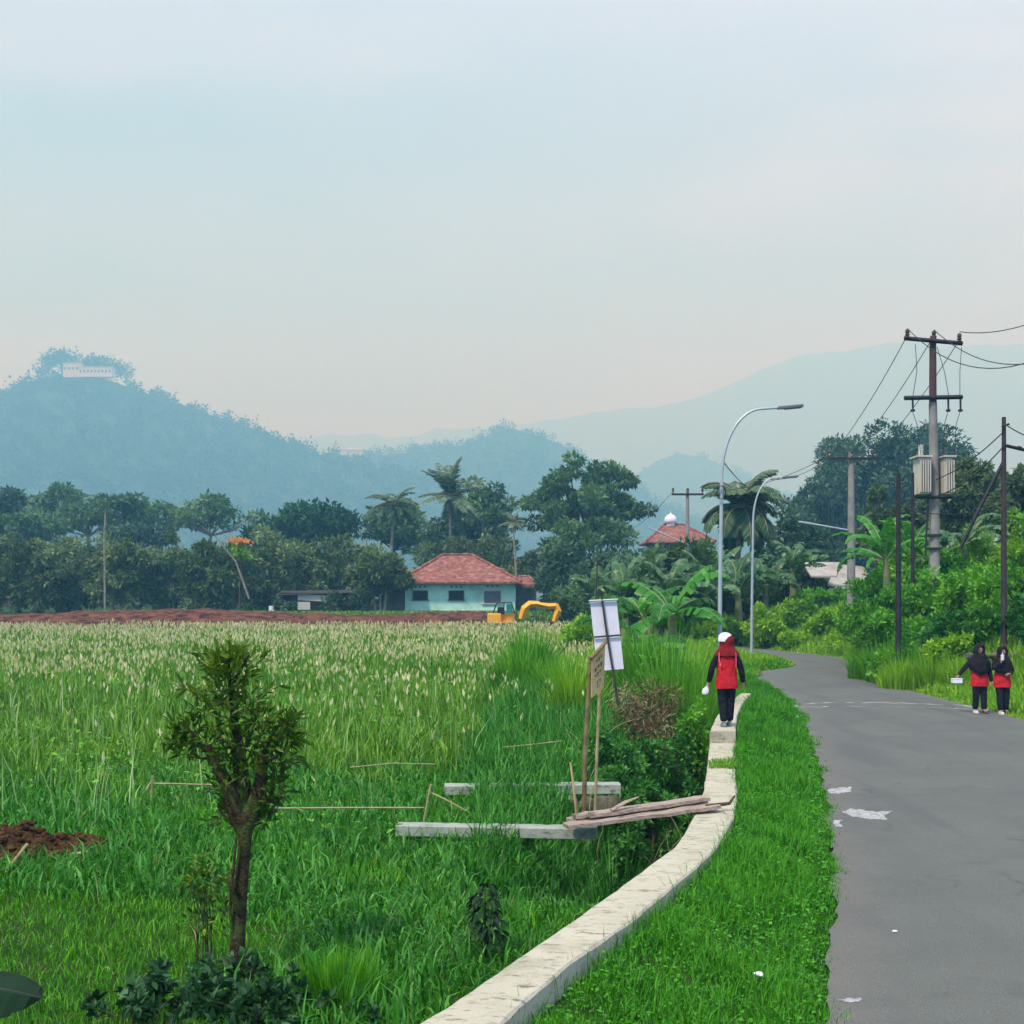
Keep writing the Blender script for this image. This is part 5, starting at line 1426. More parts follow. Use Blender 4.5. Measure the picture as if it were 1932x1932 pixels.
def clump(name, label, x, y, w, h, mat, n, bw, seed, group=None, cat='grass clump', lean=.7, curl=.7):
    rng = np.random.default_rng(seed)
    z0 = float(gz(x, y)); root = empty(name, (x, y, z0 - .03)); tag(root, label, cat, group)
    r = np.sqrt(rng.random(n)) * w * .32; a = rng.uniform(0, 2 * PI, n)
    P = np.stack([r * np.cos(a), r * np.sin(a), np.zeros(n)], 1)
    hh = h * rng.uniform(.45, 1.05, n) * (1 - .35 * (r / (w * .32)) ** 2)
    me = blade_mesh('blades', P, a + rng.normal(size=n) * .6, rng.uniform(.02, lean, n) * (.35 + .65 * r / (w * .32)), hh, bw * rng.uniform(.6, 1.3, n), np.clip(rng.beta(2, 2.2, n), 0, 1), curl)
    link('blades', me, mat, root)
    return root


gcl = 'tall grass clumps in field and ditch'
for i, (u, Y, tv, w, n_, bw, mt, lab) in enumerate([(1000, 32, 1185, 80, 1300, .035, 'greenshrub', 'tall bright grass clump in front of the excavator'), (975, 30, 1215, 90, 1000, .03, 'greenshrub', 'tall grass clump left of the excavator clump'),
        (1055, 27, 1230, 100, 1100, .028, 'greenshrub', 'tall grass clump left of the white sign foot'), (1210, 27, 1185, 110, 1500, .026, 'greenshrub', 'tall grass clump right of the white sign'),
        (1270, 25, 1205, 105, 1500, .025, 'greenshrub', 'tall grass clump between the white sign and the girl'), (1320, 24, 1262, 60, 700, .022, 'greenshrub', 'grass clump touching the wall beside the girl'),
        (640, 7.9, 1775, 170, 900, .006, 'turf', 'fine-leaved grass tuft right of the pollarded tree foot'), (1160, 13.2, 1585, 120, 400, .014, 'broad', 'arching grass tuft under the planks'), (1085, 24, 1240, 80, 700, .024, 'limeshrub', 'pale grass clump between the excavator and the white sign'),
        (1630, 38.8, 1222, 60, 500, .03, 'greenshrub', 'grass clump at the very tip of the right bank'), (1672, 37.5, 1205, 80, 800, .03, 'greenshrub', 'grass clump left of the black pole foot'), (1722, 35.8, 1212, 90, 900, .028, 'greenshrub', 'grass clump right of the black pole foot'),
        (1765, 34.5, 1225, 90, 800, .028, 'limeshrub', 'lime grass clump on the bank left of the girls'), (1815, 33.2, 1235, 80, 700, .026, 'limeshrub', 'lime grass clump just above the left girl'), (1700, 34.8, 1240, 90, 700, .026, 'limeshrub', 'low lime grass clump at the road side under the black pole'),
        (1925, 31.5, 1290, 80, 600, .024, 'limeshrub', 'lime grass clump right of the girls at the frame edge'), (1640, 41, 1185, 70, 700, .032, 'limeshrub', 'lime grass clump behind the tip of the right bank')]):
    x_ = PX(u, 0, Y).x; h_ = max(PX(0, tv, Y).z - float(gz(x_, Y)), .3)
    clump('grass_clump', lab, x_, Y, w * Y / F * 1.5, h_ * 1.15, M[mt], n_, bw, 400 + i, gcl)
# dry brown brush behind the wooden sign
x = PX(1210, 0, 22.5).x
shrub('dry_bush', 'tangled dry brown bush below the white sign', x, 22.5, 1.75, PX(0, 1248, 22.5).z - float(gz(x, 22.5)), M['dry'], None, k=44, n=4600, leaf=.12, seed=131, aspect=.16, cl=.26)
mb = MB(); rg = random.Random(17)
for k in range(60):
    b = PX(rg.uniform(1100, 1325), rg.uniform(1330, 1480), rg.uniform(15.0, 21)); b.z = float(gz(b.x, b.y))
    p = b.copy(); pts = [p.copy()]; d = Vector((rg.uniform(-.6, .6), rg.uniform(-.3, .1), 1)).normalized()
    for i in range(6):
        d = (d + Vector((rg.uniform(-.35, .35), rg.uniform(-.2, .2), -.16))).normalized(); p = p + d * rg.uniform(.1, .17); pts.append(p.copy())
    mb.tube(pts, [.008, .007, .007, .006, .005, .004, .003], 4)
o = mb.build('dry_stems', M['bamboo']); tag(o, 'pale bent dry stems tangled in the ditch plants', 'dry stems', kind='stuff')

# ------------------------------------------------------------------ front pollarded tree
Yt = 8.55
tx = PX(446, 0, Yt).x
T = empty('pollarded_tree', (tx, Yt, float(gz(tx, Yt)) - .03)); tag(T, 'small pollarded tree with mossy trunk and leafy crown in the near grass', 'tree')
tl = Vector(T.location)
tq = lambda u, v, dy=0: PX(u, v, Yt + dy) - tl
mb = MB()
mb.tube([tq(446, 1850) * 1.0, tq(448, 1760), tq(456, 1660), tq(461, 1590), tq(463, 1545)], [.056, .047, .043, .045, .054], 14)
mb.tube([tq(459, 1570), tq(445, 1530), tq(428, 1480), tq(408, 1440), tq(394, 1405)], [.046, .060, .048, .032, .018], 12)
mb.tube([tq(462, 1570), tq(474, 1535), tq(486, 1500), tq(497, 1440), tq(505, 1400)], [.046, .060, .045, .032, .018], 12)
mb.tube([tq(460, 1560), tq(460, 1510, .05), tq(452, 1440, .05), tq(440, 1340, .05), tq(432, 1270, .05)], [.042, .062, .046, .024, .012], 12)
mb.tube([tq(450, 1720, -.04), tq(440, 1690, -.09), tq(434, 1660, -.08), tq(437, 1640, -.06)], [.02, .022, .02, .012], 7)
mb.tube([tq(449, 1850, .02), tq(434, 1720, -.06), tq(446, 1580, -.08)], [.014, .013, .010], 7)
for (u0, v0, u1, v1) in ((405, 1430, 355, 1425), (430, 1490, 400, 1450), (497, 1440, 530, 1420), (505, 1400, 545, 1360), (440, 1340, 395, 1300), (436, 1290, 470, 1235), (432, 1270, 425, 1215), (490, 1500, 520, 1515), (445, 1560, 410, 1520), (452, 1440, 490, 1330), (408, 1440, 345, 1360)):
    mb.tube([tq(u0, v0), tq((u0 + u1) / 2, (v0 + v1) / 2 + 3, -.04), tq(u1, v1, -.06)], [.018, .012, .005], 6)
tr = mb.build('trunk', M['mossbark'], T, True)
sub = tr.modifiers.new('d', 'DISPLACE')
tex = bpy.data.textures.new('bark_relief', 'CLOUDS'); tex.noise_scale = .045
sub.texture = tex; sub.strength = .022; sub.texture_coords = 'LOCAL'
rng = np.random.default_rng(77)
spr = []
CL = [(432, 1250, 26), (400, 1270, 34), (460, 1265, 32), (425, 1300, 42), (385, 1330, 38), (470, 1325, 32), (430, 1350, 44), (360, 1370, 30), (395, 1400, 40), (350, 1415, 24), (450, 1405, 44), (500, 1390, 34), (540, 1395, 24), (520, 1440, 36), (470, 1455, 40), (425, 1455, 34), (525, 1480, 26), (505, 1510, 24), (412, 1245, 18), (452, 1238, 16), (545, 1365, 18), (490, 1355, 24), (335, 1390, 16), (500, 1545, 14), (425, 1530, 12)]
P, A = [], []
for (u, v, r_) in CL:
    n = int(26 + r_ * 1.75)
    c0 = np.array(tq(u, v)); R_w = r_ * Yt / F
    for k in range(n):
        d = sph(rng, 1)[0]; p = c0 + d * R_w * rng.uniform(.2, 1) * np.array([1, 1.25, .95])
        P.append(p); A.append(d * .7 + np.array([0, 0, .55]) + rng.normal(size=3) * .45)
for (u0, v0, u1, v1) in ((430, 1280, 405, 1228), (440, 1262, 432, 1208), (450, 1262, 468, 1212), (415, 1270, 372, 1225), (465, 1285, 500, 1236), (390, 1320, 335, 1290), (480, 1330, 520, 1290), (360, 1380, 318, 1360),
                         (355, 1405, 312, 1400), (520, 1400, 560, 1350), (540, 1400, 572, 1385), (530, 1440, 566, 1430), (500, 1370, 535, 1330), (430, 1500, 385, 1480), (445, 1560, 400, 1545), (505, 1500, 545, 1500)):
    for k in range(22):
        t = rng.random(); dy = rng.uniform(-.12, .08)
        P.append(np.array(tq(u0 + (u1 - u0) * t, v0 + (v1 - v0) * t, dy)) + rng.normal(size=3) * .012)
        dr_ = np.array(tq(u1, v1)) - np.array(tq(u0, v0)); dr_ = dr_ / np.linalg.norm(dr_)
        A.append(dr_ * .9 + rng.normal(size=3) * .55)
P = np.array(P); A = np.array(A); n = len(P)
Nn = np.cross(A, rng.normal(size=(n, 3))); Nn[:, 2] = np.abs(Nn[:, 2]) + .2
L = rng.uniform(.035, .105, n)
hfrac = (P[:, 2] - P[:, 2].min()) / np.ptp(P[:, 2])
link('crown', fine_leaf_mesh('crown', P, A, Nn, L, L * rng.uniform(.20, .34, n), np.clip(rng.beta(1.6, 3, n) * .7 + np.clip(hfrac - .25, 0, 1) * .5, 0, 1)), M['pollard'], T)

# dark leaf shrubs at its foot and in the near grass
fg = 'dark shrubs in the near grass'
shrub('dark_shrub', 'dark broad-leaved shrub wrapped round the foot of the pollarded tree', tx - .15, Yt - .95, 1.45, .30, M['darkblue'], fg, k=40, n=950, leaf=.07, cl=.16, up=.3, seed=200, fine=True, aspect=.55)
shrub('dark_shrub', 'dark blue-green shrub to the right of the pollarded tree foot', tx + .42, Yt - 1.1, 1.4, .27, M['darkblue'], fg, k=36, n=850, leaf=.066, cl=.16, up=.3, seed=201, fine=True, aspect=.55)
shrub('dark_shrub', 'low dark creeping shrub behind the trunk foot of the pollarded tree', tx + .05, Yt - .3, .8, .26, M['darkblue'], fg, k=12, n=500, leaf=.07, seed=203, fine=True, aspect=.5)
shrub('leafy_shoot', 'olive leafy shoots growing from the lower trunk of the pollarded tree', tx - .22, Yt + .1, .5, .95, M['pollard'], None, k=14, n=300, leaf=.06, seed=202, fine=True, aspect=.4, sr=.35)
# nettle like dark plant
xx = PX(915, 0, 8.75).x
nz_ = empty('dark_nettle', (xx, 8.75, float(gz(xx, 8.75)))); tag(nz_, 'single upright dark nettle-like plant in the long grass near the wall', 'plant')
rng = np.random.default_rng(9)
P, A = [], []
for k in range(130):
    h = rng.uniform(.10, .48); az = rng.uniform(0, 2 * PI); rr = .17 * (1 - (h / .56)) * rng.uniform(.3, 1) + .01
    P.append((rr * math.cos(az), rr * math.sin(az), h + .03)); A.append((math.cos(az), math.sin(az), -.55 + rng.uniform(-.2, .2)))
P = np.array(P); A = np.array(A)
L = rng.uniform(.06, .10, len(P))
link('foliage', fine_leaf_mesh('foliage', P, A, np.tile([0, 0, 1.0], (len(P), 1)) + rng.normal(size=(len(P), 3)) * .2, L, L * .5, rng.beta(2, 4, len(P))), M['nettle'], nz_)
mb = MB()
for k in range(4): mb.tube([(0, 0, -.05), (.03 * math.cos(k * 1.6), .03 * math.sin(k * 1.6), .2), (.06 * math.cos(k * 1.6), .06 * math.sin(k * 1.6), .46)], [.007, .006, .003], 5)
mb.build('stem', M['bark'], nz_)
# broad leaf plant reaching in at the lower left corner
yb_ = 5.0
px0 = PX(-60, 0, yb_).x
bl = empty('broadleaf_plant', (px0 - .12, yb_, 0)); tag(bl, 'dark broad leaf reaching into the lower left corner', 'plant')
V, FC, RN, ribs = [], [], [], MB()
rng = np.random.default_rng(55)
tip = PX(66, 1838, yb_) - Vector(bl.location)
for (az, el, ln, z_) in ((0.02, -.02, .40, .94), (1.9, .5, .5, .95), (3.4, .4, .5, .95), (4.6, .3, .45, .93)):
    path = banana_leaf(rng, (0, 0, z_), az, el, ln, .42, V, FC, RN, False, .35)
    ribs.tube([Vector(q_) for q_ in path], [.006 * (1 - k_ / 18) for k_ in range(len(path))], 5)
me = bpy.data.meshes.new('leaves'); me.from_pydata([tuple(v) for v in V], [], FC)
a = me.attributes.new('rnd', 'FLOAT', 'POINT'); a.data.foreach_set('value', np.array(RN, dtype=np.float32) * .25)
lo = link('leaves', me, M['darkblue'], bl, True); ribs.build('midrib', M['darkwood'], lo, True)
mb = MB()
for k in range(4): mb.tube([(0.04 * math.cos(k * 1.7), .04 * math.sin(k * 1.7), 0), (.02 * math.cos(k * 1.7), .02 * math.sin(k * 1.7), .5), (0, 0, .94)], [.02, .015, .010], 6)
mb.build('stem', M['limerib'], bl, True)

# ------------------------------------------------------------------ sticks and strings in the field
def stick(label, pts, r=.012, name='bamboo_stick', mat='bamboo', group=None):
    o = MB().tube([PX(*p) for p in pts], r, 6).build(name, M[mat]); tag(o, label, 'stick', group)


stick('thin upright bamboo stick above the front beam', [(799, 1555, 13.4), (806, 1515, 13.4), (813, 1480, 13.4)], .013)
stick('bamboo rail slanting down from the upright stick', [(808, 1493, 13.45), (840, 1508, 13.3), (880, 1530, 13.2)], .008)
stick('thin horizontal bamboo rail left of the front beam', [(515, 1525, 13.3), (660, 1524, 13.4), (800, 1524, 13.4)], .009)
stick('thin horizontal bamboo rail behind the pollarded tree', [(285, 1478, 15.4), (340, 1479, 15.4), (400, 1481, 15.4)], .01)
stick('upright bamboo stake at the end of the rail behind the pollarded tree', [(287, 1540, 15.4), (286, 1500, 15.4), (288, 1463, 15.4)], .013)
stick('slanting bamboo brace of the rail behind the pollarded tree', [(233, 1562, 15.2), (260, 1515, 15.3), (285, 1475, 15.4)], .01)
stick('long pale stalk lying across the grass near the fine weeds', [(660, 1448, 17), (740, 1440, 17), (820, 1442, 17)], .008)
stick('pale horizontal stalk high in the seeding grass', [(950, 1410, 18), (1000, 1405, 18), (1060, 1398, 18)], .008)
stick('pale stick leaning over the brown soil mound', [(0, 1662, 11.3), (22, 1630, 11.4), (52, 1592, 11.5)], .013)
stick('short pale stick lying on the brown soil mound', [(133, 1613, 12.0), (150, 1610, 12.0), (166, 1607, 12.0)], .016)
for i, (u, v, lab) in enumerate([(1433, 1856, 'crumpled white litter in the near verge grass'), (1440, 1430, 'white litter among the verge grass near the wall step'), (1503, 1360, 'white litter beside the road edge'), (1688, 1751, 'small white pebble on the asphalt')]):
    X, Y = PZ(u, v, .06); b = MB(); s_ = .028 if i < 3 else .014
    b.ball((0, 0, 0), (s_ * 1.3, s_, s_ * .5), 8); b.v = [tuple(Vector(p) * (1 + .45 * mnoise.noise(Vector(p) * 40 + Vector((i * 3, 0, 0))))) for p in b.v]
    o = b.build('litter' if i < 3 else 'pebble', M['paper'], None, True); o.location = (X, Y, float(gz(X, Y)) + .10 if i < 3 else float(road_z(X, Y)) + .01)
    tag(o, lab, 'litter' if i < 3 else 'pebble')

# stone wall behind the pair
SW = empty('stone_wall', (PX(1905, 0, 33).x, 33, .5)); tag(SW, 'low rough stone wall on the bank behind the two girls', 'wall')
mb = MB(); rg = random.Random(3)
xa = -1.15
for row_ in range(3):
    x = xa + rg.uniform(0, .1)
    while x < 2.4:
        w = rg.uniform(.2, .36); h = .2
        b = MB(); b.ball((x + w / 2, rg.uniform(-.03, .03), row_ * .19 + .06), (w * .55, .17, h * .58), 8)
        b.v = [tuple(Vector(p) + Vector((.03, .03, .03)) * mnoise.noise(Vector(p) * 7)) for p in b.v]
        mb.add(b.v, b.f); x += w
mb.build('masonry', M['stone'], SW, True)

# ------------------------------------------------------------------ grass
XLIM = .46


def scatter(rng, n, y0, y1, pw, lo=-XLIM, hi=XLIM):
    """random ground points inside the camera's wedge (with margin); density falls with distance as Y^-pw"""
    a = 2 - pw
    t = rng.random(n)
    Y = (y0 ** a + t * (y1 ** a - y0 ** a)) ** (1 / a)
    X = rng.uniform(lo, hi, n) * Y + rng.uniform(-.6, .6, n)
    return X, Y


def on_wall(x, y, pad=.0):
    return (x > wall_l(y) - pad) & (x < wall_r(y) + pad) & (y < 26.8)


def on_beam(x, y):
    r = np.zeros(len(x), bool)
    for b, hl in ((fb, 1.15), (bb, 1.1)):
        r |= (np.abs(x - b.location.x) < hl) & (np.abs(y - b.location.y) < .17)
    return r


def build_blades(name, label, X, Y, h, w, lean, rng, mat, cat='grass', sink=.02, curl=.6):
    Zv = gz(X, Y) - sink
    n = len(X)
    o = link(name, blade_mesh(name, np.stack([X, Y, Zv], 1), rng.uniform(0, 2 * PI, n), lean, h, w, np.clip(rng.beta(1.2, 1.6, n), 0, 1), curl), mat)
    tag(o, label, cat, kind='stuff')
    return o


# short turf left of the wall
rng = np.random.default_rng(21)
X, Y = scatter(rng, 230000, 5.2, 19, .55)
ok = (X < wall_l(Y) - .02) & ~soil_mask(X, Y) & ~on_beam(X, Y)
ok &= ~((wall_l(Y) - X < 1.3) & (Y > 10.8) & (rng.random(len(X)) < .75))
X, Y = X[ok], Y[ok]; n = len(X)
pat = wob(X, Y, 1.1, 3) * .5 + wob(X, Y, 2.9, 1) * .3
build_blades('short_grass', 'short bright green grass covering the near left ground', X, Y, rng.uniform(.04, .13, n) * (1 + .6 * pat), rng.uniform(.005, .010, n) * (Y / 9), rng.uniform(.1, .9, n), rng, M['turf'])

# coarse broad-bladed grass
X, Y = scatter(rng, 70000, 6.4, 19, .7)
band = (X > -1.5 - .15 * (Y - 6)) | (Y > 10.5)
patch = wob(X, Y, 1.5, 5) + rng.normal(size=len(X)) * .5 - 1.6 * (1 - sm(9.3, 10.3, Y + .25 * wob(X, Y, 3, 1))) * (1 - sm(-1.9, -1.0, X))
ok = (X < wall_l(Y) - .06) & band & (patch > -.35) & ~soil_mask(X, Y) & ~on_beam(X, Y)
ok &= ~((wall_l(Y) - X < 1.2) & (Y > 11) & (rng.random(len(X)) < .6))
ok &= ~((np.abs(X - bb.location.x + .05) < 1.2) & (Y > 14.0) & (Y < bb.location.y + .2) & (rng.random(len(X)) < .8))
X, Y = X[ok], Y[ok]; n = len(X)
build_blades('coarse_grass', 'coarse broad-bladed grass between the front tree and the wall', X, Y, rng.uniform(.12, .30, n) * np.where(wall_l(Y) - X < .35, .6, 1), rng.uniform(.010, .024, n) * (Y / 10) ** .6, rng.uniform(.2, 1.25, n), rng, M['broad'], curl=.9)

# tufts hiding the feet of the culvert beams
rng = np.random.default_rng(28)
XX, YY = [], []
for b, hl in ((fb, 1.1), (bb, .9)):
    nn = 900; xx_ = b.location.x + rng.uniform(-hl, hl, nn); keep = np.sin(xx_ * 7) + np.sin(xx_ * 17 + 1) + rng.normal(size=nn) * .6 > (.1 if b is fb else 1.1)
    XX.append(xx_[keep]); YY.append(b.location.y - .15 - np.abs(rng.normal(size=nn))[keep] * .09)
X = np.concatenate(XX); Y = np.concatenate(YY); n = len(X)
build_blades('beam_grass', 'grass tufts growing against the concrete beams', X, Y, rng.uniform(.08, .24, n), rng.uniform(.008, .015, n), rng.uniform(.1, .9, n), rng, M['broad'], curl=.9)

# dead straw among the green
rng = np.random.default_rng(31)
X, Y = scatter(rng, 5200, 6.5, 30, .7)
ok = (X < wall_l(Y) - .1) & ~on_beam(X, Y) & (wob(X, Y, 1.7, 4) + rng.normal(size=len(X)) * .6 > .2)
X, Y = X[ok], Y[ok]; n = len(X)
build_blades('dry_grass', 'dead straw blades scattered through the green grass', X, Y, rng.uniform(.10, .32, n), rng.uniform(.005, .011, n) * (Y / 10) ** .7, rng.uniform(.3, 1.35, n), rng, M['paleblade'], curl=.5)
# pale upright weed stalks
X, Y = scatter(rng, 1500, 13.5, 30, .8)
ok = (X < wall_l(Y) - 1.3) & ~((X > (750 - UC) * Y / F) & (Y < 17.5)) & (wob(X, Y, .9, 8) + rng.normal(size=len(X)) * .5 > 0)
X, Y = X[ok], Y[ok]; n = len(X)
build_blades('weed_stalks', 'pale thin weed stalks standing above the field grass', X, Y, rng.uniform(.5, .95, n), rng.uniform(.010, .016, n) * (Y / 14) ** .7, rng.uniform(.02, .45, n), rng, M['palestalk'], cat='weeds', curl=.3)

# broad-leaved weeds in patches through the field
rng = np.random.default_rng(33)
X, Y = scatter(rng, 60000, 12.5, 60, .9)
ok = (X < wall_l(Y) - 1.0) & ~on_beam(X, Y) & ~soil_mask(X, Y) & ((wob(X, Y, .8, 14) + .7 * wob(X, Y, 2.4, 3) + rng.normal(size=len(X)) * .2) > .62)
ok &= ~((X > (750 - UC) * Y / F) & (X < (1190 - UC) * Y / F) & (Y < 17.5))
X, Y = X[ok], Y[ok]; n = len(X)
az = rng.uniform(0, 2 * PI, n)
P = np.stack([X, Y, gz(X, Y) + rng.uniform(.05, .55, n) * np.interp(Y, [12, 18], [.5, 1])], 1); A = np.stack([np.cos(az), np.sin(az), rng.uniform(-.5, .6, n)], 1)
L = rng.uniform(.05, .12, n) * (Y / 16) ** .6
o = link('field_weeds', leaf_mesh('field_weeds', P, A, np.tile([0, 0, 1.], (n, 1)) + rng.normal(size=(n, 3)) * .4, L, L * .45, rng.beta(1.4, 1.8, n)), M['greenshrub']); tag(o, 'broad-leaved weeds in patches through the field grass', 'weeds', kind='stuff')

# tall field grass
rng = np.random.default_rng(22)
X, Y = scatter(rng, 275000, 14.5, 99, 1.28, -.54)
ok = (X < wall_l(Y) - .9 - .02 * Y) & ~soil_mask(X, Y) & ~on_beam(X, Y) & (rng.random(len(X)) < sm(14, 19, Y + 1.2 * wob(X, Y, .7, 2)))
ok &= ~((X > (750 - UC) * Y / F) & (X < (1190 - UC) * Y / F) & (Y < 17.5))
ok &= rng.random(len(X)) < np.clip(.85 + .75 * (wob(X, Y, 1.05, 11) + .6 * wob(X, Y, 3.1, 6)), .22, 1)
X, Y = X[ok], Y[ok]; n = len(X)
tall = np.clip(.6 + .35 * wob(X, Y, .35, 4) + .2 * wob(X, Y, 1.3, 7), .35, 1.2)
H_ = rng.uniform(.28, .85, n) * tall * np.interp(Y, [14, 20, 40, 99], [.7, 1, 1, .75])
build_blades('field_grass', 'tall seeding grass filling the field', X, Y, H_, rng.uniform(.010, .024, n) * (Y / 14) ** .8, rng.uniform(.05, .75, n), rng, M['field'], curl=.8)

# seed heads
rng = np.random.default_rng(23)
X, Y = scatter(rng, 42500, 15, 99, .62, -.54)
ok = (X < wall_l(Y) - 1.4 - .03 * Y) & (rng.random(len(X)) < sm(17, 48, Y) * .92 + .08) & ((wob(X, Y, .35, 4) + wob(X, Y, .9, 1) * .6 + rng.normal(size=len(X)) * .45) > -.05)
ok &= ~((X > (750 - UC) * Y / F) & (Y < 18))
X, Y = X[ok], Y[ok]; n = len(X)
hh = rng.uniform(.38, .85, n) * np.interp(Y, [14, 22, 40, 99], [.75, .95, 1, .8]) * np.clip(.75 + .3 * wob(X, Y, .35, 4), .5, 1.1)
zb = gz(X, Y)
az = rng.uniform(0, 2 * PI, n); ln = rng.uniform(0, .5, n)
A = np.stack([np.cos(az) * np.sin(ln), np.sin(az) * np.sin(ln), np.cos(ln)], 1)
P0 = np.stack([X, Y, zb + hh], 1)
sz = rng.uniform(.10, .20, n) * np.interp(Y, [14, 40, 99], [.85, 1.15, 1.7])
Ps = np.concatenate([P0, P0]); As = np.concatenate([A, A]); Ns = np.concatenate([np.stack([np.cos(az + 1), np.sin(az + 1), 0 * az], 1), np.stack([-np.sin(az + 1), np.cos(az + 1), 0 * az], 1)])
rn = rng.random(n)
o = link('seed_heads', leaf_mesh('seed_heads', Ps, As, Ns, np.tile(sz, 2), np.tile(sz * .32, 2), np.tile(rn, 2), 0), M['straw']); tag(o, 'pale straw seed heads nodding over the field grass', 'seed heads', kind='stuff')
st = blade_mesh('seed_stalks', np.stack([X, Y, zb], 1), az, ln * .2, hh * 1.0, np.full(n, .006) * (Y / 12), rn, .2)
o = link('seed_stalks', st, M['field']); tag(o, 'thin stalks under the pale seed heads', 'grass', kind='stuff')

# right verge between wall and road
rng = np.random.default_rng(24)
n0 = 260000
t = rng.random(n0); Y = (5.2 ** .75 + t * (48 ** .75 - 5.2 ** .75)) ** (1 / .75)
lo_ = np.where(Y < 26.8, wall_r(Y) + .015, wall_l(Y) - .5); hi_ = road_l(Y) + .02 + .07 * wob(Y, Y * 0, 1.7) + .05 * wob(Y, Y * 0, 4.7, 2) + .03 * wob(Y, Y * 0, 11.3, 5) + rng.normal(size=n0) * .06
X = lo_ + (hi_ - lo_) * rng.random(n0)
ok = (rng.random(n0) < np.clip((hi_ - lo_) / 1.9, .2, 1)) & (rng.random(n0) < np.clip(1.15 - .5 * (wob(X, Y, 3.3, 6) + wob(X, Y, 9., 2) * .5), .25, 1))
X, Y = X[ok], Y[ok]; n = len(X)
edge = np.clip((road_l(Y) - X) / .25, .35, 1)
pat = wob(X, Y, 2.1, 9) * .4 + wob(X, Y, 5.5, 2) * .3
build_blades('verge_grass', 'dense low grass of the verge between wall and road', X, Y, rng.uniform(.05, .17, n) * np.clip(1 + 1.1 * pat, .35, 2.2) * edge * np.interp(Y, [5, 20, 48], [1, 1.2, 1.6]), rng.uniform(.005, .010, n) * (Y / 9) ** .8, rng.uniform(.1, 1.1, n), rng, M['verge'])
# low round leaves in the verge
n = 7000
Y = rng.uniform(5.4, 24, n) ** 1.0; Y = 5.3 + (Y - 5.3) * rng.random(n) ** .6
X = wall_r(Y) + .04 + (road_l(Y) - wall_r(Y) - .08) * rng.random(n)
P = np.stack([X, Y, gz(X, Y) + rng.uniform(.02, .09, n)], 1); az = rng.uniform(0, 2 * PI, n)
A = np.stack([np.cos(az), np.sin(az), rng.uniform(-.2, .5, n)], 1)
L = rng.uniform(.018, .042, n) * (Y / 8) ** .5
o = link('verge_weeds', leaf_mesh('verge_weeds', P, A, np.tile([0, 0, 1.], (n, 1)) + rng.normal(size=(n, 3)) * .35, L, L * .6, rng.beta(2, 2, n)), M['verge']); tag(o, 'small round-leaved weeds creeping through the verge grass', 'weeds', kind='stuff')

# right bank, bend and far verge grass
rng = np.random.default_rng(25)
n = 110000
Y = rng.uniform(24.5, 72, n); d = rng.uniform(0, 1, n) ** 1.3 * np.interp(Y, [24, 35, 72], [3.5, 6, 12])
X = road_r(Y) + .02 + d + rng.normal(size=n) * .05
edge = np.clip(d / .3, .4, 1)
build_blades('bank_grass', 'bright grass and weeds on the right bank', X, Y, rng.uniform(.10, .36, n) * edge * np.interp(d, [0, 1, 3], [.8, 1.2, 2.0]), rng.uniform(.014, .032, n) * (Y / 30) ** .7, rng.uniform(.1, 1.0, n), rng, M['limegrass'] if 'limegrass' in M else M['limeshrub'])
n = 50000
Y = rng.uniform(40, 74, n); X = road_l(Y) - rng.random(n) ** 1.2 * 7
keep = np.ones(n, bool)
build_blades('bend_grass', 'rough lime grass on the left side of the bend', X[keep], Y[keep], rng.uniform(.15, .55, n) * np.interp(road_l(Y) - X, [0, 1.2, 2.5], [.4, .8, 1.5]), rng.uniform(.02, .045, n), rng.uniform(.1, .9, n), rng, M['limeshrub'])
# long grass and reeds crowding the ditch
rng = np.random.default_rng(26)
n = 42000
Y = 11.5 + rng.random(n) ** 1.2 * 20; X = wall_l(Y) - .25 - rng.random(n) ** .8 * np.interp(Y, [11, 18, 31], [1.5, 3.0, 5])
Hh = rng.uniform(.2, .6, n) * np.interp(Y, [11, 15, 22, 31], [.55, .7, 1.35, 1.7])
ok = rng.random(n) < np.interp(Y, [11, 14, 20], [.4, .6, 1])
X, Y, Hh = X[ok], Y[ok], Hh[ok]; n = len(X)
build_blades('ditch_grass', 'long arching grass crowding the ditch edge', X, Y, Hh, rng.uniform(.012, .024, n) * (Y / 16) ** .6, rng.uniform(.1, .9, n), rng, M['ditchgrass'] if 'ditchgrass' in M else M['broad'], curl=1.0)
# grass in front of the house and the far end of the field
n = 15000
Y = rng.uniform(107.5, 117.5, n); X = rng.uniform(-36, 14, n)
build_blades('far_grass', 'pale rough grass below the tree row and the house', X, Y, rng.uniform(.15, .42, n), rng.uniform(.06, .14, n), rng.uniform(.1, .8, n), rng, M['field'])
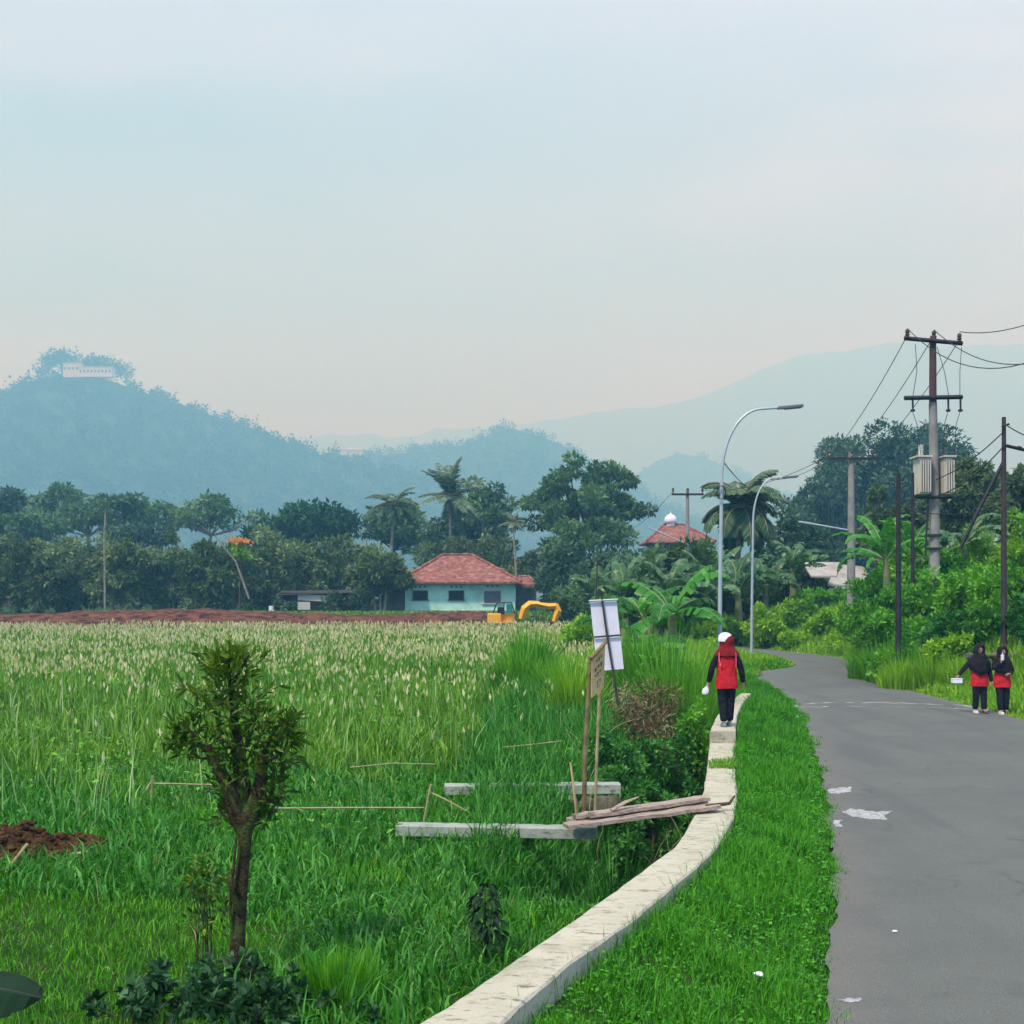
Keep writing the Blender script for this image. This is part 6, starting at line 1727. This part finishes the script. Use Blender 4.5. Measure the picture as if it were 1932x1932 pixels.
# grass tuft over the wall break
rng = np.random.default_rng(27)
n = 900
Y = rng.uniform(16.25, 17.0, n); X = wall_l(Y) + (wall_r(Y) - wall_l(Y)) * np.clip(rng.beta(1.6, 1, n) + .02, 0, 1.05)
o = link('grass_tuft', blade_mesh('grass_tuft', np.stack([X, Y, np.full(n, .29)], 1), rng.uniform(0, 2 * PI, n), rng.uniform(.5, 1.3, n), rng.uniform(.05, .12, n), rng.uniform(.008, .014, n), rng.random(n), .5), M['field']); tag(o, 'mat of grass creeping across the wall before the step', 'grass', kind='stuff')
n = 420
Y = 6.5 + rng.random(n) * 12; X = wall_r(Y) - np.abs(rng.normal(size=n)) * .035 + .02
o = link('wall_weeds', blade_mesh('wall_weeds', np.stack([X, Y, gz(X, Y)], 1), rng.uniform(0, 2 * PI, n), rng.uniform(.1, .8, n), rng.uniform(.08, .24, n), rng.uniform(.006, .011, n), rng.random(n), .6), M['verge']); tag(o, 'thin weeds standing along the road side of the wall', 'weeds', kind='stuff')

# ------------------------------------------------------------------ people
def skin_mesh(verts, radii, edges, sub=2):
    me = bpy.data.meshes.new('tmp'); me.from_pydata([tuple(v) for v in verts], edges, [])
    ob = bpy.data.objects.new('tmp', me); COL.objects.link(ob)
    sk = ob.modifiers.new('s', 'SKIN'); sk.use_smooth_shade = True
    ly = me.skin_vertices[0].data if len(me.skin_vertices) else None
    if ly is None:
        bm = bmesh.new(); bm.from_mesh(me); bm.verts.layers.skin.verify(); bm.to_mesh(me); bm.free(); ly = me.skin_vertices[0].data
    for i, r in enumerate(radii):
        ly[i].radius = r if isinstance(r, tuple) else (r, r); ly[i].use_root = (i == 0)
    ss = ob.modifiers.new('u', 'SUBSURF'); ss.levels = sub; ss.render_levels = sub
    dg_ = bpy.context.evaluated_depsgraph_get(); dg_.update()
    m2 = bpy.data.meshes.new_from_object(ob.evaluated_get(dg_))
    bpy.data.objects.remove(ob); bpy.data.meshes.remove(me)
    m2.materials.clear()
    return m2


def hand(mb, w, d, curl, side, thumb, sc=1.0, mi=0):
    """palm and five fingers from wrist w along d; fingers curl towards 'curl'"""
    w = Vector(w); d = Vector(d).normalized(); curl = Vector(curl).normalized(); s = d.cross(curl).normalized() * side
    pl = .062 * sc
    mb.tube([w - d * .01, w + d * pl * .5, w + d * pl], [.018 * sc, .025 * sc, .022 * sc], 8, mi, flat=.6)
    for k, ln in enumerate((.050, .058, .054, .042)):
        b = w + d * pl * .9 + s * (.024 - .016 * k) * sc
        l = ln * sc
        p1 = b + (d * .85 + curl * .35).normalized() * l * .45
        p2 = p1 + (d * .45 + curl * .85).normalized() * l * .32
        p3 = p2 + (curl * .95 - d * .15).normalized() * l * .26
        mb.tube([b - d * .012, b, p1, p2, p3], [.0075 * sc, .0078 * sc, .0072 * sc, .0066 * sc, .0048 * sc], 6, mi)
    b = w + d * pl * .35 + s * .022 * sc
    p1 = b + (s * .75 + d * .6 + curl * .3).normalized() * .03 * sc; p2 = p1 + (d * .7 + curl * .7).normalized() * .026 * sc
    mb.tube([b - s * .01, b, p1, p2], [.009 * sc, .0095 * sc, .0085 * sc, .0055 * sc], 6, mi)


def ring(c, rx, ry, n=20, ph=0, sq=1.0, tilt=0):
    out = []
    for k in range(n):
        a = 2 * PI * k / n + ph
        ca, sa = math.cos(a), math.sin(a)
        out.append(Vector((c[0] + rx * math.copysign(abs(ca) ** sq, ca), c[1] + ry * math.copysign(abs(sa) ** sq, sa), c[2] + tilt * sa)))
    return out


def person(label, loc, rz, Ht, pose, style):
    """figure facing local -Y; x is to its left when seen from the front as image right"""
    k = Ht / 1.42
    root = empty('person', loc, rz); tag(root, label, 'person', style.get('group'))
    root.scale = (k, k, k)
    P = {'pel': (0, 0, .72), 'waist': (0, 0, .86), 'chest': (0, .005, 1.02), 'neck': (0, .01, 1.165), 'head0': (0, -.005, 1.225), 'head1': (0, -.012, 1.30), 'head2': (0, 0, 1.375)}
    P.update({'shL': (-.135, .008, 1.105), 'shR': (.135, .008, 1.105), 'hipL': (-.072, 0, .68), 'hipR': (.072, 0, .68)})
    P.update(pose)
    names = ['pel', 'waist', 'chest', 'neck', 'head0', 'head1', 'head2', 'shL', 'elL', 'wrL', 'shR', 'elR', 'wrR', 'hipL', 'knL', 'anL', 'toL', 'hipR', 'knR', 'anR', 'toR']
    rad = {'pel': (.12, .09), 'waist': (.105, .078), 'chest': (.125, .085), 'neck': .042, 'head0': (.062, .07), 'head1': (.078, .092), 'head2': (.058, .068), 'shL': .05, 'elL': .036, 'wrL': .025, 'shR': .05, 'elR': .036, 'wrR': .025,
           'hipL': .078, 'knL': .052, 'anL': .034, 'toL': .026, 'hipR': .078, 'knR': .052, 'anR': .034, 'toR': .026}
    ed = [('pel', 'waist'), ('waist', 'chest'), ('chest', 'neck'), ('neck', 'head0'), ('head0', 'head1'), ('head1', 'head2'), ('chest', 'shL'), ('shL', 'elL'), ('elL', 'wrL'), ('chest', 'shR'), ('shR', 'elR'), ('elR', 'wrR'),
          ('pel', 'hipL'), ('hipL', 'knL'), ('knL', 'anL'), ('anL', 'toL'), ('pel', 'hipR'), ('hipR', 'knR'), ('knR', 'anR'), ('anR', 'toR')]
    ix = {n_: i for i, n_ in enumerate(names)}
    bm_ = skin_mesh([P[n_] for n_ in names], [rad[n_] for n_ in names], [(ix[a], ix[b]) for a, b in ed])
    mb = MB()
    vv = [tuple(v.co) for v in bm_.vertices]; ff = [tuple(p.vertices) for p in bm_.polygons]
    mb.add(vv, ff, 0)
    bpy.data.meshes.remove(bm_)
    hd = Vector(P['head1'])
    mb.tube([hd + Vector((0, -.085, .012)), hd + Vector((0, -.102, -.018)), hd + Vector((0, -.092, -.030))], [.008, .014, .010], 6, 0)
    for sx in (-1, 1):
        mb.ball(hd + Vector((sx * .030, -.083, .012)), (.013, .008, .008), 8, 1)
        mb.box(hd + Vector((sx * .031, -.087, .032)), (.032, .006, .006), None, 1)
        mb.ball(hd + Vector((sx * .078, .005, -.005)), (.01, .022, .03), 8, 0)
    mb.ball(hd + Vector((0, -.084, -.052)), (.023, .009, .008), 8, 2)
    for sd, (w_, e_2) in (('L', ('wrL', 'elL')), ('R', ('wrR', 'elR'))):
        w = Vector(P[w_]); d = (w - Vector(P[e_2])).normalized()
        hand(mb, w, pose.get('hd' + sd, d), pose.get('cu' + sd, Vector((1 if sd == 'L' else -1, -.2, 0))), 1 if sd == 'L' else -1, 0)
    mb.build('body', [M['skin'], M['eye'], M['lip']], root, True)
    # trousers
    tv = [(0, 0, .74), P['hipL'], tuple(Vector(P['hipL']).lerp(Vector(P['knL']), .5)), P['knL'], tuple(Vector(P['knL']).lerp(Vector(P['anL']), .55)), tuple(Vector(P['anL']) + Vector((0, .005, .0))), P['hipR'], tuple(Vector(P['hipR']).lerp(Vector(P['knR']), .5)), P['knR'], tuple(Vector(P['knR']).lerp(Vector(P['anR']), .55)), tuple(Vector(P['anR']) + Vector((0, .005, .0)))]
    tm = skin_mesh(tv, [(.095, .075), .086, .088, .074, .066, .060, .092, .088, .074, .066, .060], [(0, 1), (1, 2), (2, 3), (3, 4), (4, 5), (0, 6), (6, 7), (7, 8), (8, 9), (9, 10)])
    link('trousers', tm, M['navycloth'], root, True)
    # tunic
    lean = style.get('tunic', [(.56, .180, .130), (.64, .176, .128), (.76, .162, .118), (.88, .148, .105), (1.0, .158, .108), (1.08, .16, .10), (1.135, .12, .075), (1.16, .06, .055)])
    rr = []
    for j, (z, a, b) in enumerate(lean):
        rg_ = ring((0, 0, z), a, b, 24, 0, .8)
        for i, p in enumerate(rg_):
            f = .010 * mnoise.noise(Vector((i * .9, z * 6, style['seed']))) * (1.6 if j < 2 else 1)
            p.x *= 1 + f * 5; p.y *= 1 + f * 5; p.z += .012 * mnoise.noise(Vector((i * .5, style['seed'], 1))) if j == 0 else 0
        rr.append(rg_)
    MB().rings(rr, cap=True).build('tunic', M['redcloth'], root, True)
    # sleeves
    for sd in 'LR':
        a, e, w = (Vector(P[x_ + sd]) for x_ in ('sh', 'el', 'wr'))
        m_ = skin_mesh([a.lerp(Vector(P['chest']), .25), a, a.lerp(e, .5), e, e.lerp(w, .5), e.lerp(w, .97)], [.05, .066, .058, .053, .048, .042], [(i, i + 1) for i in range(5)])
        link('sleeve', m_, M['blackcloth'], root, True)
    # shoes
    for sd in 'LR':
        an, to = Vector(P['an' + sd]), Vector(P['to' + sd])
        d = to - an; d.z = 0; d.normalize()
        s_ = MB(); side = Vector((-d.y, d.x, 0)); rings_ = []
        zf = max(an.z - .068, 0.0)
        for t_, w_, h_ in ((-.055, .026, .045), (-.035, .036, .075), (.01, .038, .085), (.06, .042, .06), (.11, .042, .045), (.15, .034, .036), (.168, .014, .022)):
            c = Vector((an.x, an.y, zf)) + d * t_
            rings_.append([c - side * w_, c - side * w_ + Vector((0, 0, h_ * .45)), c - side * w_ * .6 + Vector((0, 0, h_)), c + side * w_ * .6 + Vector((0, 0, h_)), c + side * w_ + Vector((0, 0, h_ * .45)), c + side * w_])
        s_.rings(rings_); s_.build('shoe', M[style['shoe'][0 if sd == 'L' else 1]], root, True)
    # hijab: head shell with a face opening, neck gather and chest drape
    hj = style['hijab']
    c = Vector(P['head1'])
    levels = [(1.405, .02, .02, .0), (1.395, .055, .06, .0), (1.365, .085, .095, .0), (1.325, .100, .112, .0), (1.285, .103, .114, -.002), (1.245, .099, .108, -.004), (1.205, .110, .105, -.002), (1.165, .138, .112, .0), (1.125, .164, .122, .0), (1.08, .186, .134, -.003)]
    levels += [(z, a, b, -.006) for z, a, b in hj['drape']]
    n_ = 36; vs, fs = [], []
    for j, (z, a, b, oy) in enumerate(levels):
        for i in range(n_):
            an = 2 * PI * i / n_
            fold = 1 + (.05 * math.sin(an * 7 + z * 9 + style['seed']) if z < 1.15 else .012 * math.sin(an * 9))
            x_, y_ = a * math.cos(an) * fold, b * math.sin(an) * fold
            zz_ = z
            if j >= 10:
                zz_ += hj.get('point', 0) * (max(0, -math.sin(an)) ** 2) * (j - 9) * -.035 + .010 * math.sin(an * 5 + style['seed'])
            vs.append((x_ + c.x * (1 if z > 1.2 else .3), y_ + oy + (c.y + .012) * (1 if z > 1.2 else .3), zz_))
    for j in range(len(levels) - 1):
        for i in range(n_):
            i2 = (i + 1) % n_
            am = 2 * PI * (i + .5) / n_; zm = (levels[j][0] + levels[j + 1][0]) / 2
            fx = math.cos(am) * .1; front = math.sin(am) < 0
            if front and ((fx / .062) ** 2 + ((zm - (c.z - .008)) / .082) ** 2) < 1: continue
            fs.append((j * n_ + i, j * n_ + i2, (j + 1) * n_ + i2, (j + 1) * n_ + i))
    h_ = MB(); h_.add(vs, fs); ho = h_.build('headscarf', M[hj['mat']], root, True)
    so = ho.modifiers.new('t', 'SOLIDIFY'); so.thickness = .008; so.offset = 1
    return root


walkA = {'knL': (-.078, -.035, .39), 'anL': (-.078, .03, .075), 'toL': (-.082, -.07, .03), 'knR': (.076, -.02, .39), 'anR': (.074, -.06, .072), 'toR': (.078, -.17, .03)}
pA = dict(walkA); pA.update({'elL': (-.30, -.01, .93), 'wrL': (-.45, -.06, .77), 'hdL': (-.45, -.25, -.75), 'cuL': (-.35, -.6, -.4), 'elR': (.205, .01, .86), 'wrR': (.235, -.04, .64)})
xA, yA = PZ(1848, 1347, .01)
person('girl in black headscarf and red tunic holding out a white box at the road edge', (xA, yA, .02), .0, 1.44, pA,
       {'seed': 1, 'shoe': ('whiteshoe', 'shoe'), 'hijab': {'mat': 'blackcloth', 'drape': [(1.02, .208, .145), (.96, .205, .15), (.90, .2, .15)], 'point': 1}, 'group': 'schoolgirls in red and black'})
bx_ = Vector((xA - .495 * 1.014, yA - .10, .665 * 1.014 + .02))
bxo = empty('lunch_box', bx_); tag(bxo, 'white rectangular box in the outstretched hand of the left girl', 'box')
MB().box((0, 0, 0), (.20, .13, .085), bev=.012).build('box_body', M['paper'], bxo); MB().box((0, 0, .046), (.21, .14, .014), bev=.004).build('lid', M['whitepaint'], bxo)
pB = {'knL': (-.072, -.05, .39), 'anL': (-.07, -.075, .072), 'toL': (-.074, -.18, .03), 'knR': (.08, -.02, .39), 'anR': (.082, .03, .075), 'toR': (.088, -.07, .03),
      'elL': (-.20, -.06, .93), 'wrL': (-.10, -.19, 1.09), 'hdL': (.35, -.1, .9), 'cuL': (.3, .5, .5), 'elR': (.215, .0, .90), 'wrR': (.085, -.175, .84), 'hdR': (-1, -.15, -.05), 'cuR': (0, .6, -.6)}
xB, yB = PZ(1891, 1348, .01)
person('girl in black headscarf and red tunic raising a white cup to her mouth', (xB, yB, .02), .05, 1.40, pB,
       {'seed': 4, 'shoe': ('whiteshoe', 'shoe'), 'hijab': {'mat': 'blackcloth', 'drape': [(1.02, .206, .146), (.96, .204, .15), (.91, .198, .15)], 'point': .7}, 'group': 'schoolgirls in red and black'})
cpo = empty('drink_cup', (xB - .075, yB - .215, 1.13)); tag(cpo, 'white drinking cup in the raised hand of the right girl', 'cup')
MB().lathe((0, 0, 0), [(.028, 0), (.036, .1), (.038, .11), (.034, .112)], 14).build('cup_body', M['paper'], cpo, True)
MB().tube([(.0, 0, .1), (.01, .02, .17)], .005, 6).build('straw', M['whitepaint'], cpo)

# girl on the wall, seen from behind
xG, yG = PZ(1371, 1371, .47)
pG = {'knL': (-.062, -.03, .39), 'anL': (-.052, -.05, .075), 'toL': (-.052, -.15, .03), 'knR': (.062, -.02, .39), 'anR': (.05, .06, .075), 'toR': (.05, -.04, .03),
      'elL': (-.215, .02, .88), 'wrL': (-.255, -.01, .66), 'elR': (.225, .02, .89), 'wrR': (.27, -.02, .66), 'hipL': (-.066, 0, .68), 'hipR': (.066, 0, .68)}
pG2 = {'head0': (0, -.005, 1.22)}
pG.update(pG2)
gp = person('girl in red vest and white cap walking away on top of the wall', (xG, yG, .472), PI, 1.40, pG,
            {'seed': 7, 'shoe': ('greyshoe', 'greyshoe'), 'hijab': {'mat': 'darkred', 'drape': [(1.07, .172, .125)], 'point': 0}, 'group': 'schoolgirls in red and black',
             'tunic': [(.585, .172, .125), (.66, .168, .122), (.76, .158, .114), (.88, .148, .105), (1.0, .155, .108), (1.08, .158, .10), (1.135, .12, .075), (1.16, .06, .055)]})
# white cap, worn on the head
cap_ = MB()
cap_.lathe((.022, .004, 1.315), [(.108, -.02), (.112, .02), (.102, .06), (.075, .095), (.035, .112), (.004, .116)], 20)
cap_.rings([ring((.022, -.10, 1.30), .07, .05, 16), ring((.022, -.125, 1.292), .085, .07, 16), ring((.022, -.125, 1.286), .085, .07, 16)])
cap_.build('cap', M['paper'], gp, True)
mb = MB(); mb.tube([(.128, .10, 1.13), (.135, .118, 1.02), (.11, .125, .94)], .010, 6); mb.ball((.115, .128, .93), (.016, .012, .022), 8)
mb.tube([(-.120, .10, 1.13), (-.125, .12, 1.02), (-.12, .122, .90)], .007, 6)
mb.build('cord', M['pink'], gp, True)
GBS = 0.72
gb = empty('paper_bag', (xG - .325, yG + .01, .472 + .535)); gb.scale = (GBS, GBS, GBS); tag(gb, 'small white bag hanging from the hand of the girl on the wall', 'bag')
b_ = MB(); b_.rings([ring((0, 0, -.07), .05, .025, 12, 0, .7), ring((.01, 0, -.02), .075, .035, 12, 0, .7), ring((.02, 0, .04), .06, .02, 12, 0, .8), ring((.04, 0, .09), .02, .01, 12)])
b_.build('bag_body', M['paper'], gb, True); MB().tube([(.03, 0, .08), (.05, 0, .13), (.06, 0, .15)], .006, 6).build('handle', M['paper'], gb)

# ------------------------------------------------------------------ haze
hb_ = MB(); hb_.box((0, 4340, 797), (18600, 9000, 1598)); hz_ = hb_.build('haze', [])
m, nt, out = new_mat('haze_air')
pv = N(nt, 'ShaderNodeVolumePrincipled')
pv.inputs['Color'].default_value = (0.235, 0.65, 1.0, 1); pv.inputs['Absorption Color'].default_value = (1, 1, 1, 1)
pv.inputs['Density'].default_value = 0.00073; pv.inputs['Anisotropy'].default_value = 0.0
nt.links.new(pv.outputs[0], out.inputs['Volume'])
hz_.data.materials.append(m)
tag(hz_, 'pale bluish haze filling the valley', 'haze', kind='stuff')

# ------------------------------------------------------------------ sky, sun
w = bpy.data.worlds.new('World'); SC.world = w; w.use_nodes = True
nt = w.node_tree; nt.nodes.clear()
out = nt.nodes.new('ShaderNodeOutputWorld'); bg_ = nt.nodes.new('ShaderNodeBackground')
sky = nt.nodes.new('ShaderNodeTexSky'); sky.sky_type = 'NISHITA'; sky.sun_disc = False
SUN_EL, SUN_AZ = math.radians(56), math.radians(-140)
sky.sun_elevation = SUN_EL; sky.sun_rotation = SUN_AZ
sky.air_density = 1.5; sky.dust_density = 3.0
tc = nt.nodes.new('ShaderNodeTexCoord')
sep = nt.nodes.new('ShaderNodeSeparateXYZ'); nt.links.new(tc.outputs['Generated'], sep.inputs[0])


def mnode(op, a, b=None, c=None):
    n = nt.nodes.new('ShaderNodeMath'); n.operation = op
    for i, x in enumerate((a, b, c)):
        if x is None: continue
        if isinstance(x, (int, float)): n.inputs[i].default_value = x
        else: nt.links.new(x, n.inputs[i])
    return n.outputs[0]


zpos = mnode('MAXIMUM', sep.outputs['Z'], 0.0)
den = mnode('ADD', zpos, 0.16)
cxn = mnode('DIVIDE', sep.outputs['X'], den); cyn = mnode('DIVIDE', sep.outputs['Y'], den)
cmb = nt.nodes.new('ShaderNodeCombineXYZ'); nt.links.new(cxn, cmb.inputs[0]); nt.links.new(cyn, cmb.inputs[1]); cmb.inputs[2].default_value = 3.7


def wnoise(scale, detail, rough, lo, hi, sx=1, sy=1, off=0.0):
    mp = nt.nodes.new('ShaderNodeMapping'); mp.inputs['Scale'].default_value = (sx, sy, 1); mp.inputs['Location'].default_value = (off, off * .7, 0)
    nt.links.new(cmb.outputs[0], mp.inputs[0])
    n = nt.nodes.new('ShaderNodeTexNoise'); n.inputs['Scale'].default_value = scale; n.inputs['Detail'].default_value = detail; n.inputs['Roughness'].default_value = rough
    nt.links.new(mp.outputs[0], n.inputs['Vector'])
    r_ = nt.nodes.new('ShaderNodeMapRange'); r_.interpolation_type = 'SMOOTHSTEP'; r_.inputs['From Min'].default_value = lo; r_.inputs['From Max'].default_value = hi
    nt.links.new(n.outputs['Fac'], r_.inputs['Value'])
    return r_.outputs['Result']


# cloud layer: blue-grey thin parts, white thicker parts, luminous towards the zenith as overcast skies are
c1 = wnoise(.75, 5, .5, .42, .60, 1, 1, SKY_OFF if 'SKY_OFF' in globals() else 1.9)
c2 = wnoise(1.7, 6, .55, .38, .64, .55, 1.0, 5.0)
cf = mnode('MULTIPLY_ADD', c2, .48, mnode('MULTIPLY', c1, .70))
side = nt.nodes.new('ShaderNodeMapRange'); side.interpolation_type = 'SMOOTHSTEP'; side.inputs['From Min'].default_value = -.36; side.inputs['From Max'].default_value = .42
nt.links.new(sep.outputs['X'], side.inputs['Value'])
band = nt.nodes.new('ShaderNodeMapRange'); band.interpolation_type = 'SMOOTHSTEP'; band.inputs['From Min'].default_value = .10; band.inputs['From Max'].default_value = .0
nt.links.new(mnode('ABSOLUTE', mnode('SUBTRACT', mnode('MULTIPLY_ADD', c2, .07, zpos), .32)), band.inputs['Value'])
cf = mnode('MULTIPLY_ADD', side.outputs['Result'], .50, mnode('MULTIPLY', cf, .62))
cf = mnode('MULTIPLY_ADD', band.outputs['Result'], -.30, cf)
cl = mixc(nt, cf, (.46, .69, 1.10), (1.28, 1.64, 2.70))
lowf = nt.nodes.new('ShaderNodeMapRange'); lowf.interpolation_type = 'SMOOTHSTEP'; lowf.inputs['From Min'].default_value = .34; lowf.inputs['From Max'].default_value = .10
nt.links.new(zpos, lowf.inputs['Value'])
cl = mixc(nt, lowf.outputs['Result'], cl, mixc(nt, 1.0, cl, (.77, .98, 1.24), 'MULTIPLY'))
zen = nt.nodes.new('ShaderNodeMapRange'); zen.interpolation_type = 'SMOOTHSTEP'; zen.inputs['From Min'].default_value = .38; zen.inputs['From Max'].default_value = 1.0; zen.inputs['To Min'].default_value = 1.0; zen.inputs['To Max'].default_value = 1.55
nt.links.new(zpos, zen.inputs['Value'])
sc_ = nt.nodes.new('ShaderNodeVectorMath'); sc_.operation = 'SCALE'; nt.links.new(cl, sc_.inputs[0]); nt.links.new(mnode('MULTIPLY', zen.outputs['Result'], 4.6), sc_.inputs['Scale'])
mixs = mixc(nt, .88, sky.outputs['Color'], sc_.outputs[0])
nt.links.new(mixs, bg_.inputs['Color']); bg_.inputs['Strength'].default_value = .11
nt.links.new(bg_.outputs[0], out.inputs['Surface'])

sd = bpy.data.lights.new('sun', 'SUN'); sd.energy = 3.3; sd.angle = math.radians(6); sd.color = (1.0, .97, .88)
so = bpy.data.objects.new('sun', sd); COL.objects.link(so)
sdir = Vector((math.sin(SUN_AZ) * math.cos(SUN_EL), math.cos(SUN_AZ) * math.cos(SUN_EL), math.sin(SUN_EL)))
so.rotation_euler = sdir.to_track_quat('Z', 'Y').to_euler(); so.location = sdir * 50

# ------------------------------------------------------------------ camera and render settings
cd = bpy.data.cameras.new('camera'); cam = bpy.data.objects.new('camera', cd); COL.objects.link(cam)
cam.location = (0, 0, HC); cam.rotation_euler = (PI / 2, 0, 0)
cd.sensor_width = 36; cd.lens = 36 * F / 1932; cd.shift_y = (VH - UC) / 1932; cd.clip_start = .1; cd.clip_end = 12000
SC.camera = cam
SC.view_settings.view_transform = 'Standard'; SC.view_settings.look = 'None'; SC.view_settings.exposure = 0.36; SC.view_settings.gamma = 1
SC.cycles.max_bounces = 6; SC.cycles.diffuse_bounces = 3; SC.cycles.glossy_bounces = 2; SC.cycles.transmission_bounces = 3; SC.cycles.volume_bounces = 2
SC.cycles.use_denoising = True
SC.cycles.use_adaptive_sampling = True; SC.cycles.adaptive_threshold = .015
SC.cycles.sample_clamp_indirect = 6
